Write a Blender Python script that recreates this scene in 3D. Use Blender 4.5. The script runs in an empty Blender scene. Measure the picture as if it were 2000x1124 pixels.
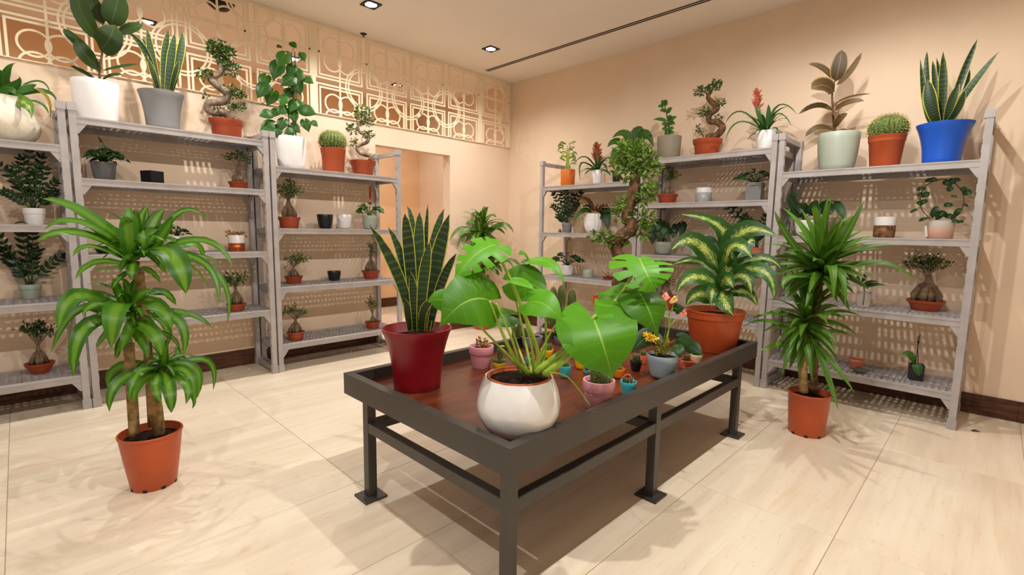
import bpy, math, random
from mathutils import Vector, Matrix
C = bpy.context.scene.collection
S = bpy.context.scene

# ------------------------------------------------------------------ camera
cam_d = bpy.data.cameras.new('camera'); cam = bpy.data.objects.new('camera', cam_d); C.objects.link(cam)
cam_d.sensor_width = 36; cam_d.lens = 17.1522; cam_d.clip_start = .02
_r, _u, _f = Vector((0.709417, 0.704631, 0.014924)), Vector((-0.093364, 0.072967, 0.992955)), Vector((-0.698578, 0.705812, -0.117552))
cam.matrix_world = Matrix(((_r.x, _u.x, -_f.x, 4.3009), (_r.y, _u.y, -_f.y, -4.2694), (_r.z, _u.z, -_f.z, 1.1346), (0, 0, 0, 1)))
S.camera = cam
# ------------------------------------------------------------------ view, world, lights
S.view_settings.view_transform = 'Standard'; S.view_settings.look = 'None'
S.view_settings.gamma = 1; S.view_settings.use_curve_mapping = False
S.view_settings.exposure = .02
w = bpy.data.worlds.new('world'); S.world = w; w.use_nodes = True
w.node_tree.nodes['Background'].inputs[0].default_value = (1, .97, .95, 1)
w.node_tree.nodes['Background'].inputs[1].default_value = .34
H = 2.865                      # ceiling height
LAMP_COL = (1.0, .99, .97)
# ceiling downlights: x, y, watts, cone in degrees
LAMPS = [(.66,-.93,86,146), (.66,-2.2,104,146), (.66,-3.45,92,146), (.66,-4.7,50,146),
         (3.6,-.93,74,150), (3.6,-2.2,112,176), (3.6,-3.45,118,176), (3.6,-4.7,104,176)]
CORRIDOR_LAMPS = [(-1.06,-4.6,48,168), (-1.06,-3.355,50,168), (-1.06,-2.113,52,168), (-1.06,-.887,54,168)]
def spot(x, y, z, watts, cone, col=LAMP_COL, r=.02):
    d = bpy.data.lights.new('lamp', 'SPOT'); d.energy = watts; d.color = col; d.spot_size = math.radians(cone)
    d.spot_blend = 1 if cone < 170 else .25; d.shadow_soft_size = r
    o = bpy.data.objects.new('lamp', d); o.location = (x, y, z); C.objects.link(o); return o

# ------------------------------------------------------------------ materials
def lin(c):
    return tuple((v/255/12.92 if v/255 <= .04045 else ((v/255+.055)/1.055)**2.4) for v in c) + (1,)
MATS = {}
class NT:
    def __init__(s, name, rough=.5, spec=.5):
        s.m = bpy.data.materials.new(name); s.m.use_nodes = True; s.t = s.m.node_tree; s.b = s.t.nodes['Principled BSDF']
        s.b.inputs['Roughness'].default_value = rough; s.b.inputs['Specular IOR Level'].default_value = spec
        MATS[name] = s.m
    def n(s, typ, **kw):
        nd = s.t.nodes.new(typ)
        for k, v in kw.items():
            if k.startswith('i_'): nd.inputs[k[2:].replace('_', ' ')].default_value = v
            else: setattr(nd, k, v)
        return nd
    def l(s, a, b): s.t.links.new(a, b)
    def math(s, op, a, b=None, c=None):
        nd = s.n('ShaderNodeMath', operation=op)
        for i, v in enumerate((a, b, c)):
            if v is None: continue
            if isinstance(v, (int, float)): nd.inputs[i].default_value = v
            else: s.l(v, nd.inputs[i])
        return nd.outputs[0]
    def mix(s, f, a, b):
        nd = s.n('ShaderNodeMix', data_type='RGBA')
        for sock, v in ((nd.inputs[0], f), (nd.inputs[6], a), (nd.inputs[7], b)):
            if isinstance(v, (int, float)): sock.default_value = v
            elif isinstance(v, tuple): sock.default_value = v
            else: s.l(v, sock)
        return nd.outputs[2]
    def step(s, v, lo, hi):
        nd = s.n('ShaderNodeMapRange'); nd.interpolation_type = 'SMOOTHSTEP'
        nd.inputs[1].default_value = lo; nd.inputs[2].default_value = hi; s.l(v, nd.inputs[0]); return nd.outputs[0]
    def noise(s, scale, vec=None, detail=3, rough=.5):
        nd = s.n('ShaderNodeTexNoise'); nd.inputs['Scale'].default_value = scale; nd.inputs['Detail'].default_value = detail
        nd.inputs['Roughness'].default_value = rough
        if vec is not None: s.l(vec, nd.inputs['Vector'])
        return nd.outputs[0]
    def coord(s, kind='Object', scale=None, loc=None):
        t = s.n('ShaderNodeTexCoord').outputs[kind]
        if scale is None and loc is None: return t
        m = s.n('ShaderNodeMapping'); s.l(t, m.inputs[0])
        if scale: m.inputs['Scale'].default_value = scale
        if loc is not None: s.l(loc, m.inputs['Location'])
        return m.outputs[0]
    def color(s, v):
        if isinstance(v, tuple): s.b.inputs['Base Color'].default_value = v
        else: s.l(v, s.b.inputs['Base Color'])
    def bump(s, h, strength=.2, dist=.01):
        b = s.n('ShaderNodeBump'); b.inputs['Strength'].default_value = strength; b.inputs['Distance'].default_value = dist
        s.l(h, b.inputs['Height']); s.l(b.outputs[0], s.b.inputs['Normal'])
def plain(name, rgb, rough=.5, spec=.5, var=.06, scale=14, bump=0, bscale=60, coat=0, metal=0):
    m = NT(name, rough, spec); c = lin(rgb)
    d = tuple(max(0, v*(1-var*2.2)) for v in c[:3]) + (1,); e = tuple(min(1, v*(1+var)) for v in c[:3]) + (1,)
    m.color(m.mix(m.step(m.noise(scale, m.coord()), .3, .7), d, e))
    if bump: m.bump(m.noise(bscale, m.coord(), 4), bump, .004)
    if coat: m.b.inputs['Coat Weight'].default_value = coat; m.b.inputs['Coat Roughness'].default_value = .08
    m.b.inputs['Metallic'].default_value = metal
    return m
plain('wall_paint', (233,206,178), .75, .25, .015, 2.5, .05, 90)
plain('ceiling_paint', (239,228,217), .8, .2, .012, 2, .03, 90)
plain('corridor_paint', (240,198,156), .75, .25, .015, 2.5, .05, 90)
plain('lattice_paint', (250,230,196), .6, .3, .02, 8)
plain('shelf_plastic', (172,164,160), .45, .45, .05, 9, .06, 200)
plain('shelf_plate_plastic', (166,160,160), .5, .4, .05, 9, .06, 200)
plain('dark_metal', (62,57,51), .38, .5, .05, 5, .03, 300)
plain('black_trim', (14,12,10), .5, .4, .05)
plain('front_paint', (238,228,216), .75, .25, .015, 2.5)
plain('grout', (190,168,140), .9, .1, .05, 30)
# travertine look floor tile
m = NT('floor_tile', .33, .4)
oi = m.n('ShaderNodeObjectInfo'); sep = m.n('ShaderNodeCombineXYZ')
for k in range(3): m.l(m.math('MULTIPLY', oi.outputs['Random'], (37., 91., 13.)[k]), sep.inputs[k])
v = m.coord('Object', (4.5, .4, 1), sep.outputs[0])
n1 = m.noise(1.5, v, 8, .62); v2 = m.coord('Object', (20, 1.2, 1), sep.outputs[0]); n2 = m.noise(1.6, v2, 5, .6)
base = m.mix(m.step(n1, .33, .68), lin((222,206,184)), lin((238,226,206)))
base = m.mix(m.math('MULTIPLY', m.step(n2, .5, .74), .5), base, lin((220,192,158)))
n3 = m.noise(60, m.coord('Object', (1, .35, 1), sep.outputs[0]), 4, .7)
base = m.mix(m.math('MULTIPLY', m.step(n3, .58, .74), .5), base, lin((196,170,136)))
tint = m.mix(oi.outputs['Random'], lin((234,222,204)), lin((248,236,218)))
mm = m.n('ShaderNodeMix', data_type='RGBA', blend_type='MULTIPLY'); mm.inputs[0].default_value = .35
m.l(base, mm.inputs[6]); m.l(tint, mm.inputs[7]); m.color(mm.outputs[2])
m.bump(n2, .04, .003)
def woodmat(name, dark, light, rough, scale):
    m = NT(name, rough, .4)
    v = m.coord('Object', scale); n = m.noise(2.2, v, 7, .6); n2 = m.noise(9, v, 3)
    c = m.mix(m.step(n, .36, .66), lin(dark), lin(light))
    m.color(m.mix(m.math('MULTIPLY', m.step(n2, .55, .7), .4), c, lin(dark))); return m
woodmat('table_board_wood', (72,30,16), (106,50,27), .3, (7, 1.2, 5))
woodmat('baseboard_wood', (58,30,15), (98,56,30), .5, (2, 2, 22))

# pots
plain('terracotta_plastic', (186,82,38), .42, .45, .05, 6)
plain('bowl_plastic', (168,72,36), .42, .45, .05, 8)
plain('pink_terracotta', (196,120,92), .6, .3, .05, 9)
plain('white_ceramic', (240,236,231), .22, .5, .015, 6, 0, 60, .4)
plain('white_matte', (240,235,230), .5, .4, .015, 6)
plain('cream_ribbed', (222,210,188), .6, .3, .05, 30, .15, 60)
plain('grey_ceramic', (134,132,130), .55, .4, .03, 6)
plain('dark_grey_ceramic', (98,96,94), .5, .4, .04, 8)
plain('stone_grey', (112,110,104), .75, .25, .09, 40, .2, 120)
plain('pale_green', (170,178,160), .4, .45, .03, 7)
plain('taupe', (140,128,108), .6, .35, .04, 9)
plain('blue_plastic', (16,84,190), .4, .5, .03, 4)
plain('red_plastic', (132,8,22), .35, .5, .04, 4)
plain('black_pot', (24,22,22), .4, .5, .1, 9)
plain('navy_pot', (30,32,42), .35, .5, .1, 9)
plain('orange_pot', (216,110,22), .45, .45, .05, 8)
plain('copper', (196,98,52), .3, .6, .04, 12, 0, 60, 0, .7)
plain('pink_glaze', (222,150,160), .35, .5, .03, 9, 0, 60, .2)
plain('teal_glaze', (62,176,186), .28, .5, .03, 9, 0, 60, .4)
plain('yellow_glaze', (248,190,12), .3, .5, .03, 9, 0, 60, .4)
plain('coral_glaze', (232,108,76), .35, .5, .03, 9, 0, 60, .3)
plain('orange_glaze', (230,126,20), .35, .5, .03, 9, 0, 60, .3)
plain('cream_glaze', (232,206,160), .35, .5, .03, 9, 0, 60, .3)
plain('blue_grey_glaze', (150,166,174), .22, .5, .02, 7, 0, 60, .5)
plain('bark_band', (132,92,62), .85, .2, .3, 30, .6, 60)
plain('silver_pattern', (176,178,176), .35, .5, .12, 45)
m = NT('concrete_pink', .8, .25); n = m.noise(6, m.coord(), 4); z = m.n('ShaderNodeSeparateXYZ'); m.l(m.coord(), z.inputs[0])
m.color(m.mix(m.step(m.math('ADD', z.outputs[2], m.math('MULTIPLY', n, .05)), .06, .12), lin((206,160,136)), lin((176,168,158))))
plain('soil', (46,32,22), .95, .1, .4, 60, .9, 90)
plain('soil_mulch', (40,26,18), .95, .1, .55, 90, 1, 120)
plain('cane_bark', (158,126,82), .85, .2, .25, 26, .5, 60)
plain('trunk_bark', (132,112,92), .8, .25, .25, 24, .4, 50)
plain('trunk_brown', (112,80,54), .8, .25, .3, 22, .5, 50)
plain('bulb_bark', (122,100,78), .75, .25, .22, 30, .4, 60)
plain('stem_green', (96,128,44), .5, .4, .1, 14)
plain('stem_dark', (52,70,28), .5, .4, .1, 14)
plain('stem_brown', (92,62,36), .7, .3, .15, 20)
plain('stem_bright', (150,176,60), .45, .4, .08, 10)
plain('black_stake', (22,18,18), .5, .4, .1)
plain('dry_twig', (150,106,62), .85, .2, .2, 30)
plain('dry_gold', (176,122,56), .7, .3, .2, 40)
plain('spine', (206,184,120), .6, .3, .1, 40)
plain('spine_white', (224,216,200), .7, .3, .08, 40)
plain('cactus_green', (72,84,38), .6, .3, .15, 18)
plain('cactus_body', (82,104,44), .6, .3, .12, 18)
plain('cactus_rib_pale', (128,120,56), .7, .3, .2, 40)
plain('flower_red', (226,52,24), .5, .4, .08, 40)
plain('flower_orange', (238,110,60), .5, .4, .08, 40)
plain('flower_yellow', (244,206,60), .5, .4, .08, 40)
plain('flower_purple', (62,38,84), .6, .3, .1, 40)
plain('spathe_pink', (238,136,122), .3, .5, .05, 20)
plain('spathe_peach', (240,190,120), .3, .5, .05, 20)
plain('bract_red', (178,84,58), .5, .4, .12, 20)
plain('tag_red', (190,34,26), .5, .4, .05)
plain('tag_white', (214,206,196), .5, .4, .03)
# leaves: UV x runs across the blade (0.5 = midrib), UV y from base to tip
def leafmat(name, c, mid=None, midw=.05, margin=None, marg=.4, band=0, blotch=None, rough=.38, trans=.22, veins=0, coat=0, spec=.4):
    m = NT(name, rough, spec); uv = m.n('ShaderNodeUVMap'); s = m.n('ShaderNodeSeparateXYZ'); m.l(uv.outputs[0], s.inputs[0])
    oi = m.n('ShaderNodeObjectInfo')
    a = m.math('ABSOLUTE', m.math('SUBTRACT', s.outputs[0], .5))
    c = lin(c); dk = tuple(v*.62 for v in c[:3])+(1,); br = tuple(min(1, v*1.3) for v in c[:3])+(1,)
    col = m.mix(oi.outputs['Random'], dk, br)
    n = m.noise(9, m.coord('Object'), 3); col = m.mix(m.math('MULTIPLY', m.step(n, .35, .7), .35), col, dk)
    if veins:
        wv = m.math('SINE', m.math('MULTIPLY', s.outputs[1], veins))
        col = m.mix(m.math('MULTIPLY', m.step(wv, .9, 1), .3), col, br)
    if band:
        nb = m.noise(4, m.coord('Object'), 2)
        wv = m.math('SINE', m.math('ADD', m.math('MULTIPLY', s.outputs[1], band), m.math('MULTIPLY', nb, 26)))
        col = m.mix(m.math('MULTIPLY', m.step(wv, .2, 1), .4), col, lin((84,100,56)))
    if blotch:
        nn = m.n('ShaderNodeTexNoise'); nn.inputs['Scale'].default_value = 1; nn.inputs['Detail'].default_value = 2
        cv = m.n('ShaderNodeCombineXYZ')
        m.l(m.math('MULTIPLY', a, 9), cv.inputs[0]); m.l(m.math('MULTIPLY', m.math('SUBTRACT', s.outputs[1], m.math('MULTIPLY', a, .8)), 55), cv.inputs[1])
        m.l(m.math('MULTIPLY', oi.outputs['Random'], 50), cv.inputs[2]); m.l(cv.outputs[0], nn.inputs['Vector'])
        f = m.math('ADD', nn.outputs[0], m.math('MULTIPLY', m.math('SUBTRACT', .2, a), 1.0))
        f = m.math('MULTIPLY', m.step(f, .56, .66), m.step(s.outputs[1], .03, .2))
        col = m.mix(f, col, lin(blotch))
    if mid: col = m.mix(m.math('SUBTRACT', 1, m.step(a, midw*.3, midw)), col, lin(mid))
    if margin: col = m.mix(m.step(a, marg, marg+.03), col, lin(margin))
    m.color(col); 
    if coat: m.b.inputs['Coat Weight'].default_value = coat; m.b.inputs['Coat Roughness'].default_value = .25
    if trans:
        tr = m.n('ShaderNodeBsdfTranslucent'); m.l(col, tr.inputs[0]); ms = m.n('ShaderNodeMixShader'); ms.inputs[0].default_value = trans
        out = m.t.nodes['Material Output']; m.l(m.b.outputs[0], ms.inputs[1]); m.l(tr.outputs[0], ms.inputs[2]); m.l(ms.outputs[0], out.inputs[0])
    return m
leafmat('dracaena_leaf', (64,118,20), (104,148,36), .3, rough=.4, trans=.28, spec=.35)
leafmat('dracaena_small_leaf', (74,118,34), (116,146,56), .2)
leafmat('yucca_leaf', (82,124,34), (100,142,46), .1, trans=.22, rough=.42, spec=.35)
leafmat('monstera_leaf', (86,150,18), (150,186,70), .02, rough=.42, trans=.28, veins=44, spec=.3)
leafmat('snake_leaf', (32,54,24), None, 0, (172,172,62), .41, 95, trans=.06, rough=.42)
leafmat('dieffenbachia_leaf', (44,88,28), (150,180,80), .02, None, 0, 0, (196,206,104), trans=.2, rough=.45)
leafmat('rubber_leaf', (42,64,20), (88,100,42), .018, rough=.4, trans=.1, spec=.35)
leafmat('rubber_brown_leaf', (84,66,36), (132,96,56), .03, (140,110,66), .41, rough=.5, trans=.1, spec=.25)
leafmat('zz_leaf', (28,54,22), (50,78,34), .03, rough=.36, trans=.06, spec=.35)
leafmat('pothos_leaf', (48,92,20), (84,124,44), .03, trans=.2, rough=.42, spec=.3)
leafmat('variegated_leaf', (88,132,36), (150,170,76), .03, None, 0, 0, (176,188,92), trans=.2)
leafmat('dark_leaf', (38,70,28), (66,92,44), .03, rough=.42, spec=.3, trans=.1)
leafmat('mid_leaf', (64,104,36), (100,134,60), .03, trans=.15)
leafmat('ficus_leaf', (64,94,34), None, rough=.3, trans=.12)
leafmat('ficus_leaf_light', (100,128,46), None, rough=.35, trans=.15)
leafmat('bromeliad_leaf', (52,92,34), None, trans=.12)
leafmat('yellow_leaf', (170,150,44), None, trans=.2)
leafmat('bract_leaf', (172,84,58), None, trans=.1)
leafmat('calathea_leaf', (104,70,40), (128,60,52), .06, trans=.1)
leafmat('bamboo_leaf', (128,150,56), None, trans=.2)

# ------------------------------------------------------------------ mesh helpers
class MB:
    def __init__(s): s.v = []; s.f = []; s.uv = []
    def add(s, v, f, uv=None):
        o = len(s.v); s.v += [tuple(p) for p in v]; s.f += [tuple(i+o for i in q) for q in f]
        s.uv += (uv if uv is not None else [(0, 0)]*len(v)); return s
    def box(s, x0, x1, y0, y1, z0, z1):
        return s.add([(x0,y0,z0),(x1,y0,z0),(x1,y1,z0),(x0,y1,z0),(x0,y0,z1),(x1,y0,z1),(x1,y1,z1),(x0,y1,z1)],
            [(0,3,2,1),(4,5,6,7),(0,1,5,4),(1,2,6,5),(2,3,7,6),(3,0,4,7)])
    def lathe(s, prof, n=28, sx=1, sy=1, rot=0, ribs=0, rib=0, twist=0):
        v = []
        for (r, z) in prof:
            for k in range(n):
                a = 2*math.pi*k/n + rot; q = r
                if ribs: q = r*(1 + rib*math.cos(ribs*(a+twist*z)))
                v.append((q*math.cos(a)*sx, q*math.sin(a)*sy, z))
        f = []
        for j in range(len(prof)-1):
            for k in range(n):
                f.append((j*n+k, j*n+(k+1)%n, (j+1)*n+(k+1)%n, (j+1)*n+k))
        f.append(tuple(range(n-1, -1, -1))); return s.add(v, f)
    def tube(s, pts, rad, n=6):
        P = [Vector(p) for p in pts]; v = []; side = None
        for i, p in enumerate(P):
            t = (P[min(i+1, len(P)-1)] - P[max(i-1, 0)]);
            if t.length < 1e-7: t = Vector((0,0,1))
            t.normalize()
            if side is None: side = t.orthogonal().normalized()
            side = (side - t*side.dot(t));
            if side.length < 1e-6: side = t.orthogonal()
            side.normalize(); o = t.cross(side); r = rad[i] if isinstance(rad, (list, tuple)) else rad
            for k in range(n):
                a = 2*math.pi*k/n; v.append(p + side*(r*math.cos(a)) + o*(r*math.sin(a)))
        f = [(j*n+k, j*n+(k+1)%n, (j+1)*n+(k+1)%n, (j+1)*n+k) for j in range(len(P)-1) for k in range(n)]
        f.append(tuple(range(n-1, -1, -1))); f.append(tuple((len(P)-1)*n+k for k in range(n)))
        return s.add(v, f)
    def build(s, name, mat, parent=None, smooth=True, loc=None, sharp=None):
        if parent is not None and loc is None and parent.type == 'EMPTY' and parent.get('category') in ('plant', 'cactus', 'bonsai'):
            a, b = parent.location.x, parent.location.y       # leaves bend where they reach a wall
            s.v = [(max(p[0], .006-a) if a > 0 else p[0], min(p[1], -.006-b), p[2]) for p in s.v]
        me = bpy.data.meshes.new(name); me.from_pydata(s.v, [], s.f); me.update()
        if any(u != (0, 0) for u in s.uv):
            l = me.uv_layers.new(name='UVMap'); vi = [0]*len(me.loops); me.loops.foreach_get('vertex_index', vi)
            l.data.foreach_set('uv', [c for i in vi for c in s.uv[i]])
        me.materials.append(MATS[mat])
        if smooth:
            me.polygons.foreach_set('use_smooth', [True]*len(me.polygons))
            if sharp: me.set_sharp_from_angle(angle=math.radians(sharp))
        return link(name, me, parent, loc)
def link(name, me, parent=None, loc=None):
    o = bpy.data.objects.new(name, me); C.objects.link(o)
    if parent is not None: o.parent = parent
    if loc is not None: o.location = loc
    return o
def structure(o): o['kind'] = 'structure'; return o
def tag(o, label, cat, group=None):
    o['label'] = label; o['category'] = cat
    if group: o['group'] = group
    return o
def thing(name, loc, label, cat, group=None):
    o = bpy.data.objects.new(name, None); o.empty_display_size = .05; o.location = loc; C.objects.link(o)
    return tag(o, label, cat, group)
def box(name, mat, x0, x1, y0, y1, z0, z1, parent=None): return MB().box(x0,x1,y0,y1,z0,z1).build(name, mat, parent, False)
def catmull(pts, n=6):
    P = [Vector(p) for p in pts]; out = []
    for i in range(len(P)-1):
        a, b, c, d = P[max(i-1,0)], P[i], P[i+1], P[min(i+2,len(P)-1)]
        for k in range(n):
            t = k/n; out.append(.5*((2*b)+(c-a)*t+(2*a-5*b+4*c-d)*t*t+(3*b-a-3*c+d)*t**3))
    out.append(P[-1]); return out

# ------------------------------------------------------------------ room shell
X1, Y1 = 6.6, -6.6              # front walls, behind the camera
ZL, ZD = 2.112, 1.924           # underside of the lattice band, door head
DY0, DY1 = -1.806, -.91         # doorway
T = .12
# floor: grout bed and tiles
structure(MB().box(-2.2, X1, Y1, .0, -.06, -.004).build('floor', 'grout', None, False))
fl = bpy.data.objects['floor']
TX, TY, X0T, Y0T = .534, 1.1, 3.965-12*.534, -.0-.0
tile = MB(); g = .0011; b = .001
x0, x1, y0, y1 = -TX/2+g, TX/2-g, -TY/2+g, TY/2-g
tile.add([(x0,y0,-.004),(x1,y0,-.004),(x1,y1,-.004),(x0,y1,-.004),(x0,y0,-b),(x1,y0,-b),(x1,y1,-b),(x0,y1,-b),
          (x0+b,y0+b,0),(x1-b,y0+b,0),(x1-b,y1-b,0),(x0+b,y1-b,0)],
         [(0,1,5,4),(1,2,6,5),(2,3,7,6),(3,0,4,7),(4,5,9,8),(5,6,10,9),(6,7,11,10),(7,4,8,11),(8,9,10,11)])
tme = None
for i in range(-12, 5):
    for j in range(6):
        cx = 3.965 + (i+.5)*TX; cy = .02 - (j+.5)*TY
        if cx < -2.3 or cx > X1 or cy < Y1: continue
        if tme is None: o = tile.build('floor_tile', 'floor_tile', fl, False, (cx, cy, 0)); tme = o.data
        else: link('floor_tile', tme, fl, (cx, cy, 0))
# right wall
structure(box('wall_right', 'wall_paint', -2.2, X1, .0, T, 0, H))
structure(box('wall_front', 'front_paint', -2.2, 0, Y1-T, Y1, 0, H))          # closes the corridor; unseen shop front left open to let in added world fill
structure(box('wall_camera', 'front_paint', X1, X1+T, Y1, T, 0, H))
# left wall: piers beside the doorway and the lintel, open above ZL behind the lattice
wl = MB(); wl.box(-T, 0, Y1, DY0, 0, ZL); wl.box(-T, 0, DY1, 0, 0, ZL); wl.box(-T, 0, DY0, DY1, ZD, ZL)
structure(wl.build('wall_left', 'wall_paint', None, False))
# corridor beyond the left wall
structure(box('wall_corridor', 'corridor_paint', -1.9-T, -1.9, Y1, 0, 0, H))
structure(MB().box(-2.2, X1, Y1, T, H, H+.1).build('ceiling', 'ceiling_paint', None, False))
# baseboards, in butted lengths
def board_run(name, axis, fixed, a0, a1, step, h, th):
    bb = box(name, 'baseboard_wood', *((fixed, fixed+th*.5, a0, a1) if axis == 'y' else (a0, a1, fixed-th*.5, fixed)), 0, h-.004)
    structure(bb); p = a0
    while p < a1-1e-4:
        q = min(a1, p+step)
        args = (fixed, fixed+th, p+.0008, q-.0008) if axis == 'y' else (p+.0008, q-.0008, fixed-th, fixed)
        box('board', 'baseboard_wood', *args, .001, h, bb); p = q
board_run('baseboard_left', 'y', 0, Y1, DY0-.0, 1.2, .13, .012)
board_run('baseboard_corner', 'y', 0, DY1, -.012, 1.2, .13, .012)
board_run('baseboard_right', 'x', 0, .012, X1, 1.118, .13, .012)
board_run('baseboard_corridor', 'y', -1.9, Y1, -.012, 1.2, .13, .012)
# linear slot diffuser in the ceiling
sd = thing('slot_diffuser', (1.7, -.515, H), 'long black linear slot diffuser recessed in the ceiling beside the right wall', 'vent')
for yy in (-.031, .0, .031):
    box('slot_rail', 'ceiling_paint', -1.56, 3.4, yy-.003, yy+.003, -.0035, .0, sd)
for yy in (-.0155, .0155): box('slot', 'black_trim', -1.56, 3.4, yy-.012, yy+.012, -.003, .0, sd)
# downlights
m = NT('lamp_disc', .5); m.b.inputs['Emission Color'].default_value = (1, .95, .86, 1); m.b.inputs['Emission Strength'].default_value = 9
def downlight(x, y, watts, cone, label, group):
    o = thing('downlight', (x, y, H), label, 'ceiling light', group)
    fr = MB()
    for a in ((-.062,.062,-.062,-.046),(-.062,.062,.046,.062),(-.062,-.046,-.046,.046),(.046,.062,-.046,.046)): fr.box(*a, -.008, 0)
    fr.build('frame', 'black_trim', o, False)
    MB().lathe([(.046,-.002),(.066,-.0021),(.066,-.004),(.046,-.004)], 24).build('baffle', 'black_trim', o)
    MB().lathe([(.044,-.006),(.044,-.003)], 24).build('diffuser', 'lamp_disc', o)
    s = spot(x, y, H-.012, watts, cone); return o
NAMES = {0: 'square black downlight nearest the corner, above the slot end', 1: 'square black downlight cut by the top edge of the photo above the lattice'}
for i, a in enumerate(LAMPS):
    downlight(*a, NAMES.get(i, 'square black downlight out of view over the camera side of the room'), 'ceiling downlights in the shop')
CN = ['square black downlight beyond the lattice, far left', 'square black downlight seen through the lattice behind the rubber plant tip',
      'square black downlight seen through the lattice behind the climbing pothos', 'square black downlight seen through the lattice ring above the doorway']
for i, a in enumerate(CORRIDOR_LAMPS): downlight(*a, CN[i], 'ceiling downlights in the corridor')
sp = thing('sprinkler', (.079, -1.949, H), 'small dark fire sprinkler head on the ceiling beside the lattice', 'sprinkler')
MB().lathe([(.018,-.004),(.03,-.003),(.03,0)], 20).build('escutcheon', 'black_trim', sp)
MB().lathe([(.007,-.03),(.007,-.004)], 10).build('body', 'black_trim', sp)
MB().lathe([(.004,-.034),(.017,-.032),(.017,-.029),(.004,-.028)], 14).build('deflector', 'shelf_plastic', sp)
dm = thing('ceiling_sensor', (-.188, -3.023, H), 'black dome sensor on the corridor ceiling behind the lattice', 'sensor')
MB().lathe([(.0,-.06),(.05,-.052),(.085,-.025),(.09,0)], 24).build('dome', 'black_trim', dm)
MB().lathe([(.1,-.008),(.1,0)], 24).build('base_ring', 'black_trim', dm)

# ------------------------------------------------------------------ lattice screens above the left wall
_lk = [0]
def XO():
    _lk[0] += 1; return (_lk[0] % 9)*.00025
PER = .475; YC0 = -.25; ZC = 2.633; XB = (.002, .014)
def strip_box(mb, ya, yb, za, zb):
    za = max(za, ZL); zb = min(zb, H-.001)
    if zb-za > .001 and yb-ya > .001: o_ = XO(); mb.box(XB[0]+o_, XB[1]-o_, ya, yb, za, zb)
def ring(mb, yc, zc, r, w, ylim):
    n = 40; o_ = XO()+.0004; A_, B_ = XB[0]+o_, XB[1]-o_; ins = lambda y, z: ZL <= z <= H-.001 and ylim[0] <= y <= ylim[1]
    for k in range(n):
        q = []
        for a in (2*math.pi*k/n, 2*math.pi*(k+1)/n):
            for rr in (r-w/2, r+w/2): q.append((yc+rr*math.cos(a), zc+rr*math.sin(a)))
        if not all(ins(*p) for p in q): 
            q = [(min(max(y, ylim[0]), ylim[1]), min(max(z, ZL), H-.001)) for y, z in q]
            if max(p[1] for p in q)-min(p[1] for p in q) < .002 or max(p[0] for p in q)-min(p[0] for p in q) < .002: continue
        a0, a1, b0, b1 = q
        mb.add([(A_,*a0),(A_,*a1),(A_,*b1),(A_,*b0),(B_,*a0),(B_,*a1),(B_,*b1),(B_,*b0)],
               [(0,1,2,3),(7,6,5,4),(1,5,6,2),(3,7,4,0),(0,4,5,1),(2,6,7,3)])
def square(mb, yc, zc, h, w):
    strip_box(mb, yc-h-w/2, yc+h+w/2, zc+h-w/2, zc+h+w/2); strip_box(mb, yc-h-w/2, yc+h+w/2, zc-h-w/2, zc-h+w/2)
    strip_box(mb, yc-h-w/2, yc-h+w/2, zc-h, zc+h); strip_box(mb, yc+h-w/2, yc+h+w/2, zc-h, zc+h)
BW = .0135
def lattice(ya, yb, label, top_rings, mid_rings):
    o = thing('lattice_screen', (0, 0, 0), label, 'lattice', 'cream lattice screens over the left wall')
    k = 0; lim = (ya, yb)
    fr = MB()
    for zc in (ZC,): strip_box(fr, ya, yb, zc-BW/2, zc+BW/2)
    strip_box(fr, ya, ya+.02, ZL, H); strip_box(fr, yb-.02, yb, ZL, H); strip_box(fr, ya, yb, H-.014, H); strip_box(fr, ya, yb, ZL, ZL+.006)
    yc = YC0
    while yc > ya:
        if yc < yb:
            strip_box(fr, yc-BW/2, yc+BW/2, ZL, H)
            for zc in (ZC, ZC-PER):
                s1 = MB(); square(s1, yc, zc, .211, BW); s1.build('outer_square', 'lattice_paint', o, False)
                s2 = MB(); square(s2, yc, zc, .184, BW); s2.build('inner_square', 'lattice_paint', o, False)
                for dy in (-1, 1):
                    for dz in (-1, 1):
                        r = MB(); ring(r, yc+dy*.064, zc+dz*.064, .076, .012, lim)
                        if r.v: r.build('ring', 'lattice_paint', o, False)
        yc -= PER
    fr.build('bars', 'lattice_paint', o, False)
    yg = YC0+PER/2
    while yg > ya-.2:
        for zc, flag in ((ZC-PER/2, mid_rings), (ZC+PER/2, top_rings)):
            if flag(yg):
                for rr in (.158, .183):
                    r = MB(); ring(r, yg, zc, rr, .012, lim)
                    if r.v: r.build('large_ring', 'lattice_paint', o, False)
        yg -= PER
J1, J2, J3 = YC0-PER/2, YC0-PER*4.5, YC0-PER*8.5
near = lambda y, L: any(abs(y-q) < .05 for q in L)
lattice(J1, -.004, 'short cream lattice screen in the corner above the right of the doorway', lambda y: y > -.1, lambda y: y > -.1)
lattice(J2, J1, 'cream lattice screen of four panels above the doorway', lambda y: False, lambda y: not near(y, (J1, J2)))
lattice(J3, J2, 'cream lattice screen of four panels behind the climbing pothos and the bonsai', lambda y: not near(y, (J2, J3)), lambda y: not near(y, (J2, J3)))
lattice(J3-PER*4, J3, 'cream lattice screen at the left edge behind the rubber plant', lambda y: False, lambda y: False)

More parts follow.
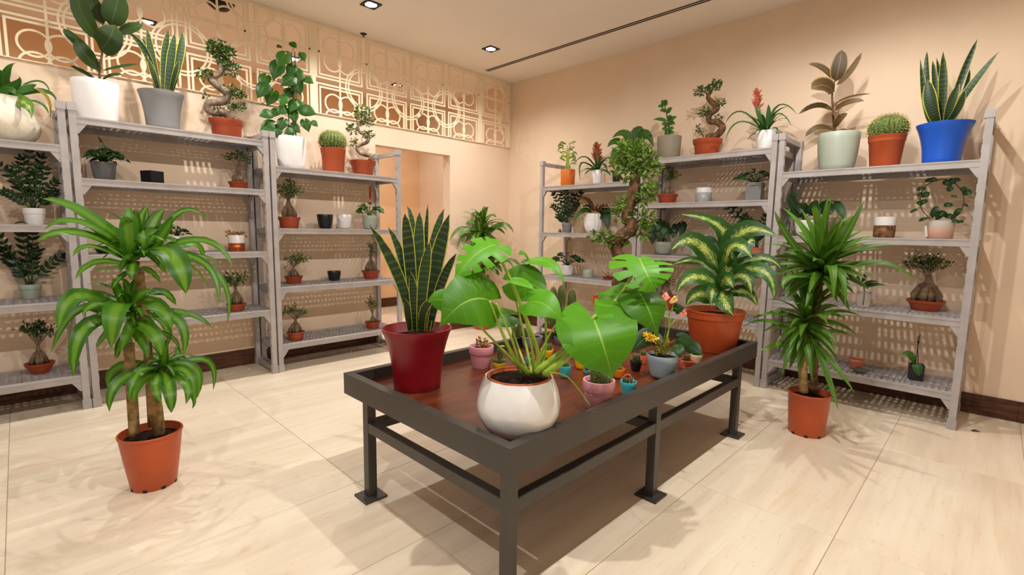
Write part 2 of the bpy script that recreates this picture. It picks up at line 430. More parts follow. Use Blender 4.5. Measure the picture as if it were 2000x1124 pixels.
# ------------------------------------------------------------------ shelving units
PH, PW = 1.83, .034             # post height and width
PLATE = {}
def plate_mesh(w, d):
    key = (round(w, 3), round(d, 3))
    if key in PLATE: return PLATE[key]
    mb = MB(); nx = max(3, round(w/.0385)); ny = 5; rim = .010
    px = (w-2*rim)/nx; py = (d-2*rim)/ny; bx = px*.5; by = py*.32
    for i in range(nx+1):
        c = rim+i*px; mb.box(max(0, c-bx/2), min(w, c+bx/2), 0, d, -.012, 0)
    for j in range(ny+1):
        c = rim+j*py; mb.box(0, w, max(0, c-by/2), min(d, c+by/2), -.010, -.0008)
    mb.box(0, w, 0, .010, -.014, -.0004); mb.box(0, w, d-.010, d, -.014, -.0004)
    o = mb.build('shelf_plate', 'shelf_plate_plastic', None, False); PLATE[key] = o.data; bpy.data.objects.remove(o); return PLATE[key]
def unit(front, a0, a1, depth, shelves, side, label):
    """local frame: x along the run, y from the front (0) to the back (depth)"""
    o = thing('shelving_unit', (front, (a0+a1)/2, 0) if side == 'L' else ((a0+a1)/2, front, 0), label, 'shelf', 'grey plastic shelving units')
    o.rotation_euler.z = math.pi/2 if side == 'L' else 0
    W = a1-a0; hw = W/2-.0015
    for sx in (-1, 1):
        for yb in (0, depth-PW):
            x0 = hw-PW-.005 if sx > 0 else -hw+.005
            p = box('post', 'shelf_plastic', x0, x0+PW, yb, yb+PW, .03, PH-.03, o)
            m1 = MB(); m1.box(x0-.0045, x0+PW+.0045, yb-.004, yb+PW+.004, 0, .06); m1.build('foot', 'shelf_plastic', p, False)
            m2 = MB(); m2.box(x0-.0045, x0+PW+.0045, yb-.004, yb+PW+.004, PH-.045, PH); m2.build('cap', 'shelf_plastic', p, False)
            ri = MB()                                   # row of slots on the inner face of the post
            xi = x0-.003 if sx > 0 else x0+PW
            for k in range(22): ri.box(xi, xi+.003, yb+.008, yb+PW-.008, .16+k*.072, .16+k*.072+.045)
            ri.build('slot_rail', 'shelf_plastic', p, False)['kind'] = 'stuff'
        for z0 in (.012, PH-.047):
            t = MB(); x0 = hw-PW+.004 if sx > 0 else -hw+.004
            t.box(x0, x0+PW-.008, PW, depth-PW, z0, z0+.035); t.build('traverse', 'shelf_plastic', o, False)
    for z in shelves:
        f = MB()
        for yb in (.004, depth-.034): 
            f.box(-hw+PW, hw-PW, yb, yb+.03, z-.042, z-.002)
            f.box(-hw+PW, hw-PW, yb-.003, yb+.033, z-.009, z)
        for sx in (-1, 1): f.box(-hw+.006 if sx < 0 else hw-PW, -hw+PW if sx < 0 else hw-.006, .034, depth-.034, z-.042, z-.004)
        sh = f.build('shelf', 'shelf_plastic', o, False)
        for sx in (-1, 1):
            for yb in (.004, depth-.034):
                xa = sx*(hw-PW); xb = xa-sx*.05
                g_ = MB(); g_.add([(xa,yb+.002,z-.042),(xb,yb+.002,z-.042),(xa,yb+.002,z-.098),(xa-sx*.012,yb+.002,z-.098),
                                   (xa,yb+.028,z-.042),(xb,yb+.028,z-.042),(xa,yb+.028,z-.098),(xa-sx*.012,yb+.028,z-.098)],
                                  [(0,1,3,2),(6,7,5,4),(1,5,7,3),(3,7,6,2),(0,2,6,4),(0,4,5,1)])
                g_.build('corner_bracket', 'shelf_plastic', sh, False)
        n = 4; pw = (2*(hw-PW))/n
        for k in range(n): link('shelf_plate', plate_mesh(pw-.002, depth-.075), sh, (-hw+PW+k*pw+.001, .0375, z-.001))
    return o
FA, FB, DA, DB = .422, -.4726, .405, .44
LX = [-5.13, -4.0203, -2.9163, -1.793]; RX = [.917, 2.06, 3.1439, 4.228]
unit(FA, LX[0], LX[1], DA, (1.582, 1.123, .67, .214), 'L', 'grey shelving unit at the left edge holding two dark ZZ plants')
unit(FA, LX[1], LX[2], DA, (1.757, 1.402, .945, .499), 'L', 'grey shelving unit topped by a rubber plant, snake plant and bonsai')
unit(FA, LX[2], LX[3], DA, (1.584, 1.12, .666, .214), 'L', 'grey shelving unit beside the doorway with a barrel cactus on top')
unit(FB, RX[0], RX[1], DB, (1.575, 1.114, .673, .214), 'R', 'grey shelving unit on the right wall nearest the corner')
unit(FB, RX[1], RX[2], DB, (1.742, 1.376, .939, .463), 'R', 'middle grey shelving unit on the right wall with a bromeliad on top')
unit(FB, RX[2], RX[3], DB, (1.563, 1.12, .655, .216), 'R', 'grey shelving unit at the right end with the blue pot on top')

# ------------------------------------------------------------------ display table
tb = thing('display_table', (2.84, -2.285, 0), 'low dark metal display table with a rimmed wooden tray full of plants', 'table')
ox, oy = 2.84, -2.285
def tbox(name, mat, x0, x1, y0, y1, z0, z1, p): return box(name, mat, x0-ox, x1-ox, y0-oy, y1-oy, z0, z1, p)
tx0, tx1, ty0, ty1, tz, rb, rw = 2.326, 3.3546, -3.3114, -1.259, .5035, .4119, .036
for a in ((tx0,tx1,ty0,ty0+rw),(tx0,tx1,ty1-rw,ty1),(tx0,tx0+rw,ty0+rw,ty1-rw),(tx1-rw,tx1,ty0+rw,ty1-rw)):
    tbox('rim', 'dark_metal', *a, rb, tz, tb)
tbox('board', 'table_board_wood', tx0+rw, tx1-rw, ty0+rw, ty1-rw, .437, .452, tb)
xs, ys, q = (2.51, 3.335), (-3.293, -2.42, -1.50), .019
for x in xs:
    for y in ys:
        lg = tbox('leg', 'dark_metal', x-q, x+q, y-q, y+q, .006, rb, tb)
        tbox('foot_plate', 'dark_metal', x-.05, x+.05, y-.05, y+.05, 0, .009, lg)
for x in xs:
    for y0_, y1_ in ((ys[0], ys[1]), (ys[1], ys[2])): tbox('stretcher', 'dark_metal', x-q+.001, x+q-.001, y0_+q, y1_-q, .294, .334, tb)
for y in ys: tbox('stretcher', 'dark_metal', xs[0]+q, xs[1]-q, y-q+.001, y+q-.001, .294, .334, tb)

# ------------------------------------------------------------------ pots and plants
UP = Vector((0, 0, 1))
def V(p): return Vector(p)
def pot_profile(kind, rt, rb, h):
    """outer wall up, lip, inner wall down to the soil"""
    L = lambda t: rb+(rt-rb)*t
    if kind == 'nursery':
        return [(rb*.96,0),(rb,h*.02),(L(.85)*.955,h*.80),(L(.9)*.985,h*.815),(L(.97)*.985,h*.955),(rt,h*.965),(rt*1.0,h),(rt*.955,h),(rt*.93,h*.95),(rt*.86,h*.86)]
    if kind == 'tub':          # plain pot with a thin rolled lip
        return [(rb*.96,0),(rb,h*.02),(L(.5),h*.5),(L(.94)*.985,h*.945),(rt*.985,h*.95),(rt,h*.965),(rt,h*.99),(rt*.985,h),(rt*.95,h),(rt*.935,h*.96),(rt*.87,h*.87)]
    if kind == 'banded':
        return [(rb*.97,0),(rb,h*.02),(L(.8)*.95,h*.62),(L(.85),h*.64),(rt*.985,h*.66),(rt,h*.97),(rt*.985,h),(rt*.88,h),(rt*.86,h*.97),(rt*.82,h*.84)]
    if kind == 'bowl':
        return [(rb*.95,0),(rb,h*.03),(rt*.86,h*.66),(rt*.89,h*.72),(rt*.95,h*.76),(rt*.985,h*.95),(rt,h),(rt*.93,h),(rt*.89,h*.92),(rt*.8,h*.82)]
    if kind == 'cyl':
        return [(rb*.94,0),(rb,h*.03),(L(.5),h*.5),(rt,h*.985),(rt*.98,h),(rt*.91,h),(rt*.9,h*.97),(rt*.86,h*.86)]
    if kind == 'flare':
        pr = [(rb*.97,0),(rb,h*.015)]
        for k in range(1, 9):
            t = k/8; pr.append((rb+(rt-rb)*(.25*t+.75*t**2.6), h*t*.985))
        return pr+[(rt*1.0,h),(rt*.965,h),(rt*.93,h*.96),(rt*.80,h*.84)]
    if kind == 'cup':          # rounded foot, nearly straight wall
        return [(rb*.62,0),(rb*.82,h*.03),(rb*.95,h*.10),(rb*1.0,h*.2),(L(.45),h*.45),(L(.8),h*.75),(rt,h*.985),(rt*.985,h),(rt*.92,h),(rt*.905,h*.97),(rt*.86,h*.88)]
    if kind == 'taper':        # gentle U with narrow foot
        pr = [(rb*.9,0),(rb,h*.02)]
        for k in range(1, 8):
            t = k/7; pr.append((rb+(rt-rb)*math.sin(t*math.pi/2)**.8, h*t*.985))
        return pr+[(rt*.985,h),(rt*.94,h),(rt*.92,h*.97),(rt*.88,h*.9)]
    if kind == 'round':        # belly: rt = belly radius, rb = foot radius, mouth .8 of belly
        pr = [(rb*.95,0),(rb,h*.012)]
        for t, q in ((.06,.70),(.14,.80),(.26,.91),(.4,.985),(.5,1),(.62,.985),(.76,.945),(.9,.87),(.97,.825),(1,.81)): pr.append((max(rt*q, rb), h*t))
        return pr+[(rt*.775,h*.995),(rt*.77,h*.95),(rt*.76,h*.9)]
    if kind == 'vase':         # wide belly with a narrow neck
        pr = [(rb*.95,0),(rb,h*.012)]
        for t, q in ((.08,.78),(.2,.93),(.33,1),(.48,.985),(.62,.90),(.76,.76),(.87,.66),(.93,.62),(.97,.61),(1,.62)): pr.append((rt*q, h*t))
        return pr+[(rt*.58,h),(rt*.56,h*.95),(rt*.55,h*.9)]
    if kind == 'square':
        k = 1.3
        return [(rb*k*.97,0),(rb*k,h*.02),(rt*k,h*.98),(rt*k*.985,h),(rt*k*.86,h),(rt*k*.85,h*.9),(rt*k*.8,h*.84)]
def pot(parent, kind, mat, rt, rb, h, soil='soil', sx=1, sy=1, rot=0, ribs=0, rib=0, twist=0, notch=False, lid=.02):
    n = 36 if rt > .06 else 24
    pr = pot_profile(kind, rt, rb, h)
    if kind == 'square': n, rot = 4, rot+math.pi/4
    if ribs: n = 96
    p = MB().lathe(pr, n, sx, sy, rot, ribs, rib, twist).build('pot', mat, parent, kind != 'square', None, 50)
    if notch:
        for k in range(8):
            a = 2*math.pi*(k+.3)/8; c, s = math.cos(a), math.sin(a); r = rb*1.0; w = rb*.09; q = MB()
            pts = [(r-.004, -w), (r+.0012, -w), (r+.0012, w), (r-.004, w)]
            q.add([(x*c-y*s, x*s+y*c, z) for z in (0.0005, .013) for x, y in pts], [(0,1,2,3),(7,6,5,4),(0,4,5,1),(1,5,6,2),(2,6,7,3),(3,7,4,0)])
            q.build('drain_notch', 'black_trim', p, False)
    if soil:
        r, z = pr[-1]; rnd = random.Random(int(rt*1e5)+int(h*1e4)); m = MB(); N = 18
        v = [(0, 0, z+.006)]; f = []
        for j, q in enumerate((.35, .7, 1.02)):
            for k in range(N):
                a = 2*math.pi*k/N+rot; v.append((r*q*math.cos(a)*sx, r*q*math.sin(a)*sy, z+(.004-.006*q)*(r/.05)**.5+rnd.uniform(-.002, .002)*(r/.05)**.5))
        for k in range(N): f.append((0, 1+k, 1+(k+1) % N))
        for j in range(2):
            for k in range(N): f.append((1+j*N+k, 1+(j+1)*N+k, 1+(j+1)*N+(k+1) % N, 1+j*N+(k+1) % N))
        m.add(v, f).build('soil', soil, parent)
    return p
SHAPES = {'strap': lambda s: min(1, .55+2.2*s)*max(0, 1-s**3.2)**.8, 'lance': lambda s: max(0, math.sin(math.pi*min(1, s**.8*.97+.03)))**.75,
          'snake': lambda s: (.62+.38*math.sin(min(1, s*1.5)*math.pi/2))*(1 if s < .55 else max(0, 1-((s-.55)/.45)**2)**.75),
          'ellip': lambda s: max(0, 1-(2*(s**.95)-1)**2)**.55, 'yucca': lambda s: min(1, .5+2*s)*max(0, 1-s**2.2)**.9,
          'ovate': lambda s: max(0, math.sin(math.pi*s**.72))**.8}
def qbez(p0, pm, p2, n):
    p0, pm, p2 = V(p0), V(pm), V(p2); c = 2*pm-(p0+p2)*.5
    return [p0*(1-t)**2+c*(2*t*(1-t))+p2*(t*t) for t in (k/n for k in range(n+1))]
def blade(mb, path, width, shape, hint, fold=.15, nx=4, wave=0, roll=0, ph=0, cup=0):
    """one leaf blade along path; hint = direction its face looks"""
    f = SHAPES[shape]; n = len(path)-1; v = []; uv = []; hint = V(hint).normalized()
    for i, p in enumerate(path):
        t = path[min(i+1, n)]-path[max(i-1, 0)]
        if t.length < 1e-8: t = UP.copy()
        t.normalize(); nn = hint-t*hint.dot(t)
        if nn.length < .05: nn = t.orthogonal()
        nn.normalize(); sd = t.cross(nn).normalized()
        if roll: q = Matrix.Rotation(roll, 3, t); nn = q@nn; sd = q@sd
        w = width*.5*max(f(i/n), .02)
        for k in range(nx+1):
            u = 2*k/nx-1
            off = fold*abs(u)*w + wave*w*math.sin(7*i/n*math.pi+ph+(2 if u > 0 else 0))*u*u + cup*w*u*u
            v.append(p+sd*(u*w)+nn*off); uv.append((.5+u*.499, i/n+.001))
    W = nx+1
    return mb.add(v, [(i*W+k, i*W+k+1, (i+1)*W+k+1, (i+1)*W+k) for i in range(n) for k in range(nx)], uv)
def heartleaf(mb, path, width, hint, fold=.12, slits=(), deep=.45, nr=14, nx=6, wave=.0, droop=.25, a0=-75, a1=62, tip=1.75):
    """broad heart leaf built along its side veins; slits = vein positions (0..1) cut in from the edge"""
    n = len(path)-1; hint = V(hint).normalized(); L = sum((path[i+1]-path[i]).length for i in range(n))
    def at(s):
        x = min(max(s, 0), 1)*n; i = min(int(x), n-1); return path[i]+(path[i+1]-path[i])*(x-i), (path[i+1]-path[i]).normalized()
    for side in (-1, 1):
        v = []; uv = []; W = nx+1
        for r in range(nr+1):
            s = r/nr; p, t = at(s**1.15); nn = (hint-t*hint.dot(t))
            if nn.length < .05: nn = t.orthogonal()
            nn.normalize(); sd = t.cross(nn)*side
            a = math.radians(a0+(a1-a0)*s**.75); d = sd*math.cos(a)+t*math.sin(a)
            # vein length so that the outline is heart shaped
            wl = width*.5*(.62+.62*math.sin(math.pi*min(1, (s+.14)*.92))**1.1)*(max(0, 1-s**tip))**.9
            for k in range(W):
                u = k/nx; q = p+d*(u*wl)+nn*((fold*u-droop*u*u+wave*u*math.sin(s*19+side))*wl); v.append(q)
                uv.append((.5+side*u*.499, s+.001))
        F = []
        for r in range(nr):
            for k in range(nx):
                if k >= nx*(1-deep) and any(abs((r+.5)/nr-q) < .5/nr for q in slits): continue
                F.append((r*W+k, r*W+k+1, (r+1)*W+k+1, (r+1)*W+k))
        mb.add(v, F if side > 0 else [tuple(reversed(q)) for q in F], uv)
    return mb
def toward(o): return V((4.301-o.location.x, -4.269-o.location.y, 0)).normalized()
def leaf(parent, h, mat, shape, w, p0, pm, p2, face=.5, fold=.15, roll=0, wave=0, n=8, name='leaf', **kw):
    mb = MB(); path = qbez(p0, pm, p2, n); hint = h*face+UP*(1-face)
    if shape in ('heart', 'split'):
        heartleaf(mb, path, w, hint, fold, (() if shape == 'heart' else (.22, .235, .37, .385, .52, .535, .67)), wave=wave, nr=14 if shape == 'heart' else 34, **kw)
    else: blade(mb, path, w, shape, hint, fold, 4, wave, roll, (p2[0]*37+p2[2]*91) % 6, **kw)
    return mb.build(name, mat, parent)
def rand_leaf_mesh(mb, base, d, length, w, shape, rnd, droop=.6, fold=.15, n=5, hint=None, up=.6, nx=2):
    """free leaf that starts along d and droops"""
    d = V(d).normalized(); p = V(base); path = [p.copy()]; st = length/n
    for k in range(n): p = p+d*st; path.append(p.copy()); d = (d+V((0, 0, -droop/n))).normalized()
    return blade(mb, path, w, shape, hint or UP*up+V((rnd.uniform(-.4,.4), rnd.uniform(-.4,.4), .3)), fold, nx)
def foliage(parent, mat, clusters, size, seed, name='foliage'):
    """dense small leaved pads: clusters of (centre, radius xyz, count)"""
    rnd = random.Random(seed); mb = MB()
    for (c, r, cnt) in clusters:
        for _ in range(cnt):
            while True:
                q = V((rnd.uniform(-1,1), rnd.uniform(-1,1), rnd.uniform(-1,1)))
                if q.length < 1: break
            p = V(c)+V((q.x*r[0], q.y*r[1], q.z*r[2])); d = (q*.8+V((rnd.uniform(-1,1), rnd.uniform(-1,1), rnd.uniform(-.5,.7)))).normalized()
            L = size*rnd.uniform(.75, 1.25); sd = d.cross(V((rnd.uniform(-1,1), rnd.uniform(-1,1), rnd.uniform(-1,1))))
            if sd.length < .05: sd = d.orthogonal()
            sd.normalize(); nn = d.cross(sd); w = L*.24
            mb.add([p, p+d*L*.45+sd*w+nn*w*.3, p+d*L, p+d*L*.45-sd*w+nn*w*.3], [(0,1,2),(0,2,3)], [(.5,.01),(.95,.5),(.5,.99),(.05,.5)])
    o = mb.build(name, mat, parent, False); o['kind'] = 'stuff'; return o
def twigs(mb, start, ends, r0, rnd, sag=.0):
    for e in ends:
        s, e = V(start), V(e); m = (s+e)*.5+V((rnd.uniform(-1,1), rnd.uniform(-1,1), rnd.uniform(.2,1)))*(e-s).length*.14
        mb.tube(qbez(s, m, e, 4), [r0, r0*.8, r0*.6, r0*.45, r0*.3], 5)
def ginseng(parent, seed, z0, zb, R, canopy, cr, h, leafsize=.016, dens=150, mat='ficus_leaf', sparse=False, zbulb=.0):
    """swollen root bonsai. z0 soil height, zb top of the bulb, R bulb radius, canopy list of centres"""
    rnd = random.Random(seed); tr = MB(); H0 = zb-z0
    tr.tube([(0,0,z0-.005),(R*.1,0,z0+H0*.25),(0,R*.1,z0+H0*.55),(R*.05,0,z0+H0*.8),(0,0,zb)], [R*.75,R*.82,R*.62,R*.36,R*.24], 10)
    for k in range(4):
        a = k*1.6+rnd.uniform(-.4,.4); q = V((math.cos(a), math.sin(a), 0))
        tr.tube([V((0,0,z0+H0*.75)), q*R*.55+V((0,0,z0+H0*.55)), q*R*(.95+rnd.uniform(0,.25))+V((0,0,z0+H0*.22)), q*R*1.05+V((0,0,z0-.01))], [R*.22,R*.36,R*.38,R*.24], 8)
    tr.build('trunk', 'bulb_bark', parent)
    br = MB(); ends = [V(c)+V((rnd.uniform(-.5,.5)*cr[0], rnd.uniform(-.5,.5)*cr[0], rnd.uniform(-.3,.4)*cr[1])) for c in canopy for _ in range(5)]
    twigs(br, (0,0,zb-.004), ends, max(R*.13, .0028), rnd); br.build('branches', 'trunk_bark', parent)
    foliage(parent, mat, [(c, (cr[0]*.55, cr[0]*.55, cr[1]*.6), int(dens/len(canopy))) for c in canopy] + [(e, (leafsize*1.3,)*3, 5) for e in ends], leafsize, seed)
def zz(parent, h, seed, base, tips, ll, mat='zz_leaf'):
    rnd = random.Random(seed)
    for tp in tips:
        mb = MB(); b = V(base)+V((rnd.uniform(-.012,.012), rnd.uniform(-.012,.012), 0)); e = V(tp)
        m = (b+e)*.5+V((0,0,1))*(e-b).length*.08*rnd.uniform(.4,1.4)+(b-e)*.0
        path = qbez(b, m, e, 7); lw = .0032
        mb.tube(path, [lw*(1.3-.9*k/7) for k in range(8)], 5); mb.uv = [(.5, .01)]*len(mb.uv)
        for k in range(2, 8):
            t = (path[min(k+1,7)]-path[k-1]).normalized(); sd = t.cross(h).normalized() if abs(t.dot(h)) < .98 else t.orthogonal()
            for s in (-1, 1) if k < 7 else (-1, 1, 0):
                d = (t*(.75 if s else 1)+sd*s*.75+h*rnd.uniform(-.35,.5)).normalized(); L = ll*rnd.uniform(.8,1.1)
                pp = [path[k]+d*L*q for q in (0,.25,.5,.75,1)]; blade(mb, pp, L*.46, 'ovate', h+UP*rnd.uniform(-.2,.8)+sd*s*-.3, .18, 2)
        mb.build('frond', mat, parent)
def bushy(parent, h, seed, base, n, spread, height, L, w, mat, shape='ovate', stem='stem_dark', droop=.7, bias=(0,0,0)):
    rnd = random.Random(seed); st = MB()
    for k in range(n):
        a = k*2.399+rnd.uniform(-.3,.3); q = ((k+.6)/n)**.6
        e = V(base)+V((math.cos(a)*spread*q, math.sin(a)*spread*q, height*(1-.55*q*q)*rnd.uniform(.7,1.05)))+V(bias)*q
        st.tube(qbez(base, (V(base)+e)*.5+V((0,0,.012)), e, 4), [.0025,.0022,.002,.0018,.0015], 5)
        d = (V((math.cos(a), math.sin(a), .35*(1-q)+.1))).normalized(); LL = L*rnd.uniform(.8,1.15)
        p = e.copy(); path = [p.copy()]; dd = d.copy()
        for i in range(6): p = p+dd*LL/6; path.append(p.copy()); dd = (dd+V((0,0,-droop/6))).normalized()
        mb = MB(); hint = UP*.7+h*.5
        if shape == 'heart': heartleaf(mb, path, w*rnd.uniform(.85,1.1), hint, .1, nr=9, nx=3)
        else: blade(mb, path, w*rnd.uniform(.85,1.1), shape, hint, .15, 4, .05, rnd.uniform(-.4,.4))
        mb.build('leaf', mat, parent)
    st.build('stems', stem, parent)
def barrel(parent, c, R, hz, ribs=24, seed=1):
    mb = MB(); nr = 14; n = ribs*4; v = []; c = V(c); sp = MB(); rnd = random.Random(seed)
    prof = [(math.sin(math.pi*(.07+.86*j/nr)), -math.cos(math.pi*(.07+.86*j/nr))) for j in range(nr+1)]
    mb.lathe([(R*q, c.z+hz*z) for q, z in prof], n, 1, 1, 0, ribs, .055, 0)
    mb.add([(0,0,c.z+hz*.99)]+[(R*.2*math.cos(6.283*k/12), R*.2*math.sin(6.283*k/12), c.z+hz*.955) for k in range(12)], [(0,1+k,1+(k+1)%12) for k in range(12)])
    o = mb.build('body', 'cactus_body', parent)
    for k in range(ribs):
        a = 2*math.pi*k/ribs
        for j in range(1, 13):
            th = math.pi*(.12+.80*j/13); r = R*1.055*math.sin(th); p = V((r*math.cos(a), r*math.sin(a), c.z-hz*math.cos(th)*1.03))
            nrm = V((math.cos(a)*math.sin(th), math.sin(a)*math.sin(th), -math.cos(th)))
            for _ in range(5):
                d = (nrm+V((rnd.uniform(-.9,.9), rnd.uniform(-.9,.9), rnd.uniform(-.9,.9)))).normalized(); L = R*rnd.uniform(.14,.24); s = d.orthogonal()*R*.011
                sp.add([p-s, p+s, p+d*L], [(0,1,2)])
    q = sp.build('spines', 'spine', parent, False); q['kind'] = 'stuff'; return o
def column(parent, base, R, hh, ribs=10, seed=1, tilt=(0,0), spine='spine', mat='cactus_green', name='column'):
    mb = MB(); rnd = random.Random(seed); b = V(base); sp = MB(); N = 8
    prof = [(R*.82,0),(R*.95,hh*.12),(R,hh*.4),(R*.98,hh*.7),(R*.85,hh*.87),(R*.55,hh*.96),(R*.2,hh)]
    n = ribs*4; v = []
    for r, z in prof:
        for k in range(n):
            a = 6.2832*k/n; q = r*(1+.09*math.cos(ribs*a)); v.append((b.x+q*math.cos(a)+tilt[0]*z, b.y+q*math.sin(a)+tilt[1]*z, b.z+z))
    f = [(j*n+k, j*n+(k+1)%n, (j+1)*n+(k+1)%n, (j+1)*n+k) for j in range(len(prof)-1) for k in range(n)]
    f.append(tuple((len(prof)-1)*n+k for k in range(n))); mb.add(v, f); o = mb.build(name, mat, parent)
    ns = max(5, int(hh/.008))
    for k in range(ribs):
        a = 6.2832*k/ribs
        for j in range(ns):
            t = (j+.7)/ns; z = t*hh; r = R*1.08*(1 if t < .72 else max(.15, 1-((t-.72)/.28)**2)**.5)
            p = V((b.x+r*math.cos(a)+tilt[0]*z, b.y+r*math.sin(a)+tilt[1]*z, b.z+z)); nrm = V((math.cos(a), math.sin(a), .3))
            for _ in range(3):
                d = (nrm+V((rnd.uniform(-.9,.9), rnd.uniform(-.9,.9), rnd.uniform(-.9,.9)))).normalized(); L = max(.004, R*.3)*rnd.uniform(.7,1.2); s = d.orthogonal()*.0005
                sp.add([p-s, p+s, p+d*L], [(0,1,2)])
    q = sp.build('spines', spine, o, False); q['kind'] = 'stuff'; return o
def flower(parent, c, r, mat, n=9, seed=1, name='flower', up=.5):
    rnd = random.Random(seed); mb = MB()
    for lay, (q, el) in enumerate(((1, .25), (.75, .8), (.5, 1.6))):
        for k in range(n):
            a = 6.2832*(k+lay*.5)/n; d = V((math.cos(a), math.sin(a), el*up*1.4)).normalized()
            blade(mb, [V(c)+d*r*q*t for t in (0,.33,.66,1)], r*.38, 'ellip', UP-d*.3, .2, 2)
    return mb.build(name, mat, parent)
def rosette(parent, h, seed, c, n, L, w, mat, el=(75, -10), droop=1.1, shape='strap', fold=.25, jit=.25, wave=.05, zr=0):
    """spiral head of strap leaves, each an object"""
    rnd = random.Random(seed)
    for k in range(n):
        q = k/max(1, n-1); a = k*2.399+rnd.uniform(-jit,jit); e = math.radians(el[0]+(el[1]-el[0])*q+rnd.uniform(-9,9))
        d = V((math.cos(a)*math.cos(e), math.sin(a)*math.cos(e), math.sin(e))); LL = L*rnd.uniform(.8,1.1)*(.72+.28*math.sin(math.pi*min(1,q+.25)))
        p = V(c)+V((0,0,zr*(1-q))); path = [p.copy()]; N = 8
        for i in range(N): p = p+d*LL/N; path.append(p.copy()); d = (d+V((0,0,-droop*(.4+1.2*i/N)/N))).normalized()
        mb = MB(); hd = V((math.cos(a), math.sin(a), 0)); blade(mb, path, w*rnd.uniform(.8,1.12), shape, UP*.8-hd*.35+h*.35, fold, 4, wave, rnd.uniform(-.35,.35), k)
        mb.build('leaf', mat, parent)

# ------------------------------------------------------------------ every plant and pot, in world metres
o = thing('dracaena', (1.7605,-3.925,0), 'tall dracaena with striped drooping leaves in a terracotta pot on the floor at left', 'plant'); h = toward(o)
pot(o, 'tub', 'terracotta_plastic', .1183, .0842, .2433, soil='soil_mulch', notch=True)
MB().tube(catmull([(-.0075,-.0552,.2321),(-.0071,-.0524,.4312),(-.0069,-.0508,.638)], 5), [.0199,.0199,.0199,.0199,.0199,.0199,.0199,.0199,.0199,.0199,.0199], 10).build('cane', 'cane_bark', o)
MB().tube(catmull([(.004,.0297,.2165),(.0037,.0271,.3416),(.0028,.0204,.4413)], 5), [.0227,.0225,.0223,.0221,.0219,.0218,.0212,.0206,.0201,.0195,.0189], 10).build('cane', 'cane_bark', o)
MB().tube(catmull([(.0007,.0053,.26),(.0016,.0115,.6118),(.0006,.0041,.8015),(.0003,.0021,.9519)], 5), [.0142,.0146,.0149,.0153,.0157,.0161,.0167,.0172,.0178,.0184,.0189,.0185,.0182,.0178,.0174,.017], 10).build('cane', 'cane_bark', o)
MB().tube(catmull([(-.0069,-.0508,.638),(-.0068,-.0501,.6788),(-.0062,-.0455,.7247)], 5), [.0151,.0148,.0144,.014,.0136,.0132,.0125,.0117,.011,.0102,.0095], 7).build('stem', 'stem_green', o)
MB().tube(catmull([(.003,.0223,.4409),(.0057,.042,.4862),(.0086,.0637,.5315)], 5), [.0132,.0131,.0129,.0127,.0125,.0123,.0115,.0108,.01,.0093,.0085], 7).build('stem', 'stem_green', o)
leaf(o, h, 'dracaena_leaf', 'strap', .0539, (-.0017,-.0122,1.0182), (.0293,-.1563,1.1728), (.064,-.272,1.2212), .55, wave=.1)
leaf(o, h, 'dracaena_leaf', 'strap', .0329, (-.0032,-.0235,1.0184), (.0776,-.1719,1.1393), (.0835,-.2773,1.1091), .55, wave=.1)
leaf(o, h, 'dracaena_leaf', 'strap', .0449, (-.0047,-.0346,1.0186), (.0953,-.1904,1.1005), (.1614,-.2985,1.0689), .55, wave=.1)
leaf(o, h, 'dracaena_leaf', 'strap', .0419, (-.0056,-.0414,.9973), (-.0655,-.1108,1.1092), (-.1252,-.1788,1.1413), .55, wave=.1)
leaf(o, h, 'dracaena_leaf', 'strap', .027, (-.0071,-.0525,.9976), (.0801,-.1533,1.0479), (.1332,-.2083,1.0125), .55, wave=.1)
leaf(o, h, 'dracaena_leaf', 'strap', .0329, (-.0036,-.0269,.9612), (.0823,-.1372,.9879), (.1735,-.209,.9327), .55, wave=.1)
leaf(o, h, 'dracaena_leaf', 'strap', .0707, (-.0016,-.0116,.9823), (.0666,-.0299,1.1046), (.0475,-.0215,1.2026), .55, wave=.1)
leaf(o, h, 'dracaena_leaf', 'strap', .0569, (.0012,.0091,.9962), (-.0564,.031,1.074), (-.1125,.0633,1.2231), .55, wave=.1)
leaf(o, h, 'dracaena_leaf', 'strap', .0569, (.0037,.0272,1.0103), (-.0219,.0618,1.1261), (-.0452,.1129,1.2015), .55, wave=.1)
leaf(o, h, 'dracaena_leaf', 'strap', .0479, (.0053,.0388,1.0101), (.0633,.0948,1.1127), (.1161,.1124,1.1702), .55, wave=.1)
leaf(o, h, 'dracaena_leaf', 'strap', .0312, (.007,.0517,1.0318), (-.0271,.1725,1.1945), (-.0617,.2891,1.1517), .55, wave=.1)
leaf(o, h, 'dracaena_leaf', 'strap', .0389, (.0085,.0625,1.017), (.0812,.227,1.0693), (.1438,.3166,.9559), .55, wave=.1)
leaf(o, h, 'dracaena_leaf', 'strap', .1048, (.0584,.0587,1.0408), (.2341,.0889,.9919), (.277,.1081,.8646), .55, wave=.1)
leaf(o, h, 'dracaena_leaf', 'strap', .0509, (.0084,.0621,1.0097), (-.0719,.2137,1.0497), (-.1155,.2648,.9787), .55, wave=.1)
leaf(o, h, 'dracaena_leaf', 'strap', .0371, (.0109,.0803,1.0167), (.1303,.2168,.9668), (.2137,.2366,.8), .55, wave=.1)
leaf(o, h, 'dracaena_leaf', 'strap', .0288, (.0149,.1099,1.0088), (.0881,.2776,.9076), (.1392,.2826,.6946), .55, wave=.1)
leaf(o, h, 'dracaena_leaf', 'strap', .0168, (.0133,.0978,1.009), (-.0718,.2146,.9387), (-.1141,.2753,.8406), .55, wave=.1)
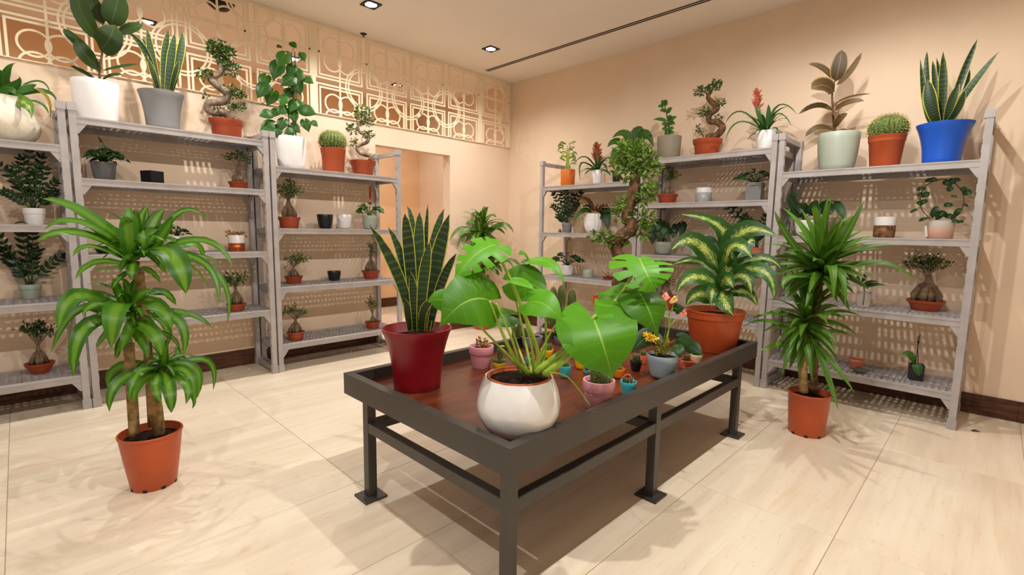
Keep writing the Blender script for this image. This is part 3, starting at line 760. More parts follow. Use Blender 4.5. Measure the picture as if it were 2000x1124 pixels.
leaf(o, h, 'dracaena_leaf', 'strap', .0449, (.0183,-.0142,.9835), (.1165,-.0342,.9622), (.1356,-.0422,.916), .55, wave=.1)
leaf(o, h, 'dracaena_leaf', 'strap', .024, (.0125,.0922,1.0165), (-.0642,.2707,.9852), (-.1536,.3557,.9185), .55, wave=.1)
leaf(o, h, 'dracaena_leaf', 'strap', .0599, (.0303,.0002,1.0122), (.1213,.0013,1.0576), (.1027,.0128,1.1123), .55, wave=.1)
leaf(o, h, 'dracaena_leaf', 'strap', .0359, (-.004,-.0295,1.0114), (-.1603,-.0662,1.0497), (-.213,-.0822,1.0781), .55, wave=.1)
leaf(o, h, 'dracaena_leaf', 'strap', .0479, (.0195,-.0053,.9904), (.1235,.0177,1.0575), (.1572,.0426,1.0927), .55, wave=.1)
leaf(o, h, 'dracaena_leaf', 'strap', .0359, (.0185,-.0122,.9691), (.1314,-.0728,1.0186), (.1859,-.1173,1.0543), .55, wave=.1)
leaf(o, h, 'dracaena_leaf', 'strap', .027, (.0001,.0009,.953), (.1044,.0253,.9446), (.1678,.0468,.8991), .55, wave=.1)
leaf(o, h, 'dracaena_leaf', 'strap', .024, (-.0023,-.017,.9392), (.0718,-.0662,.9261), (.1275,-.1017,.8854), .55, wave=.1)
leaf(o, h, 'dracaena_leaf', 'strap', .024, (-.0022,-.0161,.9536), (-.1314,-.0757,.9478), (-.2189,-.1259,.9293), .55, wave=.1)
leaf(o, h, 'dracaena_leaf', 'strap', .0738, (-.0107,-.0792,.7512), (.0738,-.2001,.8616), (.1253,-.2665,.7413), .55, wave=.1)
leaf(o, h, 'dracaena_leaf', 'strap', .0397, (-.012,-.0885,.7407), (-.0263,-.1939,.7957), (.0115,-.2875,.6432), .55, wave=.1)
leaf(o, h, 'dracaena_leaf', 'strap', .0643, (.0101,-.074,.7307), (.1553,-.1942,.7464), (.1895,-.2396,.577), .55, wave=.1)
leaf(o, h, 'dracaena_leaf', 'strap', .0833, (.0324,-.0584,.8113), (.1874,-.1065,.8028), (.2049,-.1265,.6694), .55, wave=.1)
leaf(o, h, 'dracaena_leaf', 'strap', .0303, (-.009,-.0667,.6692), (.0883,-.0928,.6447), (.1067,-.1061,.6027), .55, wave=.1)
leaf(o, h, 'dracaena_leaf', 'strap', .0587, (.0261,-.0311,.7334), (.1727,.0087,.7051), (.2052,.025,.6133), .55, wave=.1)
leaf(o, h, 'dracaena_leaf', 'strap', .0643, (.0206,.0028,.8271), (.1671,.0419,.7951), (.2106,.0646,.7179), .55, wave=.1)
leaf(o, h, 'dracaena_leaf', 'strap', .0473, (.0046,.0336,.8343), (-.0383,.0894,.8372), (-.0623,.1359,.775), .55, wave=.1)
leaf(o, h, 'dracaena_leaf', 'strap', .0473, (.0052,.0382,.7515), (.0966,.117,.7193), (.1365,.1134,.5844), .55, wave=.1)
leaf(o, h, 'dracaena_leaf', 'strap', .0303, (.0053,.0389,.7632), (.0517,.1578,.7477), (.0832,.2412,.6743), .55, wave=.1)
leaf(o, h, 'dracaena_leaf', 'strap', .0397, (-.0093,-.0684,.7846), (-.1201,-.1416,.8419), (-.1812,-.2204,.7559), .55, wave=.1)
leaf(o, h, 'dracaena_leaf', 'strap', .036, (-.0074,-.0546,.7948), (.0395,-.081,.8811), (.0679,-.0946,.9174), .55, wave=.1)
leaf(o, h, 'dracaena_leaf', 'strap', .0246, (.0046,.0341,.6805), (-.0359,.1076,.6329), (-.0819,.1402,.5563), .55, wave=.1)
leaf(o, h, 'dracaena_leaf', 'strap', .0322, (-.0045,-.0332,.7814), (.0441,-.0469,.879), (.0713,-.0696,.9162), .55, wave=.1)
leaf(o, h, 'dracaena_leaf', 'strap', .0568, (-.0047,-.0346,.7584), (.0975,-.0255,.8381), (.1543,.0215,.8733), .55, wave=.1)
leaf(o, h, 'dracaena_leaf', 'strap', .052, (-.0084,-.0618,.7495), (.1325,-.1395,.831), (.2248,-.2026,.8083), .55, wave=.1)
leaf(o, h, 'dracaena_leaf', 'strap', .0378, (-.0063,-.0462,.7132), (.1182,-.0213,.6611), (.1498,-.0119,.5977), .55, wave=.1)
leaf(o, h, 'dracaena_leaf', 'strap', .0341, (-.0109,-.0806,.7284), (-.0671,-.1227,.6677), (-.1209,-.1476,.6153), .55, wave=.1)
leaf(o, h, 'dracaena_leaf', 'strap', .052, (.0027,.0197,.7532), (-.0888,.0894,.6831), (-.136,.1136,.5958), .55, wave=.1)
leaf(o, h, 'dracaena_leaf', 'strap', .0435, (-.0024,-.0174,.7451), (.1128,-.0615,.7109), (.1484,-.0962,.6344), .55, wave=.1)
leaf(o, h, 'dracaena_leaf', 'strap', .0473, (.0059,.0434,.5104), (-.061,-.0781,.5318), (-.0675,-.1259,.4508), .55, wave=.1)
leaf(o, h, 'dracaena_leaf', 'strap', .0511, (.0051,.038,.4991), (.0878,-.0969,.5105), (.1221,-.1416,.4006), .55, wave=.1)
leaf(o, h, 'dracaena_leaf', 'strap', .0435, (.0051,.038,.4991), (.1157,-.04,.4934), (.1524,-.0667,.4269), .55, wave=.1)
leaf(o, h, 'dracaena_leaf', 'strap', .0549, (.038,.0569,.5025), (.1682,.05,.4514), (.1881,.048,.3637), .55, wave=.1)
leaf(o, h, 'dracaena_leaf', 'strap', .0492, (.0111,.0816,.504), (.1382,.1262,.4987), (.1794,.1324,.3691), .55, wave=.1)
leaf(o, h, 'dracaena_leaf', 'strap', .0341, (.0125,.092,.5146), (.0011,.2311,.5114), (-.0165,.2503,.3631), .55, wave=.1)
leaf(o, h, 'dracaena_leaf', 'strap', .0435, (.0112,.0829,.5284), (.0435,.172,.4933), (.0632,.1683,.3663), .55, wave=.1)
leaf(o, h, 'dracaena_leaf', 'strap', .0378, (.0091,.0672,.5064), (.0484,.0594,.5767), (.0704,.0728,.6263), .55, wave=.1)
leaf(o, h, 'dracaena_leaf', 'strap', .0435, (.0097,.0713,.4934), (.1662,.1092,.4729), (.2147,.095,.3964), .55, wave=.1)
leaf(o, h, 'dracaena_leaf', 'strap', .0397, (.0071,.0522,.4967), (.1623,.0065,.4829), (.204,.0157,.4168), .55, wave=.1)
leaf(o, h, 'dracaena_leaf', 'strap', .0397, (.0092,.0678,.5186), (-.0817,.1416,.5239), (-.1151,.1933,.4481), .55, wave=.1)
leaf(o, h, 'dracaena_leaf', 'strap', .0416, (.0059,.0434,.5104), (.1557,-.0423,.5484), (.2099,-.0894,.4589), .55, wave=.1)
leaf(o, h, 'dracaena_leaf', 'strap', .0378, (.0073,.0535,.5209), (-.0952,.0425,.5515), (-.1403,.0072,.5112), .55, wave=.1)
leaf(o, h, 'dracaena_leaf', 'strap', .0341, (.0098,.072,.5056), (-.0436,.1249,.5472), (-.0841,.1239,.5778), .55, wave=.1)
leaf(o, h, 'dracaena_leaf', 'strap', .0208, (.011,.0809,.4918), (.1193,.1354,.4072), (.1584,.1261,.3528), .55, wave=.1)
rosette(o, h, 51, (.0006,.0047,1.0179), 20, .1977, .0336, 'dracaena_leaf', el=(72,-15), droop=1.7, zr=.0494, wave=.1)
rosette(o, h, 52, (-.0047,-.0346,.7584), 18, .1798, .0306, 'dracaena_leaf', el=(72,-15), droop=1.7, zr=.0449, wave=.1)
rosette(o, h, 53, (.0085,.0627,.5133), 14, .1419, .0241, 'dracaena_leaf', el=(72,-15), droop=1.7, zr=.0355, wave=.1)
o = thing('monstera', (3.205,-3.1223,.452), 'monstera with big leaves in a white fluted round pot at the near table corner', 'plant'); h = toward(o)
pot(o, 'round', 'white_ceramic', .1401, .0714, .1981, soil=None, ribs=14, rib=.008, twist=6)
MB().lathe([(.0981,.1783),(.1072,.1952),(.1072,.2005),(.1002,.2005)], 40).build('inner_pot', 'terracotta_plastic', o)
MB().lathe([(.0981,.1843),(.1002,.2005)], 40).build('inner_wall', 'terracotta_plastic', o)
MB().lathe([(.0995,.1783),(.0995,.1872),(.042,.1932),(.001,.1942)], 30).build('soil', 'soil_mulch', o)
MB().tube(catmull([(.0242,.0231,.2033),(.0082,-.0337,.2687),(.0078,-.1032,.3842),(-.0007,-.139,.4641)], 5), [.0095,.0088,.0082,.0075,.0068,.0061,.0058,.0056,.0053,.005,.0048,.0046,.0045,.0044,.0042,.0041], 8).build('petiole', 'stem_bright', o)
MB().tube(catmull([(.0411,.0393,.2038),(.0449,.0429,.2759),(.0231,-.0056,.4135),(-.0016,-.043,.5188),(-.0411,-.0808,.6301)], 5), [.0095,.009,.0084,.0079,.0073,.0068,.0067,.0065,.0064,.0063,.0061,.006,.0058,.0057,.0056,.0054,.0052,.0049,.0046,.0044,.0041], 8).build('petiole', 'stem_bright', o)
MB().tube(catmull([(.0314,.03,.2036),(-.0184,.0515,.2904),(-.0606,.0528,.41),(-.0765,.0375,.4934)], 5), [.0061,.0057,.0053,.0049,.0045,.0041,.0039,.0038,.0037,.0035,.0034,.0034,.0034,.0034,.0034,.0034], 8).build('petiole', 'stem_bright', o)
MB().tube(catmull([(.0363,.0347,.2037),(.0571,-.0008,.2991),(.0691,-.0447,.3985),(.0886,-.0536,.4601)], 5), [.0061,.0057,.0053,.0049,.0045,.0041,.0039,.0038,.0037,.0035,.0034,.0034,.0034,.0034,.0034,.0034], 8).build('petiole', 'stem_bright', o)
MB().tube(catmull([(.046,.0439,.204),(.0311,.0989,.2917),(-.0015,.1092,.4743),(-.0428,.0697,.5803)], 5), [.0061,.0057,.0053,.0049,.0045,.0041,.0039,.0038,.0037,.0035,.0034,.0033,.0031,.003,.0029,.0027], 8).build('petiole', 'stem_bright', o)
MB().tube(catmull([(.0543,.0242,.2167),(.0981,.0523,.2644),(.1349,.0874,.3122),(.2155,.1229,.4182)], 5), [.0122,.0118,.0114,.011,.0106,.0102,.0098,.0094,.009,.0086,.0082,.0078,.0073,.0069,.0065,.0061], 8).build('petiole', 'stem_bright', o)
MB().tube(catmull([(.0508,.0485,.2041),(.098,.0936,.2638),(.181,.173,.4011),(.225,.2426,.473),(.2636,.2933,.5941)], 5), [.0109,.0105,.0101,.0097,.0092,.0088,.0084,.008,.0076,.0072,.0068,.0067,.0065,.0064,.0063,.0061,.0058,.0056,.0053,.005,.0048], 8).build('petiole', 'stem_bright', o)
MB().tube(catmull([(.0169,.0162,.2031),(-.0469,-.0448,.2939),(-.1197,-.1144,.3968)], 5), [.0061,.0057,.0053,.0049,.0045,.0041,.0039,.0038,.0037,.0035,.0034], 8).build('petiole', 'stem_bright', o)
MB().tube(catmull([(.0801,.035,.2134),(.1361,.0471,.2599),(.1722,.0815,.3068)], 5), [.0122,.012,.0117,.0114,.0112,.0109,.0101,.0092,.0084,.0076,.0068], 8).build('petiole', 'stem_bright', o)
MB().tube(catmull([(.0218,.0208,.2033),(-.0782,.0636,.2921),(-.1138,.0572,.3813)], 5), [.0054,.005,.0046,.0042,.0038,.0034,.0033,.0031,.003,.0029,.0027], 8).build('petiole', 'stem_bright', o)
MB().tube(catmull([(.1024,.0286,.2264),(.1803,.0339,.2264),(.2438,.067,.1443)], 5), [.0027,.0026,.0024,.0023,.0022,.002,.002,.0019,.0018,.0018,.0017], 8).build('petiole', 'stem_bright', o)
MB().tube(catmull([(.0072,.0069,.2029),(.0217,-.0484,.3136),(.0262,-.0994,.3991),(.015,-.124,.457)], 5), [.0061,.0057,.0053,.0049,.0045,.0041,.0039,.0038,.0037,.0035,.0034,.0033,.0031,.003,.0029,.0027], 8).build('petiole', 'stem_bright', o)
MB().tube(catmull([(.0314,.03,.2036),(.055,.0802,.3265),(.0956,.0913,.3922)], 5), [.0048,.0045,.0042,.0039,.0037,.0034,.0033,.0031,.003,.0029,.0027], 8).build('petiole', 'stem_bright', o)
MB().tube(catmull([(.0362,.0346,.2071),(.0354,.0891,.2801),(.0275,.0954,.3613)], 5), [.0048,.0045,.0042,.0039,.0037,.0034,.0033,.0031,.003,.0029,.0027], 8).build('petiole', 'stem_bright', o)
MB().tube(catmull([(.0556,.0532,.2042),(.0887,.1262,.27),(.1491,.2115,.3228),(.2031,.277,.4746)], 5), [.0068,.0065,.0063,.006,.0057,.0054,.0053,.0052,.005,.0049,.0048,.0046,.0045,.0044,.0042,.0041], 8).build('petiole', 'stem_bright', o)
leaf(o, h, 'monstera_leaf', 'heart', .2822, (.2103,.1179,.4065), (.2807,.0745,.3343), (.2918,.1128,.2265), .9, fold=.05, droop=.1, wave=.03, tip=1.2)
leaf(o, h, 'monstera_leaf', 'split', .1972, (.2679,.2835,.592), (.3249,.2274,.5543), (.357,.2304,.5004), .75, fold=.05, droop=.2, deep=.6)
leaf(o, h, 'monstera_leaf', 'split', .17, (.2032,.2771,.4712), (.2647,.2529,.4564), (.3249,.2412,.4064), .55, fold=.05, droop=.2, deep=.5)
leaf(o, h, 'monstera_leaf', 'heart', .136, (.2081,.2818,.4713), (.1848,.2457,.4548), (.1548,.2171,.4814), .35, fold=.05, droop=.2)
leaf(o, h, 'monstera_leaf', 'heart', .1428, (.2778,.2654,.4898), (.3433,.2173,.4435), (.3786,.2234,.3596), .5, fold=.1, droop=.3)
leaf(o, h, 'monstera_leaf', 'heart', .1836, (-.0008,-.139,.466), (-.0003,-.2354,.469), (-.0316,-.3068,.3976), .72, fold=.08, droop=.2, wave=.02)
leaf(o, h, 'monstera_leaf', 'split', .136, (-.0384,-.0781,.6346), (-.0447,-.1672,.5974), (-.0677,-.2307,.5099), .5, fold=.1, droop=.3, deep=.5)
leaf(o, h, 'monstera_leaf', 'heart', .1292, (-.0791,.035,.5037), (.0112,.0384,.5046), (.0785,.0474,.4774), .8, fold=.05, droop=.2)
leaf(o, h, 'monstera_leaf', 'heart', .0408, (-.0016,-.0431,.522), (.063,-.0504,.5153), (.1028,-.0401,.4983), .4, fold=.3, droop=.1)
leaf(o, h, 'monstera_leaf', 'heart', .102, (.0864,-.0558,.4619), (.1592,-.0553,.4612), (.2187,-.04,.4076), .62, fold=.08, droop=.15, wave=.03)
leaf(o, h, 'monstera_leaf', 'heart', .0646, (-.0418,.0707,.5824), (.0685,.0654,.5767), (.1379,.0626,.5079), .35, fold=.1, droop=.25)
leaf(o, h, 'monstera_leaf', 'heart', .0476, (-.0354,.0768,.5805), (-.0343,.0502,.6051), (-.042,.0291,.5985), .4, fold=.1)
leaf(o, h, 'monstera_leaf', 'heart', .102, (-.1138,.0572,.3813), (-.1403,.0043,.3838), (-.1555,-.0794,.3878), .4, fold=.05)
leaf(o, h, 'monstera_leaf', 'heart', .0748, (-.1965,-.1462,.4378), (-.2127,-.1756,.4488), (-.2394,-.2011,.438), .8, fold=.05)
o = thing('snake_plant', (2.5648,-3.092,.452), 'snake plant with yellow edged leaves in a flared dark red pot on the table', 'plant'); h = toward(o)
pot(o, 'flare', 'red_plastic', .1479, .1001, .2609)
leaf(o, h, 'snake_leaf', 'snake', .0474, (-.0124,-.0184,.2531), (-.0232,-.0698,.4736), (-.0615,-.1797,.6948), .9, fold=.22, roll=.074)
leaf(o, h, 'snake_leaf', 'snake', .0359, (-.0079,-.0117,.2571), (-.0456,-.0316,.5185), (-.0896,-.0787,.6869), .9, fold=.22, roll=.145)
leaf(o, h, 'snake_leaf', 'snake', .0539, (-.0034,-.005,.2569), (-.0166,-.0245,.5684), (-.0253,-.0372,.7432), .9, fold=.22, roll=.177)
leaf(o, h, 'snake_leaf', 'snake', .0294, (-.0011,-.0016,.2651), (-.0454,.0221,.6234), (-.0877,.0132,.78), .9, fold=.22, roll=.265)
leaf(o, h, 'snake_leaf', 'snake', .0506, (.0056,.0083,.2481), (-.0109,.0195,.5675), (-.0239,.036,.7521), .9, fold=.22, roll=.144)
leaf(o, h, 'snake_leaf', 'snake', .0229, (.0126,.0186,.3063), (-.0205,.0588,.5826), (-.0293,.0815,.7898), .9, fold=.22, roll=.253)
leaf(o, h, 'snake_leaf', 'snake', .0457, (.0147,.0217,.2561), (.0117,.0707,.5672), (.0262,.1277,.7686), .9, fold=.22, roll=-.283)
leaf(o, h, 'snake_leaf', 'snake', .0654, (.0215,.0318,.2516), (.0449,.0662,.5201), (.0939,.1029,.7433), .9, fold=.22, roll=-.021)
leaf(o, h, 'snake_leaf', 'snake', .0506, (.0326,-.0054,.2501), (.0647,-.0115,.4693), (.0813,.013,.6286), .9, fold=.22, roll=.266)
leaf(o, h, 'snake_leaf', 'snake', .0425, (.0307,.0452,.2512), (.0722,.0708,.4402), (.1263,.115,.5811), .9, fold=.22, roll=.089)
leaf(o, h, 'snake_leaf', 'snake', .0327, (-.0003,-.036,.2516), (.0125,-.0529,.3308), (.0155,-.0662,.3929), .9, fold=.22, roll=.241)
leaf(o, h, 'snake_leaf', 'snake', .0376, (.0371,.0012,.2524), (.0673,-.0076,.3491), (.1194,.0157,.393), .9, fold=.22, roll=-.232)
leaf(o, h, 'snake_leaf', 'snake', .0408, (.0131,-.0163,.251), (.0364,-.0354,.3804), (.0366,-.0529,.509), .9, fold=.22, roll=-.019)
o = thing('dieffenbachia', (3.164,-1.4309,.452), 'dieffenbachia with cream speckled leaves in a big terracotta pot at the far table corner', 'plant'); h = toward(o)
pot(o, 'nursery', 'terracotta_plastic', .1655, .1228, .2381, soil='soil_mulch')
MB().tube(catmull([(.0231,.0093,.2417),(.0216,.0087,.3538),(.0283,.0113,.4875)], 5), [.0271,.0258,.0246,.0233,.0221,.0208,.0192,.0175,.0158,.0142,.0125], 7).build('stem', 'stem_green', o)
leaf(o, h, 'dieffenbachia_leaf', 'ovate', .1107, (.0249,.01,.4653), (.0166,.0067,.6953), (-.158,-.171,.7857), .6, fold=.14, wave=.06)
leaf(o, h, 'dieffenbachia_leaf', 'ovate', .1341, (.0336,.0135,.4768), (.125,-.0146,.6859), (.3066,-.0064,.6665), .75, fold=.14, wave=.06)
leaf(o, h, 'dieffenbachia_leaf', 'ovate', .1224, (.0167,.0067,.4427), (-.0851,-.1203,.628), (-.1796,-.2227,.5826), .7, fold=.14, wave=.06)
leaf(o, h, 'dieffenbachia_leaf', 'ovate', .1224, (.0321,-.0087,.4667), (.1248,-.1116,.6132), (.2332,-.1436,.5525), .6, fold=.14, wave=.06)
leaf(o, h, 'dieffenbachia_leaf', 'ovate', .0816, (.0132,.0053,.4202), (-.1349,.0322,.5108), (-.2875,-.0074,.4776), .5, fold=.14, wave=.06)
leaf(o, h, 'dieffenbachia_leaf', 'ovate', .0979, (.0157,.0063,.3758), (-.0681,-.1566,.4343), (-.1341,-.2261,.3436), .7, fold=.14, wave=.06)
leaf(o, h, 'dieffenbachia_leaf', 'ovate', .1072, (.0159,.0064,.2862), (-.0349,-.1432,.3382), (-.087,-.1964,.2693), .9, fold=.14, wave=.06)
leaf(o, h, 'dieffenbachia_leaf', 'ovate', .1072, (.0373,-.0174,.3574), (.105,-.1411,.3103), (.1605,-.1511,.2373), .95, fold=.14, wave=.06)
leaf(o, h, 'dieffenbachia_leaf', 'ovate', .1107, (.038,.0152,.3995), (.0694,-.0261,.4918), (.0792,-.0114,.5782), .95, fold=.14, wave=.06)
leaf(o, h, 'dieffenbachia_leaf', 'ovate', .0979, (.0467,.0187,.4111), (.1616,-.043,.4457), (.215,-.0647,.3575), .7, fold=.14, wave=.06)
leaf(o, h, 'dieffenbachia_leaf', 'ovate', .0909, (.0542,.0217,.4447), (.2406,.0102,.4803), (.3103,-.005,.3365), .7, fold=.14, wave=.06)
leaf(o, h, 'dieffenbachia_leaf', 'ovate', .0723, (.0529,.0212,.4667), (.2033,.0814,.544), (.3045,.1004,.4888), .6, fold=.14, wave=.06)
leaf(o, h, 'dieffenbachia_leaf', 'ovate', .0723, (.0511,.0205,.3335), (.1689,-.0185,.3596), (.2345,-.0138,.2866), .7, fold=.14, wave=.06)
leaf(o, h, 'dieffenbachia_leaf', 'ovate', .1072, (.0383,-.0062,.3566), (.0963,-.1122,.4288), (.1405,-.1268,.3864), .9, fold=.14, wave=.06)
leaf(o, h, 'dieffenbachia_leaf', 'ovate', .0839, (.0167,.0067,.4427), (-.0596,.03,.6164), (-.1037,.0231,.6377), .7, fold=.14, wave=.06)
leaf(o, h, 'dieffenbachia_leaf', 'ovate', .0816, (.0147,.0059,.3085), (.0214,-.0992,.3621), (.0325,-.1378,.2692), .8, fold=.14, wave=.06)
leaf(o, h, 'dieffenbachia_leaf', 'ovate', .0933, (.0342,.0137,.4657), (.0937,.1452,.62), (.1236,.2111,.6315), .6, fold=.14, wave=.06)
leaf(o, h, 'dieffenbachia_leaf', 'ovate', .0699, (.0455,.0182,.4331), (.154,.191,.4429), (.178,.2867,.4166), .5, fold=.14, wave=.06)
o = thing('yucca', (3.6164,-1.1544,0), 'yucca with two spiky green heads in a terracotta pot on the floor at right', 'plant'); h = toward(o)
pot(o, 'tub', 'terracotta_plastic', .1086, .0895, .2419, soil='soil_mulch', notch=True)
MB().tube(catmull([(-.024,-.0258,.2371),(-.0365,-.0285,.3789),(-.0413,-.0295,.4782)], 5), [.0239,.0236,.0234,.0232,.0229,.0227,.0222,.0217,.0212,.0208,.0203], 10).build('cane', 'cane_bark', o)
MB().tube(catmull([(.0095,.043,.2295),(-.0011,.0407,.5026),(-.0081,.0392,.7569),(-.0082,.0392,.8825)], 5), [.0203,.0203,.0203,.0203,.0203,.0203,.0203,.0203,.0203,.0203,.0203,.0198,.0193,.0189,.0184,.0179], 10).build('cane', 'trunk_brown', o)
rosette(o, h, 11, (.0006,.0001,.913), 72, .3401, .0525, 'yucca_leaf', el=(86,-38), droop=0.8, shape='yucca', fold=.3, wave=.02, zr=.0955, jit=.5)
rosette(o, h, 12, (-.0445,-.0098,.5528), 70, .2804, .043, 'yucca_leaf', el=(86,-75), droop=1.3, shape='yucca', fold=.3, wave=.02, zr=.1432, jit=.5)
leaf(o, h, 'yucca_leaf', 'yucca', .0406, (.0138,.003,.8865), (.2377,.001,.9948), (.4192,-.0103,.9086), .5, fold=.25)
leaf(o, h, 'yucca_leaf', 'yucca', .0525, (-.0229,-.005,.9253), (-.1378,-.1327,1.1134), (-.2062,-.1682,1.2602), .5, fold=.25)
leaf(o, h, 'yucca_leaf', 'yucca', .0525, (.022,.0048,.928), (.1136,-.0774,1.1189), (.1835,-.0825,1.3063), .5, fold=.25)
leaf(o, h, 'yucca_leaf', 'yucca', .0549, (.0412,-.0217,.9038), (.0927,-.1844,.968), (.1189,-.2196,.7959), .5, fold=.25)
leaf(o, h, 'yucca_leaf', 'yucca', .0477, (.0016,.0004,.8994), (-.0983,-.1752,.9017), (-.1011,-.2782,.8421), .5, fold=.25)
leaf(o, h, 'yucca_leaf', 'yucca', .0477, (.0281,-.0143,.9023), (.1252,-.1773,.9447), (.1744,-.2279,.7783), .5, fold=.25)
leaf(o, h, 'yucca_leaf', 'yucca', .031, (-.0639,-.014,.5287), (-.2023,-.0956,.6328), (-.3281,-.1745,.5924), .5, fold=.25)
leaf(o, h, 'yucca_leaf', 'yucca', .0358, (-.0757,-.0166,.5271), (-.1667,-.139,.5016), (-.2167,-.2012,.4741), .5, fold=.25)
leaf(o, h, 'yucca_leaf', 'yucca', .0406, (-.0351,-.0282,.5217), (.0084,-.1517,.5081), (.0494,-.1734,.3444), .5, fold=.25)
leaf(o, h, 'yucca_leaf', 'yucca', .0406, (-.0582,-.0333,.5184), (-.0774,-.1399,.49), (-.0981,-.1854,.3542), .5, fold=.25)
leaf(o, h, 'yucca_leaf', 'yucca', .0382, (.0064,.0014,.5244), (.1234,-.0753,.4359), (.226,-.1039,.3183), .5, fold=.25)
leaf(o, h, 'yucca_leaf', 'yucca', .0382, (.0064,.0014,.5244), (.0953,-.0814,.3765), (.1648,-.1071,.2063), .5, fold=.25)
leaf(o, h, 'yucca_leaf', 'yucca', .0334, (-.0071,-.0016,.5508), (.0854,-.012,.6092), (.1712,-.0136,.5963), .5, fold=.25)
o = thing('pothos', (.252,-4.2784,1.582), 'pothos with drooping variegated leaves in a big cream ribbed vase at the top left', 'plant'); h = toward(o)
pot(o, 'vase', 'cream_ribbed', .1532, .0715, .2535, ribs=0)
leaf(o, h, 'pothos_leaf', 'heart', .0409, (-.015,.003,.2535), (.0299,.0329,.3927), (.0398,.0753,.4423), .7)
leaf(o, h, 'pothos_leaf', 'heart', .049, (.004,-.029,.2535), (.0499,.0616,.3207), (.0798,.0785,.365), .9)
leaf(o, h, 'pothos_leaf', 'heart', .0647, (-.017,-.013,.2535), (.03,.0157,.3425), (.06,-.0063,.3956), .8)
leaf(o, h, 'pothos_leaf', 'heart', .0374, (.025,.016,.2535), (.0297,.1178,.3269), (.0497,.1463,.3339), .8)
leaf(o, h, 'variegated_leaf', 'heart', .0763, (-.02,.018,.2535), (.1398,.0941,.2089), (.1798,.1092,.1219), .95)
leaf(o, h, 'pothos_leaf', 'lance', .0191, (-.0002,.0828,.3252), (.0196,.1638,.3673), (.0295,.2033,.3108), .5)
leaf(o, h, 'pothos_leaf', 'heart', .0374, (-.022,.007,.2535), (.0296,.1817,.3161), (.0495,.2264,.2267), .7)
leaf(o, h, 'yellow_leaf', 'lance', .0191, (-.0002,.1114,.3312), (.0496,.1858,.2795), (.0696,.1897,.1577), .7)
leaf(o, h, 'pothos_leaf', 'lance', .0163, (-.0002,.0986,.2519), (.0596,.1605,.2344), (.0796,.1862,.176), .7)
leaf(o, h, 'pothos_leaf', 'heart', .0545, (-.022,-.03,.2535), (.0501,-.0259,.3113), (.0801,-.0583,.2986), .7)
leaf(o, h, 'pothos_leaf', 'heart', .0545, (.022,-.017,.2535), (.0999,.0384,.2788), (.1299,.0558,.2402), .8)
o = thing('zz_plant', (.222,-4.1909,1.123), 'ZZ plant in a white banded pot on the second shelf at the left edge', 'plant'); h = toward(o)
pot(o, 'banded', 'white_matte', .051, .0429, .0965)
zz(o, h, 3, (0,0,.084), [(-.0483,-.1189,.3295),(.0754,-.0826,.2899),(.0601,.0032,.4114),(-.033,.0547,.3912),(.0759,.0971,.2459),(.0079,.1,.1934),(.0259,-.1084,.1794),(-.0476,-.0309,.3731),(.0699,-.06,.3165),(.0323,.0666,.3216),(.0756,.0294,.3297)], .0429)
o = thing('fallen_leaf', (.322,-4.2518,1.123), 'curled dark leaf lying on the shelf beside the white banded pot', 'leaf'); h = toward(o)
leaf(o, h, 'zz_leaf', 'ovate', .022, (-.0, -.028, .003), (0, 0, .012), (.005, .028, .004), .3)
o = thing('zz_plant', (.092,-4.24,.67), 'ZZ plant in a pale green pot on the third shelf at the left edge', 'plant'); h = toward(o)
pot(o, 'banded', 'pale_green', .0541, .0427, .0883)
zz(o, h, 4, (0,0,.0768), [(.0623,-.101,.3692),(-.0327,-.0944,.284),(-.0217,.0359,.3883),(-.0531,-.0101,.377),(-.056,.1494,.2444),(-.0705,-.0732,.229),(-.0317,.0438,.281)], .0503)
o = thing('ginseng_bonsai', (.1752,-4.2321,.214), 'ginseng ficus bonsai in a terracotta bowl on the lowest shelf at the left edge', 'bonsai'); h = toward(o)
pot(o, 'bowl', 'bowl_plastic', .0718, .042, .0643, sx=1, sy=1)
ginseng(o, 1, .056, .1729, .0303, [(.0036,-.044,.2841),(-.0198,.0176,.2939),(.0075,.0601,.2489),(-.0061,-.0084,.2562)], (.0474,.0306), h, .0229, 190, 'ficus_leaf')
o = thing('rubber_plant', (.252,-3.8651,1.757), 'rubber plant with large dark leaves in a white pot on the top shelf at left', 'plant'); h = toward(o)
pot(o, 'taper', 'white_matte', .118, .0963, .245)
MB().tube(catmull([(.0024,.0239,.2445),(.0027,.0275,.3377),(.0045,.0452,.4234),(.0062,.0624,.5902)], 5), [.0074,.0072,.007,.0069,.0067,.0066,.0064,.0062,.0061,.0059,.0057,.0056,.0054,.0052,.0051,.0049], 7).build('stem', 'stem_brown', o)
leaf(o, h, 'rubber_leaf', 'ellip', .0967, (.0034,.034,.5021), (.0568,-.0352,.6071), (.0746,-.0583,.7389), .8, fold=.12)
leaf(o, h, 'rubber_leaf', 'ellip', .0803, (.006,.0599,.5896), (-.0173,.0282,.6971), (-.0296,.006,.7733), .8, fold=.12)
leaf(o, h, 'rubber_leaf', 'ellip', .1311, (.0097,.0976,.5995), (.0422,.1206,.6887), (.0449,.1481,.7975), .95, fold=.12)
leaf(o, h, 'rubber_leaf', 'ellip', .1393, (.0237,.0361,.4369), (.1072,.0675,.4804), (.1111,.1062,.5799), .95, fold=.12)
leaf(o, h, 'rubber_leaf', 'ellip', .0655, (.0327,.1263,.5608), (.0785,.1822,.5903), (.0951,.2476,.6305), .8, fold=.12)
leaf(o, h, 'rubber_leaf', 'ellip', .0852, (.0039,.0392,.3299), (.0867,-.0377,.3687), (.0928,-.0774,.4516), .85, fold=.12)
leaf(o, h, 'rubber_leaf', 'ellip', .0557, (.0018,.0184,.3867), (-.027,-.0695,.4765), (-.0423,-.1221,.5351), .8, fold=.12)
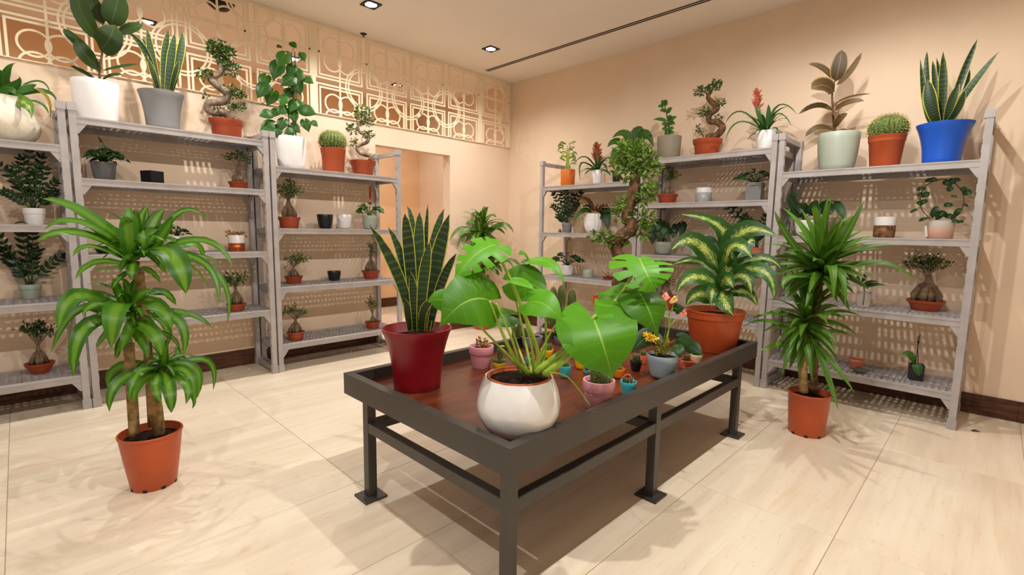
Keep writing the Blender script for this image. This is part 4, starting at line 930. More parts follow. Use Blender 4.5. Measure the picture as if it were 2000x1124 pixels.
leaf(o, h, 'rubber_leaf', 'ellip', .0393, (.001,.0101,.2572), (.0447,-.0559,.2843), (.069,-.1137,.2983), .6, fold=.12)
leaf(o, h, 'rubber_leaf', 'ellip', .0246, (.0039,.0386,.3195), (.0621,.1182,.3516), (.092,.2166,.3841), .6, fold=.12)
leaf(o, h, 'rubber_leaf', 'ellip', .0262, (.003,.0304,.2561), (.0575,.0729,.2907), (.0735,.1326,.3039), .6, fold=.12)
o = thing('snake_plant', (.252,-3.5286,1.757), 'snake plant in a flared grey pot on the top shelf at left', 'plant'); h = toward(o)
pot(o, 'flare', 'grey_ceramic', .1292, .0924, .247)
leaf(o, h, 'snake_leaf', 'snake', .0396, (-.0042,-.0228,.2527), (.0186,-.0648,.4668), (.0319,-.1591,.5826), .9, fold=.22, roll=-.114)
leaf(o, h, 'snake_leaf', 'snake', .0471, (-.0016,-.0089,.2551), (.0134,-.0379,.4424), (.0205,-.0548,.6415), .9, fold=.22, roll=.191)
leaf(o, h, 'snake_leaf', 'snake', .0245, (-.0042,-.0228,.2527), (-.0388,-.0452,.4957), (-.0556,-.0815,.5853), .9, fold=.22, roll=-.012)
leaf(o, h, 'snake_leaf', 'snake', .0453, (.0026,.014,.2534), (.0057,.0313,.4829), (.012,.0655,.6674), .9, fold=.22, roll=-.111)
leaf(o, h, 'snake_leaf', 'snake', .0509, (.006,.0328,.2566), (.031,.0584,.451), (.0474,.0921,.644), .9, fold=.22, roll=-.011)
leaf(o, h, 'snake_leaf', 'snake', .0509, (.0095,.0517,.2598), (.0105,.1132,.491), (.0065,.1468,.6755), .9, fold=.22, roll=.123)
leaf(o, h, 'snake_leaf', 'snake', .0321, (.0095,.0517,.2598), (.0542,.0738,.3726), (.0692,.1002,.4637), .9, fold=.22, roll=-.266)
leaf(o, h, 'snake_leaf', 'snake', .0377, (.0171,-.0174,.2445), (.0436,-.0396,.3384), (.0481,-.0704,.448), .9, fold=.22, roll=.285)
o = thing('s_shaped_bonsai', (.222,-3.1384,1.757), 'S-shaped ficus bonsai with a dense round crown in a terracotta bowl, top shelf at left', 'bonsai'); h = toward(o)
pot(o, 'bowl', 'bowl_plastic', .1157, .0901, .1379, soil='soil')
MB().tube(catmull([(.0086,.031,.1508),(-.0011,-.0041,.189),(-.0255,-.092,.1895),(-.0291,-.1048,.2417),(-.003,-.0109,.2694),(.0041,.0148,.3312),(-.0117,-.0423,.3765),(-.0224,-.0809,.4237),(-.0048,-.0174,.4701),(-.0065,-.0233,.564)], 5), [.0284,.0284,.0284,.0284,.0284,.0284,.0275,.0266,.0258,.0249,.024,.0236,.0231,.0227,.0223,.0218,.0227,.0236,.0245,.0253,.0262,.0266,.0271,.0275,.028,.0284,.028,.0275,.0271,.0266,.0262,.0253,.0245,.0236,.0227,.0218,.0212,.0205,.0199,.0192,.0186,.0192,.0199,.0205,.0212,.0218], 9).build('trunk', 'trunk_bark', o)
MB().tube(catmull([(-.0063,-.0225,.4692),(.0034,.0122,.4943),(.0129,.0467,.5051)], 5), [.0044,.0041,.0039,.0037,.0035,.0033,.0029,.0026,.0023,.002,.0016], 5).build('branch', 'trunk_bark', o)
MB().tube(catmull([(-.021,-.0758,.4246),(-.0271,-.0978,.4398),(-.0334,-.1204,.4407)], 5), [.0044,.0041,.0039,.0037,.0035,.0033,.0029,.0026,.0023,.002,.0016], 5).build('branch', 'trunk_bark', o)
MB().tube(catmull([(.0035,.0127,.3309),(.0089,.0321,.3532),(.0141,.0509,.3609)], 5), [.0044,.0041,.0039,.0037,.0035,.0033,.0029,.0026,.0023,.002,.0016], 5).build('branch', 'trunk_bark', o)
MB().tube(catmull([(-.0264,-.0951,.231),(-.0286,-.1032,.2759),(-.031,-.1118,.3062)], 5), [.0044,.0041,.0039,.0037,.0035,.0033,.0029,.0026,.0023,.002,.0016], 5).build('branch', 'trunk_bark', o)
MB().tube(catmull([(.0048,.0173,.1979),(.0155,.056,.2349),(.0262,.0943,.2574)], 5), [.0044,.0041,.0039,.0037,.0035,.0033,.0029,.0026,.0023,.002,.0016], 5).build('branch', 'trunk_bark', o)
foliage(o, 'ficus_leaf', [((-.0056,-.0203,.6296),(.0764,.0764,.0611),268),((-.014,-.0506,.6354),(.0491,.0491,.0393),111),((.007,.0252,.6087),(.0546,.0546,.0437),137),((.0129,.0467,.5051),(.0601,.0601,.048),165),((.0004,.0016,.5449),(.0437,.0437,.0349),87),((-.0306,-.1103,.4424),(.0459,.0459,.0367),96),((.0125,.045,.3479),(.0546,.0546,.0437),137),((.0256,.0924,.3368),(.0328,.0328,.0262),49),((-.0298,-.1076,.2889),(.0197,.0197,.0157),17),((.0246,.0887,.2505),(.0349,.0349,.028),56),((-.0112,-.0403,.1964),(.0328,.0328,.0262),49),((.0082,.0295,.2362),(.0273,.0273,.0218),34)], .0262, 21)
o = thing('peperomia', (.222,-3.8542,1.402), 'dark leafy plant in a dark grey rounded pot on the second shelf at left', 'plant'); h = toward(o)
pot(o, 'cup', 'dark_grey_ceramic', .0644, .0542, .1187)
bushy(o, h, 5, (0,0,.1033), 44, .061, .0975, .0695, .039, 'dark_leaf', droop=1.2, bias=(.002,.0199,0))
leaf(o, h, 'mid_leaf', 'ovate', .0288, (.0005,.0047,.1399), (.0009,.0088,.2046), (-.0016,-.0154,.2814), .8)
o = thing('square_pot', (.222,-3.6035,1.402), 'small empty dark square pot on the second shelf at left', 'pot'); h = toward(o)
pot(o, 'square', 'black_pot', .0498, .0489, .088, soil=None, rot=.5)
o = thing('ginseng_bonsai', (.222,-3.0787,1.402), 'small ginseng bonsai in a terracotta bowl on the second shelf at left', 'bonsai'); h = toward(o)
pot(o, 'bowl', 'bowl_plastic', .0691, .0498, .0581, sx=1, sy=1)
ginseng(o, 2, .0506, .1688, .0326, [(-.0303,-.0361,.2425),(.0149,.0155,.2505),(.0311,.0566,.2221)], (.0475,.0385), h, .0249, 90, 'ficus_leaf')
o = thing('bromeliad', (.222,-3.4843,.945), 'small dark leafy plant in a whitish pot behind the tall dracaena', 'plant'); h = toward(o)
pot(o, 'cup', 'white_matte', .0502, .0432, .1122)
bushy(o, h, 6, (0,0,.0976), 22, .0502, .0753, .0502, .0261, 'dark_leaf')
o = thing('stone_bowl', (.222,-3.8879,.945), 'low dark bowl on the third shelf hidden behind the dracaena leaves', 'bowl'); h = toward(o)
pot(o, 'cup', 'black_pot', .0471, .0343, .045)
o = thing('copper_planter', (.222,-3.1118,.945), 'white planter with a copper lower half and dried gold trim on the third shelf', 'pot'); h = toward(o)
pot(o, 'cyl', 'white_matte', .057, .0559, .1193, soil='dry_twig')
MB().lathe([(.0553,.001),(.057,.002),(.057,.0597),(.0553,.0599)], 28).build('copper_band', 'copper', o)
foliage(o, 'dry_gold', [((-.0101,-.0356,.1319),(.0205,.0205,.0164),35),((.0015,.0054,.1258),(.0205,.0205,.0164),35),((.0115,.0406,.1261),(.0205,.0205,.0164),35),((.0151,.0531,.1066),(.0114,.0114,.0091),10),((-.0129,-.0454,.106),(.0114,.0114,.0091),10)], .0228, 8)
o = thing('ginseng_bonsai', (.2809,-3.1506,.499), 'small ginseng bonsai in a terracotta bowl on the bottom shelf behind the dracaena', 'bonsai'); h = toward(o)
pot(o, 'bowl', 'bowl_plastic', .068, .0482, .0552, sx=1, sy=1)
ginseng(o, 3, .048, .1794, .0347, [(-.0326,-.0462,.2385),(.0077,-.017,.2335),(.0051,.037,.243)], (.0522,.034), h, .0295, 90, 'ficus_leaf')
o = thing('climbing_pothos', (.252,-2.6944,1.584), 'pothos climbing stakes in a tall white pot on the top shelf beside the bonsai', 'plant'); h = toward(o)
pot(o, 'taper', 'white_matte', .1137, .0912, .2478)
MB().tube(catmull([(-.005,-.0128,.2461),(.0005,.0014,.6035),(.0006,.0014,.8954)], 5), [.004,.004,.004,.004,.004,.004,.004,.004,.004,.004,.004], 7).build('stake', 'stem_dark', o)
MB().tube(catmull([(.0055,.0142,.2487),(.011,.0282,.607),(.0109,.028,.8998)], 5), [.004,.004,.004,.004,.004,.004,.004,.004,.004,.004,.004], 7).build('stake', 'stem_dark', o)
MB().tube(catmull([(.0142,.0364,.2507),(.0195,.0502,.6099),(.0194,.0498,.9034)], 5), [.004,.004,.004,.004,.004,.004,.004,.004,.004,.004,.004], 7).build('stake', 'stem_dark', o)
MB().tube(catmull([(.0256,.0106,.2458),(.0324,.0281,.6031),(.0264,.0127,.8721),(.008,-.0347,.8778)], 5), [.0066,.0063,.0061,.0058,.0056,.0053,.005,.0048,.0045,.0042,.004,.0037,.0034,.0032,.0029,.0026], 7).build('stem', 'stem_dark', o)
leaf(o, h, 'pothos_leaf', 'heart', .0529, (.013,.0306,.9691), (.0376,.0388,.9466), (.0448,.0573,.9218), .85, fold=.1, n=5)
MB().tube(catmull([(.0152,.0391,.9084),(.0178,.0431,.9493),(.013,.0306,.9691)], 5), .0026, 4).build('petiole', 'stem_dark', o)
leaf(o, h, 'pothos_leaf', 'heart', .033, (-.0011,-.0468,.928), (.0121,-.0683,.9166), (.0053,-.0856,.9066), .85, fold=.1, n=5)
leaf(o, h, 'pothos_leaf', 'heart', .0595, (.0544,.0902,.8967), (.0759,.0903,.8637), (.0795,.0995,.8256), .85, fold=.1, n=5)
MB().tube(catmull([(.0141,.0363,.8199),(.0443,.0643,.8607),(.0544,.0902,.8967)], 5), .0026, 4).build('petiole', 'stem_dark', o)
leaf(o, h, 'pothos_leaf', 'heart', .0991, (.0718,-.047,.8472), (.0812,-.0781,.7967), (.07,-.107,.734), .85, fold=.1, n=5)
leaf(o, h, 'pothos_leaf', 'heart', .1123, (.0052,-.0723,.7879), (.0168,-.0975,.7275), (.0082,-.1197,.6512), .85, fold=.1, n=5)
MB().tube(catmull([(.0127,.0327,.7104),(.0199,-.0345,.7345),(.0052,-.0723,.7879)], 5), .0026, 4).build('petiole', 'stem_dark', o)
leaf(o, h, 'pothos_leaf', 'heart', .0991, (.0546,.0106,.6944), (.0584,-.0348,.6589), (.0406,-.0804,.6119), .85, fold=.1, n=5)
leaf(o, h, 'pothos_leaf', 'heart', .0859, (-.0469,-.1482,.6903), (-.0358,-.1748,.646), (-.0453,-.1991,.5909), .85, fold=.1, n=5)
MB().tube(catmull([(.0118,.0303,.6348),(-.017,-.0714,.6595),(-.0469,-.1482,.6903)], 5), .0026, 4).build('petiole', 'stem_dark', o)
leaf(o, h, 'pothos_leaf', 'heart', .0991, (.0078,-.1787,.6055), (.0174,-.2091,.557), (.0061,-.238,.4951), .85, fold=.1, n=5)
leaf(o, h, 'pothos_leaf', 'heart', .0991, (-.0372,-.1039,.5788), (-.0261,-.1305,.5269), (-.0355,-.1546,.4607), .85, fold=.1, n=5)
MB().tube(catmull([(.0101,.0261,.5034),(-.016,-.0495,.5347),(-.0372,-.1039,.5788)], 5), .0026, 4).build('petiole', 'stem_dark', o)
leaf(o, h, 'pothos_leaf', 'heart', .0859, (.03,.0552,.7649), (.0531,.0592,.7204), (.0584,.0729,.665), .85, fold=.1, n=5)
leaf(o, h, 'pothos_leaf', 'heart', .0661, (.0964,.096,.7009), (.1246,.1134,.6829), (.1364,.1437,.6601), .85, fold=.1, n=5)
MB().tube(catmull([(.0119,.0305,.6417),(.0847,.066,.6763),(.0964,.096,.7009)], 5), .0026, 4).build('petiole', 'stem_dark', o)
leaf(o, h, 'pothos_leaf', 'heart', .1123, (.0461,.0329,.6885), (.071,.0419,.6331), (.0787,.0616,.5615), .85, fold=.1, n=5)
leaf(o, h, 'pothos_leaf', 'heart', .0727, (.0352,-.0447,.545), (.049,-.0643,.505), (.0431,-.0795,.4556), .85, fold=.1, n=5)
MB().tube(catmull([(.0099,.0254,.4825),(.0431,-.0245,.5091),(.0352,-.0447,.545)], 5), .0026, 4).build('petiole', 'stem_dark', o)
leaf(o, h, 'pothos_leaf', 'heart', .0793, (.0183,-.033,.4666), (.0248,-.0715,.4403), (.0101,-.1091,.405), .85, fold=.1, n=5)
leaf(o, h, 'pothos_leaf', 'heart', .0991, (.0169,.0242,.51), (.0518,.0587,.495), (.0714,.1091,.47), .85, fold=.1, n=5)
MB().tube(catmull([(.0094,.0243,.4478),(.0248,.0445,.4905),(.0169,.0242,.51)], 5), .0026, 4).build('petiole', 'stem_dark', o)
leaf(o, h, 'pothos_leaf', 'heart', .0991, (.0934,.069,.463), (.1284,.1039,.4497), (.1484,.1552,.4265), .85, fold=.1, n=5)
leaf(o, h, 'pothos_leaf', 'heart', .0793, (.0219,.015,.4467), (.0439,.0163,.4047), (.0479,.0265,.3513), .85, fold=.1, n=5)
MB().tube(catmull([(.0084,.0216,.364),(.0241,.0205,.4033),(.0219,.015,.4467)], 5), .0026, 4).build('petiole', 'stem_dark', o)
leaf(o, h, 'pothos_leaf', 'heart', .0793, (.0342,-.1576,.4031), (.04,-.1979,.3891), (.0242,-.2384,.3674), .85, fold=.1, n=5)
leaf(o, h, 'pothos_leaf', 'heart', .0661, (.0032,-.0939,.4409), (.0136,-.1223,.412), (.0034,-.1484,.3754), .85, fold=.1, n=5)
MB().tube(catmull([(.0088,.0225,.392),(.019,-.0532,.4191),(.0032,-.0939,.4409)], 5), .0026, 4).build('petiole', 'stem_dark', o)
leaf(o, h, 'pothos_leaf', 'heart', .0991, (.0057,-.1314,.3309), (.0091,-.1781,.3044), (-.0096,-.226,.2657), .85, fold=.1, n=5)
leaf(o, h, 'pothos_leaf', 'heart', .0793, (.0225,-.0552,.3697), (.0346,-.0794,.3287), (.0265,-.1002,.2762), .85, fold=.1, n=5)
MB().tube(catmull([(.0076,.0196,.301),(.0309,-.0335,.3315),(.0225,-.0552,.3697)], 5), .0026, 4).build('petiole', 'stem_dark', o)
leaf(o, h, 'pothos_leaf', 'heart', .0793, (.0087,.0085,.3415), (.0383,.0294,.3175), (.0514,.0632,.2838), .85, fold=.1, n=5)
leaf(o, h, 'pothos_leaf', 'heart', .0793, (.0424,.1007,.3872), (.0655,.1051,.3465), (.0711,.1194,.294), .85, fold=.1, n=5)
MB().tube(catmull([(.0075,.0193,.294),(.0289,.0659,.3403),(.0424,.1007,.3872)], 5), .0026, 4).build('petiole', 'stem_dark', o)
leaf(o, h, 'pothos_leaf', 'heart', .0529, (.1284,.1233,.3747), (.1537,.1331,.3555), (.162,.1544,.331), .85, fold=.1, n=5)
leaf(o, h, 'pothos_leaf', 'heart', .0661, (.0684,-.0062,.2953), (.0759,-.0421,.2804), (.0625,-.0765,.2587), .85, fold=.1, n=5)
MB().tube(catmull([(.007,.018,.2518),(.063,-.02,.2812),(.0684,-.0062,.2953)], 5), .0026, 4).build('petiole', 'stem_dark', o)
leaf(o, h, 'pothos_leaf', 'heart', .0661, (.0249,-.0931,.3039), (.0396,-.1106,.268), (.0346,-.1235,.2228), .85, fold=.1, n=5)
leaf(o, h, 'pothos_leaf', 'heart', .0793, (.0229,.0312,.795), (.0342,.0052,.7522), (.0255,-.0173,.7001), .85, fold=.1, n=5)
MB().tube(catmull([(.0128,.033,.7173),(.0191,.0215,.7543),(.0229,.0312,.795)], 5), .0026, 4).build('petiole', 'stem_dark', o)
leaf(o, h, 'pothos_leaf', 'heart', .0793, (.018,.0105,.6031), (.0254,-.0258,.5712), (.0118,-.0606,.5301), .85, fold=.1, n=5)
leaf(o, h, 'pothos_leaf', 'heart', .0793, (.0392,.0263,.5191), (.0513,.0022,.4767), (.0434,-.0181,.4233), .85, fold=.1, n=5)
MB().tube(catmull([(.0094,.0241,.4408),(.0338,.0124,.4764),(.0392,.0263,.5191)], 5), .0026, 4).build('petiole', 'stem_dark', o)
o = thing('barrel_cactus', (.222,-2.3319,1.584), 'round barrel cactus in a terracotta pot on the left top shelf', 'cactus'); h = toward(o)
pot(o, 'nursery', 'terracotta_plastic', .1036, .0832, .2099)
barrel(o, (0,0,.2675), .1051, .0876, 24, 3)
o = thing('s_shaped_bonsai', (.222,-2.058,1.584), 'slender S-shaped bonsai in a terracotta bowl at the right end of the left top shelf', 'bonsai'); h = toward(o)
pot(o, 'bowl', 'bowl_plastic', .1143, .0817, .1382, soil='soil')
MB().tube(catmull([(.0311,.0574,.1496),(.033,.0608,.1895),(.0092,.0171,.1946),(-.0163,-.0302,.2151),(-.021,-.0388,.2617),(.0177,.0326,.3061),(.0218,.0402,.3538),(-.011,-.0202,.3882),(-.0163,-.03,.4419),(.0048,.0088,.4997),(.0069,.0127,.5698)], 5), [.0218,.0218,.0218,.0218,.0218,.0218,.0208,.0199,.019,.018,.0171,.0165,.0159,.0152,.0146,.014,.014,.014,.014,.014,.014,.0146,.0152,.0159,.0165,.0171,.0168,.0165,.0162,.0159,.0156,.0149,.0143,.0137,.0131,.0124,.0124,.0124,.0124,.0124,.0124,.0121,.0118,.0115,.0112,.0109,.0103,.0096,.009,.0084,.0078], 9).build('trunk', 'trunk_bark', o)
MB().tube(catmull([(-.0145,-.0268,.3955),(-.0289,-.0534,.4144),(-.0434,-.0801,.4145)], 5), [.0062,.0059,.0056,.0053,.005,.0047,.0042,.0037,.0033,.0028,.0023], 5).build('branch', 'trunk_bark', o)
MB().tube(catmull([(.0217,.04,.3381),(.0256,.0473,.3677),(.0294,.0543,.3785)], 5), [.0062,.0059,.0056,.0053,.005,.0047,.0042,.0037,.0033,.0028,.0023], 5).build('branch', 'trunk_bark', o)
MB().tube(catmull([(-.0127,-.0234,.2156),(-.0268,-.0495,.2664),(-.0411,-.0757,.2981)], 5), [.0062,.0059,.0056,.0053,.005,.0047,.0042,.0037,.0033,.0028,.0023], 5).build('branch', 'trunk_bark', o)
MB().tube(catmull([(.0048,.0089,.5074),(.0176,.0325,.5033),(.0303,.0559,.4804)], 5), [.0062,.0059,.0056,.0053,.005,.0047,.0042,.0037,.0033,.0028,.0023], 5).build('branch', 'trunk_bark', o)
foliage(o, 'ficus_leaf', [((.0068,.0126,.5621),(.0653,.0653,.0523),114),((.0266,.0491,.4798),(.0467,.0467,.0373),58),((-.0026,-.0049,.4907),(.0467,.0467,.0373),58),((-.0399,-.0736,.4073),(.0389,.0389,.0311),40),((-.047,-.0867,.4217),(.028,.028,.0224),21),((.0198,.0365,.3771),(.0389,.0389,.0311),40),((-.0375,-.0692,.2908),(.0218,.0218,.0174),12),((-.0336,-.062,.3148),(.0187,.0187,.0149),9),((.0331,.061,.3711),(.0233,.0233,.0187),14)], .0311, 22)
o = thing('ginseng_bonsai', (.262,-2.7322,1.12), 'ginseng bonsai with a full crown in a terracotta bowl beside two cups', 'bonsai'); h = toward(o)
pot(o, 'bowl', 'bowl_plastic', .0856, .0657, .0901, sx=1, sy=1)
ginseng(o, 4, .0784, .2257, .0473, [(-.0184,-.0428,.3053),(.0214,.0001,.3471),(.0341,.0504,.301),(.0208,.0011,.282)], (.0795,.0642), h, .0245, 230, 'ficus_leaf')
o = thing('black_cup', (.222,-2.4195,1.12), 'glossy black cup planter on the second shelf next to the white cup', 'pot'); h = toward(o)
pot(o, 'cup', 'black_pot', .0659, .0517, .1206, soil=None)
o = thing('white_cup', (.222,-2.2441,1.12), 'white cup planter on the second shelf next to the black cup', 'pot'); h = toward(o)
pot(o, 'cup', 'white_matte', .0644, .0505, .1244, soil=None)
o = thing('peperomia', (.222,-2.0037,1.12), 'round leaved peperomia in a pale grey-green pot beside the doorway', 'plant'); h = toward(o)
pot(o, 'cup', 'pale_green', .0661, .0551, .1246)
bushy(o, h, 8, (0,0,.1084), 18, .0808, .1138, .0697, .0514, 'mid_leaf', 'ellip', 'stem_green')
o = thing('hanging_tag', (.122,-1.9373,1.529), 'narrow red tag hanging under the top shelf by the doorway', 'tag'); h = toward(o)
MB().box(-.0015,.0015,-.008,.008,-.13,-.01).build('tag', 'tag_red', o, False)
MB().tube([(0,0,-.012),(0,.002,.054)], .0012, 5).build('string', 'tag_white', o)
o = thing('ginseng_bonsai', (.1692,-2.6782,.666), 'small bonsai in a terracotta bowl on the third shelf left of the black cup', 'bonsai'); h = toward(o)
pot(o, 'bowl', 'bowl_plastic', .0733, .0542, .0596, sx=1, sy=1)
ginseng(o, 5, .0518, .1364, .0321, [(-.0074,-.0136,.1974),(.0147,.0381,.2143),(.0371,.0713,.1883)], (.0574,.0351), h, .0239, 90, 'ficus_leaf')
o = thing('black_cup', (.1627,-2.3248,.666), 'small black cup planter alone on the third shelf', 'pot'); h = toward(o)
pot(o, 'cup', 'black_pot', .0575, .0471, .0837, soil=None)
o = thing('ginseng_bonsai', (.187,-1.9811,.666), 'sparse twisted bonsai in a terracotta bowl on the third shelf by the doorway', 'bonsai'); h = toward(o)
pot(o, 'bowl', 'bowl_plastic', .0844, .0619, .0744, sx=1, sy=1)
ginseng(o, 6, .0647, .2049, .0419, [(-.0047,-.0064,.2823),(.003,.0218,.3015),(.0014,.0107,.2435)], (.0413,.0488), h, .0225, 40, 'ficus_leaf')
o = thing('ginseng_bonsai', (.2945,-2.7269,.214), 'ginseng bonsai in a terracotta bowl at the left of the lowest shelf by the doorway', 'bonsai'); h = toward(o)
pot(o, 'bowl', 'bowl_plastic', .0689, .0548, .0697, sx=1, sy=1)
ginseng(o, 7, .0607, .1704, .0395, [(-.0319,-.0439,.2406),(-.0066,-.0031,.2567),(.036,.0379,.2318)], (.0595,.0376), h, .0235, 110, 'ficus_leaf')
o = thing('ginseng_bonsai', (.2725,-2.0212,.214), 'thin sparse bonsai at the right end of the lowest shelf by the doorway', 'bonsai'); h = toward(o)
pot(o, 'bowl', 'bowl_plastic', .0707, .0521, .0629, sx=1, sy=1)
ginseng(o, 8, .0547, .1315, .0241, [(.0109,-.0175,.2708),(.0063,.001,.22),(-.0116,-.0208,.2201)], (.0447,.0558), h, .0223, 50, 'ficus_leaf')
o = thing('dracaena', (.1817,-.5876,0), 'slim dracaena with curling leaves in a terracotta pot in the far corner', 'plant'); h = toward(o)
pot(o, 'nursery', 'terracotta_plastic', .1067, .0784, .145)
MB().tube(catmull([(-.0313,-.005,.1286),(-.0328,-.0067,.4455),(-.0235,.0037,.665),(-.0202,.0075,1.021)], 5), [.022,.0216,.0213,.021,.0207,.0204,.0201,.0198,.0195,.0191,.0188,.0182,.0176,.0169,.0163,.0157], 7).build('cane', 'cane_bark', o)
MB().tube(catmull([(.0454,.0208,.1361),(.0491,.0249,.3884),(.0529,.0292,.6225)], 5), [.022,.0216,.0213,.021,.0207,.0204,.0201,.0198,.0195,.0191,.0188], 7).build('cane', 'cane_bark', o)
rosette(o, h, 31, (-.0054,-.006,1.0521), 30, .3137, .0753, 'dracaena_small_leaf', el=(80,-25), droop=1.9, zr=.12)
rosette(o, h, 32, (.0377,.0421,.6984), 26, .298, .0722, 'dracaena_small_leaf', el=(80,-20), droop=1.9, zr=.1)
leaf(o, h, 'dracaena_small_leaf', 'strap', .0941, (-.0104,-.0117,1.0367), (.0134,-.0751,1.2181), (.048,-.0964,1.3142), .6, wave=.08)
leaf(o, h, 'dracaena_small_leaf', 'strap', .0471, (-.0003,-.0003,1.0522), (.1852,.1171,1.1996), (.3056,.1919,1.0962), .6, wave=.08)
leaf(o, h, 'dracaena_small_leaf', 'strap', .0439, (-.0104,-.0117,1.0367), (-.107,-.2098,1.1477), (-.1677,-.3376,.9962), .6, wave=.08)
leaf(o, h, 'dracaena_small_leaf', 'strap', .0471, (.01,.0112,1.0371), (.1551,.0835,1.1612), (.2549,.1351,1.1251), .6, wave=.08)
leaf(o, h, 'dracaena_small_leaf', 'strap', .0471, (-.0206,-.023,1.0211), (-.0867,-.1871,1.0654), (-.1157,-.2795,.9146), .6, wave=.08)
leaf(o, h, 'dracaena_small_leaf', 'strap', .0439, (.0428,.0479,.6985), (.2601,.201,.7982), (.3694,.2633,.6566), .6, wave=.08)
leaf(o, h, 'dracaena_small_leaf', 'strap', .0471, (.0428,.0479,.6985), (.1779,.109,.8427), (.3149,.2022,.6941), .6, wave=.08)
leaf(o, h, 'dracaena_small_leaf', 'strap', .0627, (.0378,.0423,.6673), (.0057,-.0837,.6713), (.0058,-.1435,.5826), .6, wave=.08)
o = thing('lucky_bamboo', (1.1383,-.2926,1.575), 'lucky bamboo in an orange cylinder pot on the corner top shelf', 'plant'); h = toward(o)
pot(o, 'cyl', 'orange_pot', .073, .0705, .1717)
MB().tube(catmull([(-.0192,-.0153,.1676),(-.0126,-.01,.2772),(-.0213,-.0169,.3823)], 5), [.0066,.0065,.0063,.0061,.006,.0058,.0055,.0051,.0048,.0045,.0041], 7).build('stem', 'stem_bright', o)
m_ = random.Random(0)
MB().tube(catmull([(-.0115,-.0091,.1676),(-.0065,-.0051,.2934),(-.0091,-.0073,.4144)], 5), [.0066,.0065,.0063,.0061,.006,.0058,.0055,.0051,.0048,.0045,.0041], 7).build('stem', 'stem_bright', o)
m_ = random.Random(1)
MB().tube(catmull([(-.0037,-.0029,.1676),(.0005,.0004,.2691),(.0048,.0038,.3661)], 5), [.0066,.0065,.0063,.0061,.006,.0058,.0055,.0051,.0048,.0045,.0041], 7).build('stem', 'stem_bright', o)
m_ = random.Random(2)
MB().tube(catmull([(.0041,.0032,.1676),(.003,.0024,.3015),(.0098,.0078,.4304)], 5), [.0066,.0065,.0063,.0061,.006,.0058,.0055,.0051,.0048,.0045,.0041], 7).build('stem', 'stem_bright', o)
m_ = random.Random(3)
MB().tube(catmull([(.0118,.0094,.1677),(-.0022,-.0017,.2448),(-.0006,-.0004,.3177)], 5), [.0066,.0065,.0063,.0061,.006,.0058,.0055,.0051,.0048,.0045,.0041], 7).build('stem', 'stem_bright', o)
m_ = random.Random(4)
leaf(o, h, 'bamboo_leaf', 'lance', .0199, (-.032,-.0254,.3714), (-.067,-.052,.3929), (-.0595,-.0997,.3341), .7, n=4)
leaf(o, h, 'bamboo_leaf', 'lance', .0199, (.005,.004,.2859), (.054,.0098,.3031), (.0553,.0504,.2981), .7, n=4)
leaf(o, h, 'bamboo_leaf', 'lance', .0199, (.0095,.0075,.28), (.0494,.0112,.2936), (.0665,.0248,.247), .7, n=4)
leaf(o, h, 'bamboo_leaf', 'lance', .0199, (-.0056,-.0044,.376), (.0478,-.0067,.3903), (.0631,.0144,.3743), .7, n=4)
leaf(o, h, 'bamboo_leaf', 'lance', .0199, (-.0152,-.0121,.2903), (-.0502,-.0374,.3115), (-.0387,-.0896,.2565), .7, n=4)
leaf(o, h, 'bamboo_leaf', 'lance', .0199, (.0062,.0049,.2176), (.0494,.024,.2389), (.0553,.0632,.2179), .7, n=4)
leaf(o, h, 'bamboo_leaf', 'lance', .0199, (.0181,.0144,.3266), (.0673,.0178,.3426), (.0614,.068,.3108), .7, n=4)
leaf(o, h, 'bamboo_leaf', 'lance', .0199, (-.0016,-.0013,.2856), (.0464,-.004,.2988), (.061,.014,.2728), .7, n=4)
leaf(o, h, 'bamboo_leaf', 'lance', .0199, (-.0361,-.0287,.3959), (-.073,-.0428,.4161), (-.0618,-.09,.38), .7, n=4)
leaf(o, h, 'bamboo_leaf', 'lance', .0199, (-.0338,-.0269,.328), (-.0721,-.033,.3472), (-.0765,-.0595,.3571), .7, n=4)
leaf(o, h, 'bamboo_leaf', 'lance', .0199, (-.0271,-.0215,.4229), (-.0447,-.0598,.438), (-.0595,-.0767,.4279), .7, n=4)
leaf(o, h, 'bamboo_leaf', 'lance', .0199, (.0138,.011,.4303), (.0436,.0308,.4473), (.0465,.0625,.4492), .7, n=4)
leaf(o, h, 'bamboo_leaf', 'lance', .0199, (-.0166,-.0132,.4227), (-.0396,-.0494,.4401), (-.0669,-.0545,.4546), .7, n=4)
leaf(o, h, 'bamboo_leaf', 'lance', .0199, (.021,.0167,.2521), (.0621,.0226,.2671), (.0692,.0512,.2292), .7, n=4)
leaf(o, h, 'bamboo_leaf', 'lance', .0199, (-.0012,-.001,.3078), (.0464,.0126,.3276), (.0592,.0445,.2646), .7, n=4)
leaf(o, h, 'bamboo_leaf', 'lance', .0199, (-.0379,-.0301,.4072), (-.0811,-.0402,.4298), (-.0697,-.0899,.3941), .7, n=4)
leaf(o, h, 'bamboo_leaf', 'lance', .0199, (-.0146,-.0116,.3366), (-.0105,-.0697,.3454), (-.0537,-.0478,.3496), .7, n=4)
leaf(o, h, 'bamboo_leaf', 'lance', .0199, (.0174,.0138,.3008), (.0494,.0265,.3157), (.0644,.0423,.268), .7, n=4)
leaf(o, h, 'bamboo_leaf', 'lance', .0199, (.0209,.0166,.3234), (.0349,.0533,.3432), (.0794,.0299,.321), .7, n=4)
leaf(o, h, 'bamboo_leaf', 'lance', .0199, (-.0177,-.0141,.2602), (-.0446,-.0521,.2801), (-.0773,-.0551,.3033), .7, n=4)
leaf(o, h, 'bamboo_leaf', 'lance', .0199, (.008,.0064,.3771), (.0642,-.0116,.3854), (.0472,.0426,.4003), .7, n=4)
